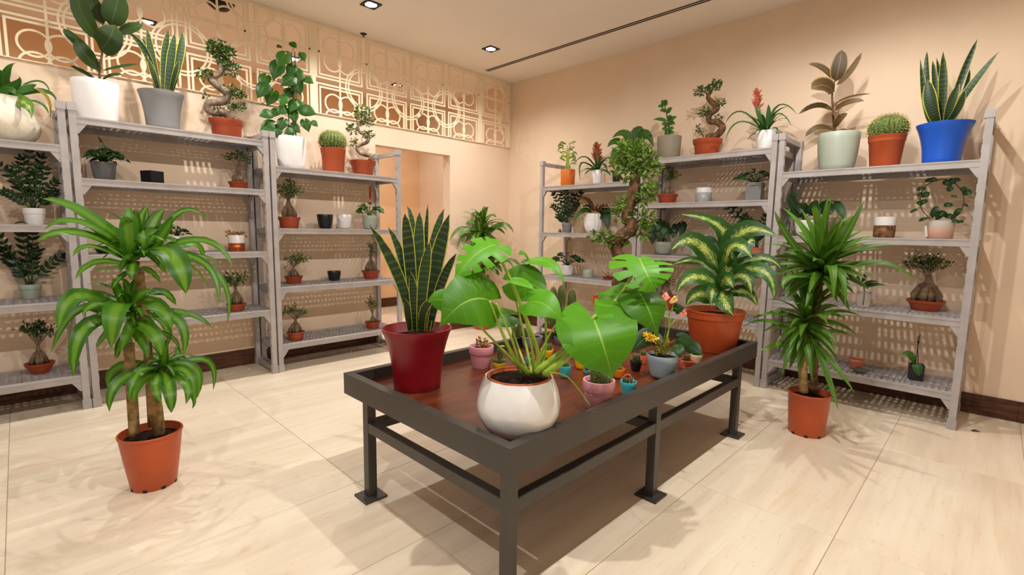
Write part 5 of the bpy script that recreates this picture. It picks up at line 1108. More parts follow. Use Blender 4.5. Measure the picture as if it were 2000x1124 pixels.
leaf(o, h, 'bamboo_leaf', 'lance', .0199, (-.0079,-.0063,.2901), (-.0529,-.0152,.3129), (-.0336,-.0753,.2657), .7, n=4)
leaf(o, h, 'bamboo_leaf', 'lance', .0199, (-.0059,-.0047,.3574), (.0248,.0108,.373), (.0382,.0278,.355), .7, n=4)
leaf(o, h, 'bamboo_leaf', 'lance', .0199, (-.0041,-.0032,.4226), (.0483,-.0165,.4313), (.0684,-.0095,.4167), .7, n=4)
o = thing('bromeliad', (1.5108,-.3126,1.575), 'bromeliad with a dull red flower in a white pot on the corner top shelf', 'plant'); h = toward(o)
pot(o, 'cyl', 'white_ceramic', .0474, .0373, .1378)
rosette(o, h, 41, (0,0,.1199), 16, .2564, .0295, 'bromeliad_leaf', el=(75,12), droop=1.9)
leaf(o, h, 'bromeliad_leaf', 'strap', .0218, (-.0085,-.006,.1424), (-.0828,-.0951,.2618), (-.1573,-.1721,.1759), .5, fold=.25)
leaf(o, h, 'bromeliad_leaf', 'strap', .0218, (-.0148,-.0105,.1425), (-.0885,-.1358,.1969), (-.0785,-.1532,.0268), .5, fold=.25)
leaf(o, h, 'bromeliad_leaf', 'strap', .0218, (.0105,.0074,.1423), (.0809,.0203,.2448), (.1672,.0567,.2185), .5, fold=.25)
leaf(o, h, 'bromeliad_leaf', 'strap', .0311, (.0105,.0074,.1423), (.0808,-.0165,.1878), (.1286,-.0072,.102), .6, fold=.25)
MB().tube(catmull([(-.0039,-.0028,.1378),(-.007,-.0049,.3109)], 5), [.0083,.0079,.0076,.0072,.0069,.0065], 7).build('flower_stem', 'stem_green', o)
leaf(o, h, 'bract_leaf', 'lance', .035, (-.004,-.0028,.2077), (.0165,.0116,.235), (.051,.0359,.2656), .7, n=4, name='bract')
leaf(o, h, 'bract_leaf', 'lance', .035, (-.0043,-.003,.2173), (-.0163,-.0198,.2441), (-.0369,-.0467,.2739), .7, n=4, name='bract')
leaf(o, h, 'bract_leaf', 'lance', .035, (-.0046,-.0032,.227), (-.0094,.0056,.2559), (-.0159,.0193,.2892), .7, n=4, name='bract')
leaf(o, h, 'bract_leaf', 'lance', .035, (-.0048,-.0034,.2366), (.0105,-.0023,.2629), (.0365,.0015,.2917), .7, n=4, name='bract')
leaf(o, h, 'bract_leaf', 'lance', .035, (-.0051,-.0036,.2463), (-.0249,-.0154,.2743), (-.0594,-.0365,.3061), .7, n=4, name='bract')
leaf(o, h, 'bract_leaf', 'lance', .035, (-.0054,-.0038,.2559), (.0055,.0104,.2841), (.0267,.0353,.3159), .7, n=4, name='bract')
leaf(o, h, 'bract_leaf', 'lance', .035, (-.0057,-.004,.2656), (-.0052,-.0155,.2917), (-.0057,-.0336,.3203), .7, n=4, name='bract')
leaf(o, h, 'bract_leaf', 'lance', .035, (-.0059,-.0042,.2752), (-.0192,-.0027,.3041), (-.0418,-.0023,.3374), .7, n=4, name='bract')
leaf(o, h, 'bract_leaf', 'lance', .035, (-.0062,-.0044,.2848), (.0093,.0023,.3116), (.0388,.0169,.3412), .7, n=4, name='bract')
leaf(o, h, 'bract_leaf', 'lance', .035, (-.0065,-.0046,.2944), (-.0184,-.0177,.3215), (-.0425,-.0416,.3518), .7, n=4, name='bract')
leaf(o, h, 'bract_leaf', 'lance', .035, (-.0068,-.0048,.3041), (-.007,.0062,.3329), (-.0038,.025,.3658), .7, n=4, name='bract')
leaf(o, h, 'bract_leaf', 'lance', .035, (-.007,-.005,.3137), (.0015,-.0106,.3395), (.017,-.0172,.3678), .7, n=4, name='bract')
leaf(o, h, 'bract_leaf', 'lance', .035, (-.0073,-.0052,.3233), (-.0216,-.0091,.3517), (-.0497,-.0197,.3842), .7, n=4, name='bract')
leaf(o, h, 'bract_leaf', 'lance', .035, (-.0076,-.0054,.3329), (.0016,.0037,.3605), (.0238,.0233,.3914), .7, n=4, name='bract')
leaf(o, h, 'bract_leaf', 'lance', .035, (-.0079,-.0055,.3425), (-.0101,-.0171,.3686), (-.0181,-.0378,.3975), .7, n=4, name='bract')
leaf(o, h, 'bract_leaf', 'lance', .035, (-.0081,-.0057,.3521), (-.0159,.0009,.3812), (-.0285,.0102,.4147), .7, n=4, name='bract')
o = thing('broad_leaf_plant', (1.7035,-.2726,1.575), 'broad leaved green plant in a black pot behind the bonsai crown', 'plant'); h = toward(o)
pot(o, 'cyl', 'black_pot', .0415, .0339, .1207)
leaf(o, h, 'mid_leaf', 'ovate', .1156, (.1119,.0727,.2601), (.157,.0543,.4501), (.2169,.0694,.4873), .6)
MB().tube(catmull([(-.0047,-.003,.1166),(.0284,.0185,.1853),(.1119,.0727,.2601)], 5), .0058, 5).build('stem', 'stem_green', o)
leaf(o, h, 'mid_leaf', 'ovate', .106, (.1112,.0723,.2791), (.0789,.0036,.443), (-.012,-.0793,.4141), .6)
MB().tube(catmull([(-.0047,-.003,.1166),(.0284,.0185,.1853),(.1112,.0723,.2791)], 5), .0058, 5).build('stem', 'stem_green', o)
leaf(o, h, 'mid_leaf', 'ovate', .1156, (.0953,.062,.2794), (.2037,.0847,.4487), (.3001,.1234,.3263), .6)
MB().tube(catmull([(-.0047,-.003,.1166),(.0284,.0185,.1853),(.0953,.062,.2794)], 5), .0058, 5).build('stem', 'stem_green', o)
leaf(o, h, 'mid_leaf', 'ovate', .0963, (.0953,.062,.2794), (.0179,-.0361,.379), (-.0459,-.1014,.3303), .6)
MB().tube(catmull([(-.0047,-.003,.1166),(.0284,.0185,.1853),(.0953,.062,.2794)], 5), .0058, 5).build('stem', 'stem_green', o)
leaf(o, h, 'mid_leaf', 'ovate', .106, (.0801,.0521,.2607), (.0207,-.0342,.2941), (-.0118,-.0792,.1595), .6)
MB().tube(catmull([(-.0047,-.003,.1166),(.0284,.0185,.1853),(.0801,.0521,.2607)], 5), .0058, 5).build('stem', 'stem_green', o)
leaf(o, h, 'mid_leaf', 'ovate', .1156, (.1112,.0723,.2791), (.1899,.0757,.4026), (.262,.0987,.3937), .6)
MB().tube(catmull([(-.0047,-.003,.1166),(.0284,.0185,.1853),(.1112,.0723,.2791)], 5), .0058, 5).build('stem', 'stem_green', o)
leaf(o, h, 'mid_leaf', 'ovate', .0963, (.0794,.0516,.2797), (.0373,-.0235,.2749), (.0189,-.0593,.1969), .6)
MB().tube(catmull([(-.0047,-.003,.1166),(.0284,.0185,.1853),(.0794,.0516,.2797)], 5), .0058, 5).build('stem', 'stem_green', o)
o = thing('zz_plant', (1.1304,-.2726,1.114), 'ZZ plant in a small grey pot on the second shelf nearest the corner', 'plant'); h = toward(o)
pot(o, 'banded', 'grey_ceramic', .0539, .0438, .1008)
zz(o, h, 5, (0,0,.0877), [(-.1034,-.091,.3748),(-.0657,.0474,.4236),(.1183,.0364,.3904),(.0636,.0658,.2866),(-.1013,-.0956,.2625),(-.0278,-.0642,.3653),(-.0541,-.0697,.1628),(.041,.0364,.3687),(.0453,-.0483,.335)], .0522)
o = thing('paper_wrap', (1.003,-.2326,1.114), 'small crumpled dark wrapper lying beside the grey pot near the corner', 'wrapper'); h = toward(o)
MB().lathe([(.028,0),(.024,.012),(.012,.03),(.003,.04)], 5, 1, .7, .4).build('paper', 'stone_grey', o, False)
o = thing('calathea', (1.4567,-.2726,1.114), 'calathea with a reddish leaf in a white fluted round pot near the corner', 'plant'); h = toward(o)
pot(o, 'round', 'white_matte', .0898, .0519, .1896, soil='soil', ribs=14, rib=.03)
leaf(o, h, 'calathea_leaf', 'ovate', .0598, (.0069,.0049,.2175), (-.0312,-.0836,.325), (-.09,-.1622,.3148), .5)
leaf(o, h, 'pothos_leaf', 'ovate', .0598, (-.0121,-.0086,.2014), (-.054,-.0998,.2146), (-.1044,-.1725,.1141), .6)
leaf(o, h, 'dark_leaf', 'ovate', .1197, (.0461,.0328,.2021), (.1201,.0241,.1693), (.1632,.0179,.0317), .9)
leaf(o, h, 'dark_leaf', 'ovate', .0479, (.0456,.0325,.2179), (.1565,.05,.2246), (.2382,.0713,.1502), .5)
leaf(o, h, 'calathea_leaf', 'ovate', .0399, (.0136,.0097,.2097), (.0539,-.023,.255), (.0836,-.0387,.2614), .6)
leaf(o, h, 'dark_leaf', 'ovate', .0399, (.0071,.0051,.2096), (-.0167,-.0733,.2622), (-.0369,-.1245,.2448), .6)
leaf(o, h, 'calathea_leaf', 'ovate', .0479, (.0265,.0189,.2098), (.1046,.013,.2633), (.1661,.02,.2466), .6)
leaf(o, h, 'dark_leaf', 'ovate', .0479, (.0329,.0234,.2099), (.125,.0276,.2165), (.2052,.0478,.2004), .7)
leaf(o, h, 'calathea_leaf', 'ovate', .0399, (.0007,.0005,.2095), (.0162,-.0498,.2311), (.002,-.0968,.2216), .6)
leaf(o, h, 'calathea_leaf', 'ovate', .0439, (.0266,.0189,.2058), (.0739,-.0088,.2238), (.1039,-.0242,.2149), .8)
MB().tube(catmull([(.0267,.019,.2019),(.0315,.0224,.305)], 5), [.0032,.003,.0029,.0027,.0026,.0024], 7).build('stick', 'bamboo_leaf', o)
o = thing('peperomia', (1.166,-.2926,.673), 'low spreading dark leafed plant in a white pot on the third shelf', 'plant'); h = toward(o)
pot(o, 'cup', 'white_matte', .0668, .0561, .1095)
bushy(o, h, 9, (0,0,.0953), 24, .1337, .1251, .0862, .0517, 'dark_leaf', 'ovate')
o = thing('stone_cup', (1.4165,-.2726,.673), 'small grey-green stone cup on the third shelf near the twigs', 'pot'); h = toward(o)
pot(o, 'cyl', 'pale_green', .056, .0519, .0757, soil=None)
o = thing('dry_twig_plant', (1.6522,-.2726,.673), 'bare dry twig plant in a small bowl behind the monstera', 'plant'); h = toward(o)
pot(o, 'bowl', 'bowl_plastic', .0598, .0438, .0247)
b_ = MB(); twigs(b_, (0,0,.0215), [(-.1004,-.0582,.1592),(-.0647,-.0357,.0993),(-.0261,-.0425,.1528),(-.0141,.0123,.131),(.0147,.0242,.112),(.0733,.0246,.1158),(.0743,.0804,.0829)], .0025, random.Random(4)); b_.build('twigs', 'dry_twig', o)
o = thing('ficus_sapling', (2.2266,-.2926,1.742), 'upright small ficus in a taupe cylinder pot on the high top shelf', 'plant'); h = toward(o)
pot(o, 'cyl', 'taupe', .1011, .0908, .2014)
MB().tube(catmull([(-.0044,-.0023,.2012),(-.0144,-.0075,.323),(-.0552,-.0288,.4976)], 5), [.0069,.0069,.0069,.0069,.0069,.0069,.0062,.0055,.0048,.0041,.0034], 7).build('stem', 'stem_dark', o)
leaf(o, h, 'mid_leaf', 'ovate', .0343, (-.0533,-.0278,.4545), (-.0529,-.0501,.4846), (-.0564,-.0633,.4998), .7, n=5)
leaf(o, h, 'mid_leaf', 'ovate', .0411, (-.0458,-.0239,.454), (-.028,-.0372,.4829), (-.0144,-.0413,.4969), .7, n=5)
leaf(o, h, 'mid_leaf', 'ovate', .0377, (-.053,-.0276,.4459), (-.0651,-.0565,.4529), (-.0812,-.0762,.445), .7, n=5)
leaf(o, h, 'mid_leaf', 'ovate', .0446, (-.028,-.0146,.3927), (.0002,-.0224,.4196), (.0243,-.0212,.4314), .7, n=5)
leaf(o, h, 'mid_leaf', 'ovate', .0411, (-.0363,-.0189,.4104), (-.0485,-.0478,.4175), (-.0646,-.0675,.4097), .7, n=5)
leaf(o, h, 'mid_leaf', 'ovate', .0377, (-.0208,-.0108,.332), (-.0635,-.0557,.3453), (-.1103,-.0914,.3435), .7, n=5)
leaf(o, h, 'mid_leaf', 'ovate', .0446, (-.0144,-.0075,.323), (.0259,-.0091,.3471), (.0619,-.0016,.3559), .7, n=5)
leaf(o, h, 'mid_leaf', 'ovate', .0514, (-.0136,-.0071,.3057), (.0201,-.0121,.3089), (.0498,-.0079,.2969), .7, n=5)
leaf(o, h, 'mid_leaf', 'ovate', .0514, (-.0158,-.0083,.2885), (-.0299,-.0382,.303), (-.0479,-.0588,.3021), .7, n=5)
leaf(o, h, 'mid_leaf', 'ovate', .0446, (-.0113,-.0059,.2536), (.0184,-.013,.2643), (.044,-.0109,.2595), .7, n=5)
leaf(o, h, 'mid_leaf', 'ovate', .0446, (-.0109,-.0057,.2449), (-.0266,-.0364,.2622), (-.0462,-.0579,.2641), .7, n=5)
leaf(o, h, 'mid_leaf', 'ovate', .0411, (-.0101,-.0053,.2275), (-.0138,-.0297,.227), (-.0213,-.0449,.2111), .7, n=5)
leaf(o, h, 'mid_leaf', 'ovate', .0446, (-.0101,-.0053,.2275), (.0199,-.0122,.2315), (.0458,-.0099,.22), .7, n=5)
leaf(o, h, 'mid_leaf', 'ovate', .0343, (-.0514,-.0268,.4802), (-.0367,-.0417,.492), (-.026,-.0474,.4892), .7, n=5)
leaf(o, h, 'mid_leaf', 'ovate', .0411, (-.0212,-.011,.3406), (.0036,-.0207,.3595), (.0244,-.0211,.3632), .7, n=5)
o = thing('s_shaped_bonsai', (2.551,-.2726,1.742), 'S-shaped bonsai with few leaves in a terracotta bowl on the high top shelf', 'bonsai'); h = toward(o)
pot(o, 'bowl', 'bowl_plastic', .115, .0888, .1409, soil='soil')
MB().tube(catmull([(-.0156,-.0068,.1578),(.0625,.0274,.178),(.095,.0416,.2331),(.0572,.025,.2764),(.0036,.0016,.2882),(.0038,.0017,.3372),(.0514,.0225,.3824),(.0206,.009,.4254),(-.0151,-.0066,.4771),(.0082,.0036,.5235)], 5), [.0286,.0286,.0286,.0286,.0286,.0286,.0286,.0286,.0286,.0286,.0286,.0276,.0267,.0257,.0247,.0238,.0235,.0232,.0228,.0225,.0222,.0222,.0222,.0222,.0222,.0222,.0225,.0228,.0232,.0235,.0238,.0232,.0225,.0219,.0213,.0206,.02,.0194,.0187,.0181,.0175,.0162,.0149,.0136,.0124,.0111], 9).build('trunk', 'trunk_brown', o)
MB().tube(catmull([(-.0044,-.0019,.4923),(-.0416,-.0182,.5175),(-.0781,-.0342,.5233)], 5), [.0063,.006,.0057,.0054,.0051,.0048,.0043,.0038,.0033,.0029,.0024], 5).build('branch', 'trunk_brown', o)
MB().tube(catmull([(.0082,.0036,.5235),(.0242,.0106,.5558),(.0412,.0181,.5686)], 5), [.0063,.006,.0057,.0054,.0051,.0048,.0043,.0038,.0033,.0029,.0024], 5).build('branch', 'trunk_brown', o)
MB().tube(catmull([(.0438,.0192,.3911),(.0569,.0249,.4119),(.071,.0311,.4132)], 5), [.0063,.006,.0057,.0054,.0051,.0048,.0043,.0038,.0033,.0029,.0024], 5).build('branch', 'trunk_brown', o)
MB().tube(catmull([(.0018,.0008,.3211),(-.0164,-.0072,.3526),(-.0336,-.0147,.3646)], 5), [.0063,.006,.0057,.0054,.0051,.0048,.0043,.0038,.0033,.0029,.0024], 5).build('branch', 'trunk_brown', o)
MB().tube(catmull([(-.0306,-.0134,.167),(-.0535,-.0234,.2155),(-.0754,-.033,.2441)], 5), [.0063,.006,.0057,.0054,.0051,.0048,.0043,.0038,.0033,.0029,.0024], 5).build('branch', 'trunk_brown', o)
foliage(o, 'ficus_leaf', [((.0203,.0089,.5626),(.0476,.0476,.0381),82),((.0408,.0179,.5767),(.0317,.0317,.0254),36),((-.0752,-.0329,.523),(.0444,.0444,.0355),71),((-.035,-.0153,.5275),(.0317,.0317,.0254),36),((.0596,.0261,.4141),(.0444,.0444,.0355),71),((-.0235,-.0103,.3638),(.0381,.0381,.0305),52),((-.0513,-.0224,.3413),(.0222,.0222,.0178),17),((-.0707,-.031,.2389),(.0286,.0286,.0228),29),((-.0494,-.0216,.1929),(.0159,.0159,.0127),9),((.0652,.0285,.3116),(.019,.019,.0152),13)], .0286, 23)
o = thing('bromeliad', (3.0176,-.3526,1.742), 'bromeliad with a red flower in a white pot on the high top shelf', 'plant'); h = toward(o)
pot(o, 'cyl', 'white_ceramic', .0672, .0562, .1378)
rosette(o, h, 42, (0,0,.1199), 18, .2262, .0233, 'bromeliad_leaf', el=(75,12), droop=1.9)
leaf(o, h, 'bromeliad_leaf', 'strap', .0219, (-.0249,-.0082,.145), (-.156,-.0827,.2859), (-.2494,-.1343,.2004), .5, fold=.25)
leaf(o, h, 'bromeliad_leaf', 'strap', .0219, (-.0249,-.0082,.145), (-.1543,-.1137,.2056), (-.2274,-.1587,.0803), .5, fold=.25)
leaf(o, h, 'bromeliad_leaf', 'strap', .0219, (.0012,.0004,.143), (.0669,.0219,.3139), (.1843,.0604,.2372), .5, fold=.25)
leaf(o, h, 'bromeliad_leaf', 'strap', .0192, (.0012,.0004,.143), (.0392,.0339,.2617), (.1158,.0695,.3074), .5, fold=.25)
leaf(o, h, 'bromeliad_leaf', 'strap', .0192, (.0142,.0047,.1419), (.0796,-.0055,.2488), (.1659,.0123,.1526), .5, fold=.25)
leaf(o, h, 'bromeliad_leaf', 'strap', .0192, (.0142,.0047,.1419), (.0761,-.0382,.1451), (.1039,-.0501,.0934), .5, fold=.25)
leaf(o, h, 'bromeliad_leaf', 'strap', .0356, (-.0118,-.0039,.144), (-.0341,-.0427,.2299), (-.0687,-.0646,.3125), .9, fold=.25)
leaf(o, h, 'bromeliad_leaf', 'strap', .0356, (.0012,.0004,.143), (.0137,-.0166,.2421), (.0115,-.0278,.321), .9, fold=.25)
MB().tube(catmull([(-.0088,-.0029,.1378),(-.0698,-.0229,.3796)], 5), [.0065,.0062,.006,.0057,.0054,.0051], 7).build('flower_stem', 'stem_green', o)
leaf(o, h, 'bract_leaf', 'lance', .0247, (-.0648,-.0212,.299), (-.0484,-.0158,.3188), (-.0205,-.0067,.3399), .7, n=4, name='bract')
leaf(o, h, 'bract_leaf', 'lance', .0247, (-.0652,-.0214,.3066), (-.077,-.0323,.3278), (-.0966,-.0494,.3519), .7, n=4, name='bract')
leaf(o, h, 'bract_leaf', 'lance', .0247, (-.0657,-.0215,.3141), (-.0689,-.0121,.3377), (-.0728,.0024,.3652), .7, n=4, name='bract')
leaf(o, h, 'bract_leaf', 'lance', .0247, (-.0662,-.0217,.3216), (-.0553,-.0265,.3403), (-.0362,-.0327,.3598), .7, n=4, name='bract')
leaf(o, h, 'bract_leaf', 'lance', .0247, (-.0667,-.0218,.3292), (-.0836,-.0256,.3526), (-.1129,-.0324,.3804), .7, n=4, name='bract')
leaf(o, h, 'bract_leaf', 'lance', .0247, (-.0671,-.022,.3367), (-.0579,-.0133,.3581), (-.0398,.0011,.3818), .7, n=4, name='bract')
leaf(o, h, 'bract_leaf', 'lance', .0247, (-.0676,-.0221,.3442), (-.0694,-.0329,.3638), (-.0728,-.0493,.3851), .7, n=4, name='bract')
leaf(o, h, 'bract_leaf', 'lance', .0247, (-.0681,-.0223,.3517), (-.0785,-.0164,.376), (-.0961,-.0081,.4047), .7, n=4, name='bract')
leaf(o, h, 'bract_leaf', 'lance', .0247, (-.0685,-.0225,.3592), (-.0569,-.0222,.3786), (-.0338,-.0201,.3989), .7, n=4, name='bract')
leaf(o, h, 'bract_leaf', 'lance', .0247, (-.069,-.0226,.3668), (-.0803,-.0303,.3885), (-.1021,-.0435,.4137), .7, n=4, name='bract')
leaf(o, h, 'bract_leaf', 'lance', .0247, (-.0695,-.0228,.3743), (-.069,-.0131,.3974), (-.065,.0025,.4238), .7, n=4, name='bract')
leaf(o, h, 'bract_leaf', 'lance', .0247, (-.07,-.0229,.3818), (-.065,-.0313,.4005), (-.0551,-.0431,.4202), .7, n=4, name='bract')
leaf(o, h, 'bract_leaf', 'lance', .0247, (-.0704,-.0231,.3893), (-.0823,-.0217,.4129), (-.1055,-.0214,.4412), .7, n=4, name='bract')
leaf(o, h, 'bract_leaf', 'lance', .0247, (-.0709,-.0232,.3968), (-.0636,-.0186,.4177), (-.0454,-.0092,.4402), .7, n=4, name='bract')
leaf(o, h, 'bract_leaf', 'lance', .0247, (-.0714,-.0234,.4043), (-.0752,-.0332,.4242), (-.0845,-.0492,.4465), .7, n=4, name='bract')
leaf(o, h, 'bract_leaf', 'lance', .0247, (-.0719,-.0235,.4118), (-.0775,-.015,.4358), (-.0865,-.0023,.4641), .7, n=4, name='bract')
o = thing('ginseng_bonsai', (2.2272,-.2726,1.376), 'ginseng bonsai in a terracotta bowl at the left of the middle right unit', 'bonsai'); h = toward(o)
pot(o, 'bowl', 'bowl_plastic', .0869, .0661, .0842, sx=1, sy=1)
ginseng(o, 9, .0733, .1914, .0388, [(.0211,-.0037,.2781),(.0428,.0132,.2517),(.0081,.0076,.2358)], (.0487,.0452), h, .0243, 70, 'ficus_leaf')
o = thing('patterned_planter', (2.5459,-.2726,1.376), 'round planter with a white rim over silver filigree on the second shelf', 'pot'); h = toward(o)
pot(o, 'cyl', 'white_matte', .0596, .0563, .1242, soil=None)
MB().lathe([(.0596,.001),(.0614,.002),(.0614,.0845),(.0584,.0857)], 40, ribs=20, rib=.02).build('filigree_band', 'silver_pattern', o)
o = thing('glossy_plant', (2.9498,-.2926,1.376), 'bushy glossy plant in a square grey pot on the second shelf', 'plant'); h = toward(o)
pot(o, 'square', 'grey_ceramic', .0617, .056, .1409, rot=.1)
bushy(o, h, 10, (0,0,.1226), 34, .1177, .1033, .066, .0344, 'dark_leaf', 'ovate')
o = thing('anthurium', (2.212,-.2726,.939), 'heart leaved plant in a pale grey-green pot left of the speckled dieffenbachia', 'plant'); h = toward(o)
pot(o, 'cup', 'pale_green', .0742, .0619, .1096)
leaf(o, h, 'dark_leaf', 'heart', .0972, (-.0684,-.0357,.2405), (-.0666,-.0687,.167), (-.0658,-.0795,.0755), .9, n=5)
MB().tube(catmull([(-.0045,-.0024,.1041),(-.0331,-.0286,.2043),(-.0684,-.0357,.2405)], 5), .0028, 4).build('petiole', 'stem_dark', o)
leaf(o, h, 'dark_leaf', 'heart', .0884, (-.0214,-.0112,.2412), (-.0361,-.0527,.1858), (.0028,-.0437,.1138), .9, n=5)
MB().tube(catmull([(-.0045,-.0024,.1041),(-.0097,-.0164,.2047),(-.0214,-.0112,.2412)], 5), .0028, 4).build('petiole', 'stem_dark', o)
leaf(o, h, 'dark_leaf', 'heart', .0884, (.0089,.0047,.2598), (.0097,-.0288,.2048), (.0175,-.036,.1323), .9, n=5)
MB().tube(catmull([(-.0045,-.0024,.1041),(.005,-.0086,.2232),(.0089,.0047,.2598)], 5), .0028, 4).build('petiole', 'stem_dark', o)
leaf(o, h, 'dark_leaf', 'heart', .0813, (.1238,.0647,.2703), (.1435,.0412,.225), (.1319,.0238,.1439), .9, n=5)
MB().tube(catmull([(-.0045,-.0024,.1041),(.0626,.0214,.2331),(.1238,.0647,.2703)], 5), .0028, 4).build('petiole', 'stem_dark', o)
leaf(o, h, 'dark_leaf', 'heart', .0707, (.0569,.0298,.2241), (.0874,.0118,.1881), (.079,-.0038,.1337), .9, n=5)
MB().tube(catmull([(-.0045,-.0024,.1041),(.0299,.0043,.1872),(.0569,.0298,.2241)], 5), .0028, 4).build('petiole', 'stem_dark', o)
leaf(o, h, 'dark_leaf', 'heart', .0707, (-.0852,-.0445,.2678), (-.0845,-.078,.2215), (-.0767,-.0852,.1485), .9, n=5)
MB().tube(catmull([(-.0045,-.0024,.1041),(-.0421,-.0333,.2316),(-.0852,-.0445,.2678)], 5), .0028, 4).build('petiole', 'stem_dark', o)
leaf(o, h, 'dark_leaf', 'heart', .0778, (-.0234,-.0122,.2867), (-.0306,-.0499,.2405), (-.0391,-.0656,.1857), .9, n=5)
MB().tube(catmull([(-.0045,-.0024,.1041),(-.0117,-.0174,.2502),(-.0234,-.0122,.2867)], 5), .0028, 4).build('petiole', 'stem_dark', o)
leaf(o, h, 'dark_leaf', 'heart', .0707, (.0941,.0492,.2518), (.0934,.0149,.2243), (.0923,.0031,.1791), .9, n=5)
MB().tube(catmull([(-.0045,-.0024,.1041),(.048,.0138,.2148),(.0941,.0492,.2518)], 5), .0028, 4).build('petiole', 'stem_dark', o)
leaf(o, h, 'dark_leaf', 'heart', .0707, (.026,.0136,.2236), (.0267,-.0199,.1688), (.0491,-.0195,.1149), .9, n=5)
MB().tube(catmull([(-.0045,-.0024,.1041),(.0144,-.0038,.1869),(.026,.0136,.2236)], 5), .0028, 4).build('petiole', 'stem_dark', o)
o = thing('ribbed_planter', (2.5481,-.2726,.939), 'wide pale green ribbed planter on the third shelf behind the dieffenbachia', 'pot'); h = toward(o)
pot(o, 'cyl', 'pale_green', .0914, .0849, .1778, soil=None, ribs=24, rib=.012)
o = thing('zz_plant', (3.0035,-.3126,.939), 'ZZ plant in a pinkish terracotta pot behind the dieffenbachia at right', 'plant'); h = toward(o)
pot(o, 'nursery', 'pink_terracotta', .0558, .0444, .0907)
zz(o, h, 6, (0,0,.0789), [(-.2169,-.0354,.3818),(-.1362,-.092,.3859),(-.0412,-.083,.2834),(.0192,.0663,.3183),(-.0931,-.0274,.3165),(-.018,-.0143,.2613),(.0209,.0069,.2461)], .0487)
o = thing('ginseng_bonsai', (2.2951,-.3126,.463), 'small bonsai in a terracotta bowl half hidden behind the monstera on the right', 'bonsai'); h = toward(o)
pot(o, 'bowl', 'bowl_plastic', .0787, .0577, .1271, sx=1, sy=1)
ginseng(o, 10, .1106, .2098, .0315, [(-.0539,-.0195,.2621),(.0055,.0185,.2554),(-.0088,-.0078,.2284)], (.0525,.035), h, .0245, 60, 'ficus_leaf')
o = thing('rubber_plant', (3.4702,-.3126,1.563), 'variegated rubber plant with brown backed leaves in a pale green pot at right', 'plant'); h = toward(o)
pot(o, 'taper', 'pale_green', .1218, .0968, .2497)
MB().tube(catmull([(-.028,-.0059,.2569),(-.0495,-.0104,.4284),(-.0583,-.0122,.5167),(-.0494,-.0104,.6082)], 5), [.0076,.0074,.0072,.007,.0067,.0065,.0063,.0061,.0059,.0057,.0054,.0052,.005,.0048,.0046,.0044], 7).build('stem', 'stem_brown', o)
leaf(o, h, 'rubber_brown_leaf', 'ellip', .1001, (-.0452,-.0095,.5952), (-.0301,-.0267,.6801), (-.0271,-.0057,.7938), .95, fold=.12)
leaf(o, h, 'rubber_brown_leaf', 'ellip', .0413, (-.0391,-.0082,.5697), (.0295,-.0142,.6402), (.0879,-.0122,.7497), .9, fold=.12)
leaf(o, h, 'rubber_brown_leaf', 'ellip', .0435, (-.06,-.0126,.6098), (-.1202,-.0457,.6886), (-.1993,-.0827,.724), .7, fold=.12)
leaf(o, h, 'rubber_brown_leaf', 'ellip', .1196, (-.0485,-.0102,.5277), (-.0901,-.1109,.5576), (-.1478,-.1741,.5308), .8, fold=.12)
leaf(o, h, 'rubber_brown_leaf', 'ellip', .0283, (-.0468,-.0098,.4343), (.036,-.0333,.4715), (.159,-.0177,.477), .5, fold=.12)
leaf(o, h, 'rubber_brown_leaf', 'ellip', .0457, (-.0412,-.0086,.4024), (.0404,-.0426,.4386), (.1314,-.0439,.4328), .7, fold=.12)
leaf(o, h, 'rubber_brown_leaf', 'ellip', .0435, (-.0476,-.01,.4032), (-.1323,-.0584,.4454), (-.2306,-.0995,.3939), .7, fold=.12)
leaf(o, h, 'rubber_brown_leaf', 'ellip', .0479, (-.0326,-.0068,.2888), (.0002,-.0408,.3349), (.0478,-.0513,.3666), .8, fold=.12)
leaf(o, h, 'rubber_brown_leaf', 'ellip', .0457, (-.038,-.008,.2767), (-.109,-.0842,.2932), (-.1704,-.1277,.2314), .7, fold=.12)
leaf(o, h, 'rubber_brown_leaf', 'ellip', .0196, (-.0452,-.0095,.3716), (-.0285,-.0469,.369), (.0171,-.0577,.3665), .4, fold=.12)
leaf(o, h, 'rubber_brown_leaf', 'ellip', .0196, (-.0473,-.0099,.3719), (-.0604,-.0536,.3726), (-.0793,-.078,.3688), .4, fold=.12)
leaf(o, h, 'rubber_brown_leaf', 'ellip', .0261, (-.0231,-.0049,.2627), (.023,-.0463,.2656), (.071,-.0668,.2441), .5, fold=.12)
o = thing('barrel_cactus', (3.7345,-.3126,1.563), 'large round barrel cactus in a terracotta pot beside the blue pot', 'cactus'); h = toward(o)
pot(o, 'nursery', 'terracotta_plastic', .102, .0784, .2015)
barrel(o, (0,0,.2472), .102, .0843, 26, 4)
o = thing('snake_plant', (4.0095,-.3226,1.563), 'snake plant in a flared bright blue pot on the right top shelf', 'plant'); h = toward(o)
pot(o, 'flare', 'blue_plastic', .1354, .0894, .2366)
leaf(o, h, 'snake_leaf', 'snake', .0382, (-.0662,-.0049,.255), (-.0975,-.0072,.3601), (-.1484,-.011,.6384), .9, fold=.22, roll=.187)
leaf(o, h, 'snake_leaf', 'snake', .0312, (-.0573,-.0042,.2539), (-.1089,.022,.5133), (-.123,.021,.6849), .9, fold=.22, roll=-.259)
leaf(o, h, 'snake_leaf', 'snake', .0694, (-.0372,-.0328,.2465), (-.0706,-.0654,.356), (-.0959,-.0672,.4968), .9, fold=.22, roll=-.162)
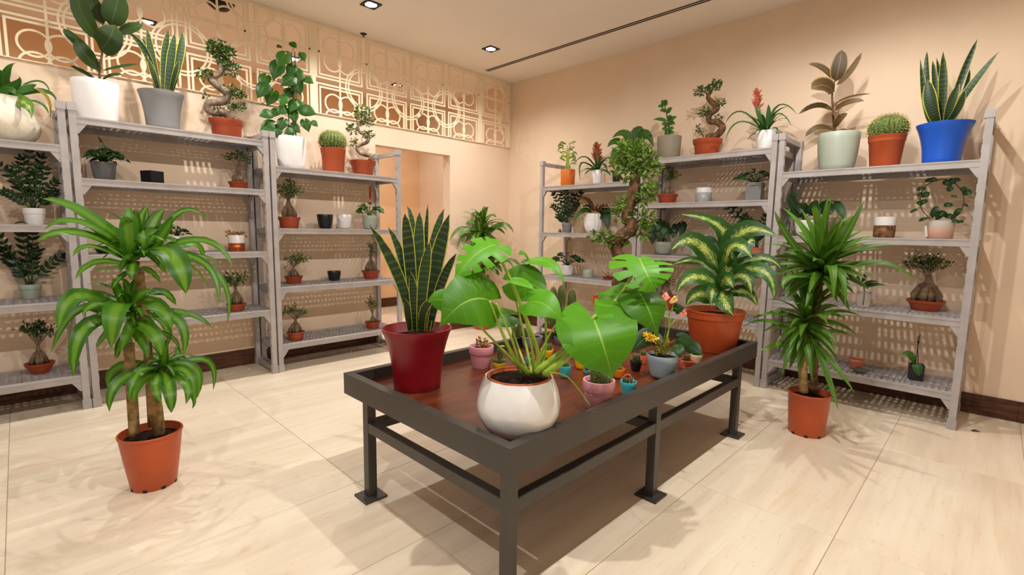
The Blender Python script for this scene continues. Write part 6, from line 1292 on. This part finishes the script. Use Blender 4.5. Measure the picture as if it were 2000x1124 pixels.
leaf(o, h, 'snake_leaf', 'snake', .0486, (-.0178,-.0013,.2489), (-.0268,-.002,.4265), (-.0459,-.0034,.6607), .9, fold=.22, roll=.192)
leaf(o, h, 'snake_leaf', 'snake', .033, (-.0309,-.0023,.2505), (-.0646,.0253,.461), (-.0933,.0332,.6293), .9, fold=.22, roll=.175)
leaf(o, h, 'snake_leaf', 'snake', .0382, (.0033,.0002,.2517), (.0502,-.0163,.4846), (.0996,-.0127,.6917), .9, fold=.22, roll=.098)
leaf(o, h, 'snake_leaf', 'snake', .0434, (.0163,.0012,.2501), (.0825,-.024,.4024), (.1959,-.0256,.5985), .9, fold=.22, roll=-.285)
leaf(o, h, 'snake_leaf', 'snake', .0469, (.0051,-.0197,.2449), (.0188,-.0487,.3444), (.0468,-.0567,.4499), .9, fold=.22, roll=.134)
leaf(o, h, 'snake_leaf', 'snake', .0417, (.0137,-.019,.2438), (.0511,-.0464,.3074), (.0749,-.0546,.4081), .9, fold=.22, roll=.287)
leaf(o, h, 'snake_leaf', 'snake', .026, (-.0178,-.0013,.2489), (-.0434,.0369,.4595), (-.0779,.0444,.6451), .9, fold=.22, roll=.299)
leaf(o, h, 'snake_leaf', 'snake', .0226, (.0243,.0018,.2545), (.0667,.035,.4172), (.0776,.0458,.5464), .9, fold=.22, roll=.121)
o = thing('glossy_plant', (3.2995,-.2726,1.12), 'round leaved dark plant in a white pot behind the yucca top', 'plant'); h = toward(o)
pot(o, 'cup', 'white_matte', .0665, .0511, .1141)
leaf(o, h, 'dark_leaf', 'ellip', .0713, (.0022,.0005,.1305), (-.0501,-.0538,.1972), (-.0918,-.0849,.2915), .85, n=5)
leaf(o, h, 'dark_leaf', 'ellip', .0713, (.0354,.0089,.1441), (.0521,-.0282,.1963), (.0746,-.0432,.2546), .85, n=5)
leaf(o, h, 'dark_leaf', 'ellip', .0713, (.058,.0145,.1441), (.1121,-.0132,.2089), (.1525,-.0237,.2336), .85, n=5)
leaf(o, h, 'dark_leaf', 'ellip', .0594, (.1607,.0403,.2497), (.205,.0101,.1948), (.2355,-.0028,.1225), .85, n=5)
leaf(o, h, 'dark_leaf', 'ellip', .0653, (-.0218,-.0055,.1442), (-.0704,-.0589,.1566), (-.0787,-.0816,.1015), .85, n=5)
leaf(o, h, 'dark_leaf', 'ellip', .0594, (.1284,.0322,.2437), (.1458,-.0047,.1954), (.1642,-.0207,.1486), .85, n=5)
leaf(o, h, 'dark_leaf', 'ellip', .0713, (.0117,.0029,.1577), (-.0166,-.0454,.2104), (-.0192,-.0667,.1558), .85, n=5)
leaf(o, h, 'dark_leaf', 'ellip', .0653, (.0231,.0058,.1576), (.0642,-.0251,.1828), (.1039,-.0358,.1553), .85, n=5)
leaf(o, h, 'dark_leaf', 'ellip', .0523, (-.0652,-.0163,.2673), (-.0789,-.061,.2789), (-.0353,-.0707,.3035), .85, n=5)
MB().tube(catmull([(-.0078,-.002,.1101),(-.0026,-.0006,.1169),(.0012,.0003,.1441)], 5), .0036, 7).build('stem', 'stem_dark', o)
MB().tube(catmull([(-.0078,-.002,.1101),(.0192,.0048,.2118),(.0511,.0128,.2383)], 5), .0036, 7).build('stem', 'stem_dark', o)
MB().tube(catmull([(-.0078,-.002,.1101),(.0745,.0187,.2245),(.1607,.0403,.2497)], 5), .0036, 7).build('stem', 'stem_dark', o)
MB().tube(catmull([(-.0078,-.002,.1101),(-.0507,-.0127,.2262),(-.0875,-.0219,.2541)], 5), .0036, 7).build('stem', 'stem_dark', o)
o = thing('stone_cup', (3.5443,-.2726,1.12), 'small plain grey stone cup half hidden by the yucca', 'pot'); h = toward(o)
pot(o, 'cyl', 'stone_grey', .0338, .0316, .077, soil=None)
o = thing('bark_planter', (3.7661,-.2926,1.12), 'white planter with a bark wrapped lower half on the second shelf at right', 'pot'); h = toward(o)
pot(o, 'cyl', 'white_matte', .0588, .0538, .1333, soil=None)
MB().lathe([(.0538,.001),(.0565,.004),(.0586,.0773),(.0538,.08)], 40, ribs=17, rib=.012).build('bark_band', 'bark_band', o)
o = thing('hoya', (4.044,-.3126,1.12), 'hoya trained in a leafy ring in a pinkish concrete pot at right', 'plant'); h = toward(o)
pot(o, 'cyl', 'concrete_pink', .0651, .0616, .1076)
MB().tube(catmull([(-.0533,-.0235,.1187),(-.0992,-.0265,.183),(-.1098,-.0272,.2529),(-.0889,-.0258,.3213),(-.03,-.022,.3525),(.0222,-.0186,.3441),(.069,-.0156,.2917),(.0891,-.0143,.2354),(.0812,-.0148,.1575),(.043,-.0172,.1127)], 5), .0028, 7).build('vine', 'stem_brown', o)
leaf(o, h, 'dark_leaf', 'ellip', .0264, (-.0999,-.0265,.3448), (-.073,-.0358,.3528), (-.0437,-.0329,.353), .9, n=5)
leaf(o, h, 'dark_leaf', 'ellip', .0264, (-.1318,-.0286,.2973), (-.1065,-.062,.3013), (-.0836,-.0355,.3006), .9, n=5)
leaf(o, h, 'dark_leaf', 'ellip', .0264, (-.1068,-.027,.2702), (-.0872,-.0427,.2673), (-.0668,-.0344,.2561), .9, n=5)
leaf(o, h, 'dark_leaf', 'ellip', .0317, (-.1126,-.0274,.2065), (-.0911,-.055,.2208), (-.0709,-.0347,.2293), .9, n=5)
leaf(o, h, 'dark_leaf', 'ellip', .0158, (-.1516,-.0299,.1544), (-.1307,-.0676,.1691), (-.1138,-.0375,.1782), .9, n=5)
leaf(o, h, 'dark_leaf', 'ellip', .0229, (-.125,-.0282,.2185), (-.1083,-.0581,.2154), (-.094,-.0362,.2051), .9, n=5)
leaf(o, h, 'dark_leaf', 'ellip', .0211, (-.106,-.0269,.1042), (-.0833,-.0395,.1173), (-.059,-.0339,.1222), .9, n=5)
leaf(o, h, 'dark_leaf', 'ellip', .0387, (-.0449,-.023,.1244), (-.0337,-.0413,.1628), (-.0224,-.0315,.1961), .9, n=5)
leaf(o, h, 'dark_leaf', 'ellip', .0352, (-.0215,-.0214,.1588), (.0033,-.0579,.1503), (.0271,-.0283,.134), .9, n=5)
leaf(o, h, 'dark_leaf', 'ellip', .0299, (-.0262,-.0217,.1129), (-.0097,-.0347,.1342), (.0082,-.0295,.1484), .9, n=5)
leaf(o, h, 'dark_leaf', 'ellip', .0317, (.0109,-.0193,.1356), (.0384,-.0456,.1334), (.0667,-.0257,.1231), .9, n=5)
leaf(o, h, 'dark_leaf', 'ellip', .0299, (.058,-.0163,.1353), (.0692,-.0376,.1613), (.081,-.0248,.1817), .9, n=5)
leaf(o, h, 'dark_leaf', 'ellip', .0299, (.001,-.02,.1983), (.023,-.0336,.2017), (.047,-.027,.1969), .9, n=5)
leaf(o, h, 'dark_leaf', 'ellip', .0141, (.0854,-.0145,.2021), (.0992,-.0427,.1994), (.1134,-.0227,.1895), .9, n=5)
leaf(o, h, 'dark_leaf', 'ellip', .0141, (.0284,-.0182,.2513), (.0438,-.0282,.2518), (.061,-.0261,.2438), .9, n=5)
leaf(o, h, 'dark_leaf', 'ellip', .0387, (.0801,-.0148,.2607), (.1002,-.0266,.2719), (.1226,-.0221,.2759), .9, n=5)
leaf(o, h, 'dark_leaf', 'ellip', .0229, (.0675,-.0157,.2851), (.082,-.0358,.2941), (.0976,-.0237,.2971), .9, n=5)
leaf(o, h, 'dark_leaf', 'ellip', .0352, (-.016,-.0211,.3405), (.007,-.0316,.3316), (.0322,-.028,.3138), .9, n=5)
leaf(o, h, 'dark_leaf', 'ellip', .0264, (.0225,-.0186,.3413), (.0437,-.0292,.3464), (.0671,-.0257,.3439), .9, n=5)
leaf(o, h, 'dark_leaf', 'ellip', .0317, (.0107,-.0193,.2829), (.0237,-.0456,.2962), (.0364,-.0277,.3046), .9, n=5)
leaf(o, h, 'dark_leaf', 'ellip', .0264, (-.1048,-.0268,.247), (-.0859,-.0577,.2663), (-.069,-.0345,.2814), .9, n=5)
leaf(o, h, 'dark_leaf', 'ellip', .0229, (.0435,-.0172,.1071), (.0666,-.0518,.1051), (.0897,-.0242,.095), .9, n=5)
leaf(o, h, 'dark_leaf', 'ellip', .0176, (.0835,-.0146,.1082), (.0906,-.0282,.1056), (.0988,-.0236,.0938), .9, n=5)
leaf(o, h, 'dark_leaf', 'ellip', .0229, (-.0978,-.0264,.2699), (-.1091,-.0502,.2677), (-.1239,-.0381,.258), .9, n=5)
leaf(o, h, 'dark_leaf', 'ellip', .0299, (.0089,-.0195,.3504), (.0277,-.0373,.3411), (.0477,-.027,.3241), .9, n=5)
leaf(o, h, 'dark_leaf', 'ellip', .0211, (-.0726,-.0248,.3634), (-.0545,-.0516,.3561), (-.0374,-.0325,.3428), .9, n=5)
b_ = MB(); b_.box(-.006,.006,-.001,.001,0,.065); l_ = b_.build('plant_tag', 'tag_white', o, False, (-.0565,-.0658,.0105)); l_.rotation_euler = (0,-.15,.3)
o = thing('pale_pot', (3.2846,-.2726,.655), 'pale green pot at the left of the third shelf behind the yucca', 'pot'); h = toward(o)
pot(o, 'cup', 'pale_green', .0422, .0359, .0939)
o = thing('glass_vase', (3.6918,-.2726,.655), 'clear glass vase holding a dark leafed cutting behind the yucca leaves', 'vase'); h = toward(o)
m = MATS.get('vase_glass') or NT('vase_glass', .05).m; m.node_tree.nodes['Principled BSDF'].inputs['Transmission Weight'].default_value = .9; m.node_tree.nodes['Principled BSDF'].inputs['Base Color'].default_value = (.9,.93,.92,1)
pot(o, 'cyl', 'vase_glass', .0419, .0378, .1015, soil=None)
MB().tube(catmull([(-.0012,-.0002,.0149),(-.0012,-.0002,.0988),(-.0212,-.0032,.1807)], 5), .0027, 7).build('stem', 'stem_dark', o)
leaf(o, h, 'dark_leaf', 'ovate', .0216, (-.0185,-.0028,.1475), (-.0364,-.0359,.1815), (-.038,-.0463,.2234), .8, n=5)
leaf(o, h, 'dark_leaf', 'ovate', .0216, (-.0172,-.0026,.1643), (-.0046,-.0311,.2003), (-.0077,-.0416,.2254), .8, n=5)
leaf(o, h, 'dark_leaf', 'ovate', .0243, (-.0032,-.0005,.1237), (.0514,-.0225,.1552), (.117,-.0226,.153), .8, n=5)
leaf(o, h, 'dark_leaf', 'ovate', .0243, (-.0105,-.0016,.1315), (.0242,-.0267,.1695), (.0771,-.0287,.1742), .8, n=5)
o = thing('ginseng_bonsai', (4.0012,-.1426,.655), 'broad ginseng bonsai in an oval terracotta bowl on the third shelf at right', 'bonsai'); h = toward(o)
pot(o, 'bowl', 'bowl_plastic', .1027, .0685, .0674, sx=1, sy=1)
ginseng(o, 11, .0586, .2271, .0572, [(-.094,-.0068,.298),(-.0459,-.0214,.3332),(.0132,.006,.3275),(.0559,.0221,.3057),(-.019,-.0094,.2945)], (.0734,.044), h, .0208, 330, 'ficus_leaf')
o = thing('shell_bowl', (3.6862,-.2738,.216), 'tilted pinkish terracotta bowl on the lowest shelf beside the yucca', 'bowl'); h = toward(o)
pot(o, 'cup', 'pink_terracotta', .0522, .033, .0736, soil=None)
o = thing('grey_stone', (3.7197,-.3526,.216), 'rounded grey stone leaning on the pinkish bowl on the lowest shelf', 'stone'); h = toward(o)
MB().lathe([(.012,0),(.03,.004),(.038,.014),(.034,.026),(.02,.034),(.004,.036)], 9, 1.1, .75, .3).build('stone', 'stone_grey', o)
o = thing('orchid', (4.0024,-.2653,.216), 'leafless orchid with two stakes in a black square pot on the lowest shelf', 'plant'); h = toward(o)
pot(o, 'square', 'navy_pot', .0399, .0375, .1007, rot=.25)
MB().tube([(.0059,.0004,.1003),(-.0099,-.0007,.2826)], .0022, 7).build('stake', 'black_stake', o)
MB().tube([(-.0077,-.0106,.0996),(-.0003,-.0101,.2935)], .0022, 7).build('stake', 'black_stake', o)
MB().lathe([(.004,-.006),(.007,-.003),(.007,.003),(.004,.006)], 8).build('clip', 'black_stake', o, loc=(-.0041,-.0003,.2435))
leaf(o, h, 'mid_leaf', 'ellip', .0412, (-.0096,-.0007,.0973), (-.0368,-.0328,.1624), (-.0745,-.0557,.1542), .7)
leaf(o, h, 'mid_leaf', 'ellip', .0508, (.0003,-.0301,.113), (.0078,-.0546,.0951), (.0214,-.0586,.0398), .95)
o = thing('s_shaped_bonsai', (2.5156,-1.4486,.452), 'large S-shaped ficus bonsai in a terracotta pot at the far side of the table', 'bonsai'); h = toward(o)
pot(o, 'nursery', 'terracotta_plastic', .1776, .1253, .2365, soil='soil')
MB().tube(catmull([(.0435,.0275,.2525),(-.0058,-.0037,.3353),(.0606,.0384,.4227),(.0357,.0226,.4778),(-.0186,-.0118,.546),(-.0041,-.0026,.6299),(.0616,.039,.714),(.0307,.0195,.7821),(.0496,.0314,.8912),(.0677,.0428,1.0125),(.0596,.0377,1.0796)], 5), [.0473,.0462,.0451,.044,.0429,.0418,.0418,.0418,.0418,.0418,.0418,.0412,.0407,.0401,.0395,.039,.0384,.0379,.0373,.0368,.0362,.0373,.0384,.0395,.0407,.0418,.0423,.0429,.0434,.044,.0446,.0429,.0412,.0395,.0379,.0362,.0362,.0362,.0362,.0362,.0362,.0357,.0351,.0345,.034,.0334,.0312,.029,.0267,.0245,.0223], 9).build('trunk', 'trunk_brown', o)
MB().tube(catmull([(.0572,.0362,.8369),(.0892,.0564,.8859),(.1215,.0769,.9183)], 5), [.0056,.0053,.005,.0047,.0045,.0042,.0038,.0033,.0029,.0025,.0021], 5).build('branch', 'trunk_brown', o)
MB().tube(catmull([(.0552,.0349,.8912),(.033,.0209,.8789),(.0113,.0071,.8503)], 5), [.0056,.0053,.005,.0047,.0045,.0042,.0038,.0033,.0029,.0025,.0021], 5).build('branch', 'trunk_brown', o)
MB().tube(catmull([(-.0041,-.0026,.6299),(-.0563,-.0357,.6371),(-.1085,-.0687,.6276)], 5), [.0056,.0053,.005,.0047,.0045,.0042,.0038,.0033,.0029,.0025,.0021], 5).build('branch', 'trunk_brown', o)
MB().tube(catmull([(.0611,.0387,.7277),(.094,.0595,.7568),(.1272,.0805,.7695)], 5), [.0056,.0053,.005,.0047,.0045,.0042,.0038,.0033,.0029,.0025,.0021], 5).build('branch', 'trunk_brown', o)
foliage(o, 'ficus_leaf_light', [((.0562,.0356,1.1728),(.1114,.1114,.0891),274),((.0105,.0066,1.2004),(.0696,.0696,.0557),107),((.1129,.0714,1.1452),(.0836,.0836,.0668),154),((.1481,.0937,1.0917),(.0627,.0627,.0501),86),((.0484,.0306,1.0797),(.0836,.0836,.0668),154),((-.0202,-.0128,1.1075),(.0627,.0627,.0501),86),((.0227,.0143,.8503),(.0696,.0696,.0557),107),((.0018,.0011,.7955),(.0557,.0557,.0446),68),((.1215,.0769,.9183),(.0627,.0627,.0501),86),((.1417,.0897,.9719),(.0487,.0487,.039),52),((-.0156,-.0099,.6297),(.0627,.0627,.0501),86),((-.0735,-.0465,.6284),(.0557,.0557,.0446),68),((-.1323,-.0837,.6411),(.0348,.0348,.0279),26),((.1272,.0805,.7695),(.0627,.0627,.0501),86),((.1079,.0683,.6873),(.0557,.0557,.0446),68),((.156,.0987,.8914),(.0306,.0306,.0245),20)], .0418, 24)
o = thing('column_cacti', (2.4476,-1.8585,.452), 'clump of columnar cacti in a terracotta pot behind the monstera', 'cactus'); h = toward(o)
pot(o, 'nursery', 'terracotta_plastic', .0941, .0753, .1175)
column(o, (-.0947,-.0728,.0922), .0238, .2398, 11, 1)
column(o, (-.0432,-.0585,.0922), .0251, .2538, 11, 2)
column(o, (.0039,-.0096,.0922), .0263, .2307, 11, 3)
column(o, (-.0087,-.0698,.0922), .0188, .1255, 11, 4)
column(o, (-.1371,-.0676,.0922), .0163, .2111, 11, 5)
o = thing('anthurium', (3.2283,-2.17,.452), 'anthurium with pink and orange spathes in a blue-grey glazed pot on the table', 'plant'); h = toward(o)
pot(o, 'cup', 'blue_grey_glaze', .0743, .0553, .1109, soil='soil_mulch')
leaf(o, h, 'dark_leaf', 'heart', .0864, (-.0549,-.028,.1983), (-.0777,-.0734,.169), (-.1043,-.1095,.1148), .8, n=6)
MB().tube(catmull([(-.0046,-.0024,.1063),(-.031,-.0158,.182),(-.0549,-.028,.1983)], 5), .0022, 5).build('petiole', 'stem_green', o)
leaf(o, h, 'dark_leaf', 'heart', .0648, (.0675,.0345,.1912), (.0941,.0481,.1802), (.1282,.0655,.1654), .8, n=6)
MB().tube(catmull([(-.0046,-.0024,.1063),(.0308,.0157,.1696),(.0675,.0345,.1912)], 5), .0022, 5).build('petiole', 'stem_green', o)
leaf(o, h, 'dark_leaf', 'heart', .0605, (.0987,.0504,.1625), (.1411,.0384,.1543), (.1795,.0355,.1267), .8, n=6)
MB().tube(catmull([(-.0046,-.0024,.1063),(.0473,.0242,.1392),(.0987,.0504,.1625)], 5), .0022, 5).build('petiole', 'stem_green', o)
leaf(o, h, 'dark_leaf', 'heart', .0518, (.067,.0005,.1648), (.0927,-.0312,.148), (.1023,-.0376,.1156), .8, n=6)
MB().tube(catmull([(-.0046,-.0024,.1063),(.038,-.0143,.1439),(.067,.0005,.1648)], 5), .0022, 5).build('petiole', 'stem_green', o)
leaf(o, h, 'dark_leaf', 'heart', .0605, (-.0227,-.0116,.169), (-.0487,-.0024,.1909), (-.0832,.0024,.222), .8, n=6)
MB().tube(catmull([(-.0046,-.0024,.1063),(-.0143,-.0073,.1514),(-.0227,-.0116,.169)], 5), .0022, 5).build('petiole', 'stem_green', o)
leaf(o, h, 'dark_leaf', 'heart', .0518, (.0498,.0255,.3295), (.0535,.0274,.3297), (.0511,.0261,.3027), .8, n=6)
MB().tube(catmull([(-.0046,-.0024,.1063),(.0188,.0096,.3092),(.0498,.0255,.3295)], 5), .0022, 5).build('petiole', 'stem_green', o)
MB().tube(catmull([(.0028,.0014,.1117),(.0246,.0014,.2388),(-.0015,-.0008,.3843)], 5), .0021, 5).build('flower_stem', 'stem_bright', o)
leaf(o, h, 'spathe_pink', 'heart', .0501, (-.0125,-.0064,.3836), (.0077,-.0185,.385), (.0318,-.0174,.3832), .75, name='spathe', n=5)
MB().tube(catmull([(.0045,-.0202,.3884),(.0035,-.0319,.4141)], 5), [.0028,.0026,.0023,.0021,.0019,.0017], 6).build('spadix', 'spathe_pink', o)
MB().tube(catmull([(.0028,.0014,.1117),(.0246,.0014,.2388),(.0328,.0167,.3748)], 5), .0021, 5).build('flower_stem', 'stem_bright', o)
leaf(o, h, 'spathe_peach', 'heart', .0415, (.0238,.0122,.3743), (.0417,-.0012,.3757), (.0621,-.0019,.3747), .75, name='spathe', n=5)
MB().tube(catmull([(.0385,-.0028,.379),(.06,-.003,.3955)], 5), [.0028,.0026,.0023,.0021,.0019,.0017], 6).build('spadix', 'flower_yellow', o)
MB().tube(catmull([(.0028,.0014,.1117),(.0246,.0014,.2388),(.0722,.0369,.3132)], 5), .0021, 5).build('flower_stem', 'stem_bright', o)
leaf(o, h, 'spathe_pink', 'heart', .0397, (.0637,.0325,.3126), (.0808,.0188,.3146), (.1002,.0175,.3142), .75, name='spathe', n=5)
MB().tube(catmull([(.0777,.0172,.3179),(.0958,.0152,.3363)], 5), [.0028,.0026,.0023,.0021,.0019,.0017], 6).build('spadix', 'spathe_pink', o)
foliage(o, 'flower_yellow', [((-.044,-.0562,.195),(.019,.019,.0152),108),((-.016,-.0531,.1902),(.0155,.0155,.0124),72),((-.0607,-.0535,.201),(.0104,.0104,.0083),32)], .0138, 61)
foliage(o, 'yellow_leaf', [((-.0292,-.0149,.1407),(.0389,.0389,.0311),54),((.0105,-.0171,.1483),(.0345,.0345,.0276),42)], .0225, 62)
o = thing('potted_dried_plant', (2.5238,-2.6845,.452), 'pink pot of dried brown stalks beside the red pot on the table', 'plant'); h = toward(o)
pot(o, 'banded', 'pink_glaze', .0621, .0449, .1081, soil='soil_mulch')
foliage(o, 'dry_gold', [((.0016,.0018,.1203),(.0233,.0233,.0186),39),((.0192,.0216,.1136),(.0166,.0166,.0133),20),((-.0181,-.0203,.1102),(.0133,.0133,.0106),12)], .0199, 230)
foliage(o, 'black_stake', [((-.0103,-.0115,.1237),(.0106,.0106,.0085),16),((-.0071,-.008,.1068),(.0093,.0093,.0074),12)], .0146, 230)
o = thing('potted_cactus', (3.2493,-2.7181,.452), 'larger pink pot with three columnar cacti at the table edge', 'cactus'); h = toward(o)
pot(o, 'banded', 'pink_glaze', .0627, .0499, .109, soil='soil_mulch')
column(o, (-.0171,-.0116,.0909), .0133, .0679, 9, 4, spine='spine')
column(o, (-.0178,.0121,.0909), .0148, .0872, 9, 12, spine='spine')
column(o, (.0228,-.0027,.0909), .0159, .0546, 9, 11, spine='spine')
column(o, (.0291,.0198,.0909), .0092, .032, 9, 12, spine='spine')
o = thing('potted_cactus', (3.259,-2.5165,.452), 'turquoise pot with a white cactus and red flower at the table edge', 'cactus'); h = toward(o)
pot(o, 'cup', 'teal_glaze', .0346, .0265, .0619, soil='soil_mulch')
column(o, (-.0031,-.0019,.0498), .0211, .0308, 9, 4, spine='spine_white')
MB().tube(catmull([(-.0021,-.0013,.0596),(-.0031,-.0018,.0727),(-.0038,-.0023,.0812)], 5), .0046, 7).build('flower_stem', 'cactus_green', o)
flower(o, (-.0039,-.0023,.0835), .0179, 'flower_red')
o = thing('potted_cactus', (2.8827,-2.3384,.452), 'yellow pot with a low cactus right of the big monstera pot', 'cactus'); h = toward(o)
pot(o, 'cup', 'yellow_glaze', .0342, .0256, .0611, soil='soil_mulch')
column(o, (-.0042,-.0031,.0492), .0171, .0267, 9, 6, spine='spine')
column(o, (.0165,-.0003,.0492), .0118, .0196, 9, 0, spine='spine')
o = thing('potted_cactus', (3.0952,-2.331,.452), 'yellow pot half hidden behind the large monstera leaf tip', 'cactus'); h = toward(o)
pot(o, 'cup', 'orange_glaze', .028, .0219, .0448, soil='soil_mulch')
column(o, (-.0015,-.0009,.035), .0152, .0218, 9, 4, spine='spine')
o = thing('potted_cactus', (2.9198,-2.5137,.452), 'turquoise pot with an orange flowered cactus touching the monstera pot', 'cactus'); h = toward(o)
pot(o, 'cup', 'teal_glaze', .0285, .0217, .0575, soil='soil_mulch')
column(o, (.0007,.0005,.046), .0155, .0311, 9, 12, spine='spine')
MB().tube(catmull([(-.0012,-.0009,.055),(-.0024,-.0019,.0756),(-.0034,-.0027,.0911)], 5), .0042, 7).build('flower_stem', 'cactus_green', o)
flower(o, (-.0035,-.0027,.0937), .0161, 'flower_orange')
o = thing('potted_cactus', (2.9535,-2.3885,.452), 'tiny turquoise pot of dark succulents behind the pink cactus pot', 'cactus'); h = toward(o)
pot(o, 'cup', 'teal_glaze', .0165, .0133, .0191, soil='soil_mulch')
foliage(o, 'cactus_green', [((-.0007,-.0005,.0256),(.0139,.0139,.0111),31)], .0101, 1022)
o = thing('potted_cactus', (2.6854,-2.1953,.452), 'cream pot behind the monstera stems on the table', 'cactus'); h = toward(o)
pot(o, 'cup', 'cream_glaze', .0311, .0239, .0521, soil='soil_mulch')
column(o, (-.0012,-.0009,.0413), .0167, .0268, 9, 13, spine='spine')
o = thing('potted_cactus', (2.6317,-2.3091,.452), 'yellow pot with a red flowered cactus behind the monstera stems', 'cactus'); h = toward(o)
pot(o, 'cup', 'yellow_glaze', .0351, .0265, .0477, soil='soil_mulch')
column(o, (.0062,.0053,.0375), .0186, .043, 9, 4, spine='spine_white')
column(o, (-.0101,-.0086,.0375), .0122, .0277, 9, 8, spine='spine')
MB().tube(catmull([(-.0008,-.0007,.0447),(.0065,.0055,.0947),(.0138,.0117,.1387)], 5), .0065, 7).build('flower_stem', 'cactus_green', o)
flower(o, (.0137,.0117,.1416), .025, 'flower_orange')
o = thing('potted_cactus', (2.421,-2.1992,.452), 'grey concrete pot with upright cacti behind the monstera stems', 'cactus'); h = toward(o)
pot(o, 'cyl', 'grey_ceramic', .0642, .0506, .0695, soil='soil_mulch')
column(o, (-.0752,-.0683,.0564), .0156, .07, 9, 4, spine='spine')
column(o, (-.0522,-.0474,.0564), .0171, .0944, 9, 10, spine='spine')
column(o, (-.0292,-.0265,.0564), .0148, .0597, 9, 16, spine='spine')
MB().tube(catmull([(-.0551,-.05,.0663),(-.07,-.0636,.1137),(-.0849,-.0771,.1546)], 5), .0034, 7).build('flower_stem', 'cactus_green', o)
flower(o, (-.0849,-.0771,.1577), .0132, 'flower_red')
o = thing('potted_succulent', (2.4823,-2.0156,.452), 'dark grey pot beside the red flowered cactus at the far side of the table', 'plant'); h = toward(o)
pot(o, 'cyl', 'dark_grey_ceramic', .0367, .0319, .0531, soil='soil_mulch')
foliage(o, 'dark_leaf', [((-.0014,-.0011,.0694),(.0319,.0319,.0256),34)], .0319, 820)
o = thing('potted_cactus', (2.5999,-2.6357,.452), 'shallow yellow cup with small round cacti behind the white monstera pot', 'cactus'); h = toward(o)
pot(o, 'cup', 'yellow_glaze', .0343, .0264, .0298, soil='soil_mulch')
column(o, (-.0139,-.0145,.0219), .0145, .026, 9, 9, spine='spine')
column(o, (-.0101,.0184,.0219), .0132, .0801, 9, 15, spine='spine')
column(o, (.0162,.0169,.0219), .0132, .023, 9, 7, spine='spine')
MB().tube(catmull([(-.0002,-.0002,.0271),(-.0014,.013,.0665),(-.0024,.0263,.1006)], 5), .0038, 7).build('flower_stem', 'cactus_green', o)
flower(o, (-.0025,.0263,.1033), .0145, 'flower_yellow')
o = thing('potted_cactus', (2.6529,-2.4693,.452), 'small turquoise pot seen between the monstera stems', 'cactus'); h = toward(o)
pot(o, 'cup', 'teal_glaze', .0191, .015, .0363, soil='soil_mulch')
column(o, (-.0005,-.0005,.0276), .0116, .0312, 9, 14, spine='spine')
o = thing('potted_cactus', (2.6898,-2.4654,.452), 'small orange pot seen between the monstera stems', 'cactus'); h = toward(o)
pot(o, 'cup', 'coral_glaze', .0182, .0142, .0305, soil='soil_mulch')
foliage(o, 'flower_orange', [((-.0006,-.0005,.036),(.0122,.0122,.0097),21)], .0108, 636)
o = thing('potted_cactus', (3.0884,-2.1673,.452), 'black pot with a white round cactus left of the anthurium', 'cactus'); h = toward(o)
pot(o, 'cup', 'black_pot', .0293, .0229, .0511, soil='soil_mulch')
column(o, (.0008,.0005,.0404), .0184, .0457, 9, 1, spine='spine_white')
o = thing('potted_cactus', (3.0515,-2.0289,.452), 'coral pot squeezed between the black pot and the anthurium', 'cactus'); h = toward(o)
pot(o, 'cup', 'coral_glaze', .022, .0173, .0473, soil='soil_mulch')
column(o, (-.0019,-.001,.0371), .0127, .0343, 9, 3, spine='spine')
o = thing('potted_flower', (2.8648,-1.8312,.452), 'cream pot with a dark purple flower left of the anthurium leaves', 'plant'); h = toward(o)
pot(o, 'cup', 'cream_glaze', .0312, .0245, .0506, soil='soil_mulch')
foliage(o, 'dark_leaf', [((.0038,.0022,.0705),(.0193,.0193,.0154),29)], .0193, 1362)
MB().tube(catmull([(-.0017,-.001,.0475),(.0036,.0021,.0764),(.0091,.0054,.0989)], 5), .005, 7).build('flower_stem', 'cactus_green', o)
flower(o, (.009,.0053,.102), .0193, 'flower_purple')
o = thing('potted_cactus', (3.2493,-1.9558,.452), 'coral pot with a small round cactus right of the anthurium', 'cactus'); h = toward(o)
pot(o, 'cup', 'coral_glaze', .0345, .0263, .0504, soil='soil_mulch')
column(o, (.0004,.0002,.0398), .0163, .0381, 9, 7, spine='spine')
foliage(o, 'bract_red', [((-.0175,-.0079,.0643),(.0163,.0163,.013),29),((.0083,.0038,.0639),(.0113,.0113,.009),14)], .0113, 1770)
o = thing('potted_flower', (3.2319,-1.8029,.452), 'cream pot with a dark purple flower by the big terracotta pot', 'plant'); h = toward(o)
pot(o, 'cup', 'cream_glaze', .0313, .0242, .048, soil='soil_mulch')
foliage(o, 'dark_leaf', [((-.0122,-.0053,.0631),(.017,.017,.0136),29)], .017, 1845)
MB().tube(catmull([(-.0005,-.0002,.0451),(-.0014,-.0006,.074),(-.002,-.0008,.0971)], 5), .0041, 7).build('flower_stem', 'cactus_green', o)
flower(o, (-.0021,-.0009,.0999), .0157, 'flower_purple')
o = thing('fallen_leaf', (4.3111,-.4013,0), 'tiny dark dry leaf scrap on the floor beside the end shelf post', 'leaf'); h = toward(o)
leaf(o, h, 'zz_leaf', 'ovate', .016, (-.02, -.008, .002), (0, 0, .007), (.02, .008, .002), .2)
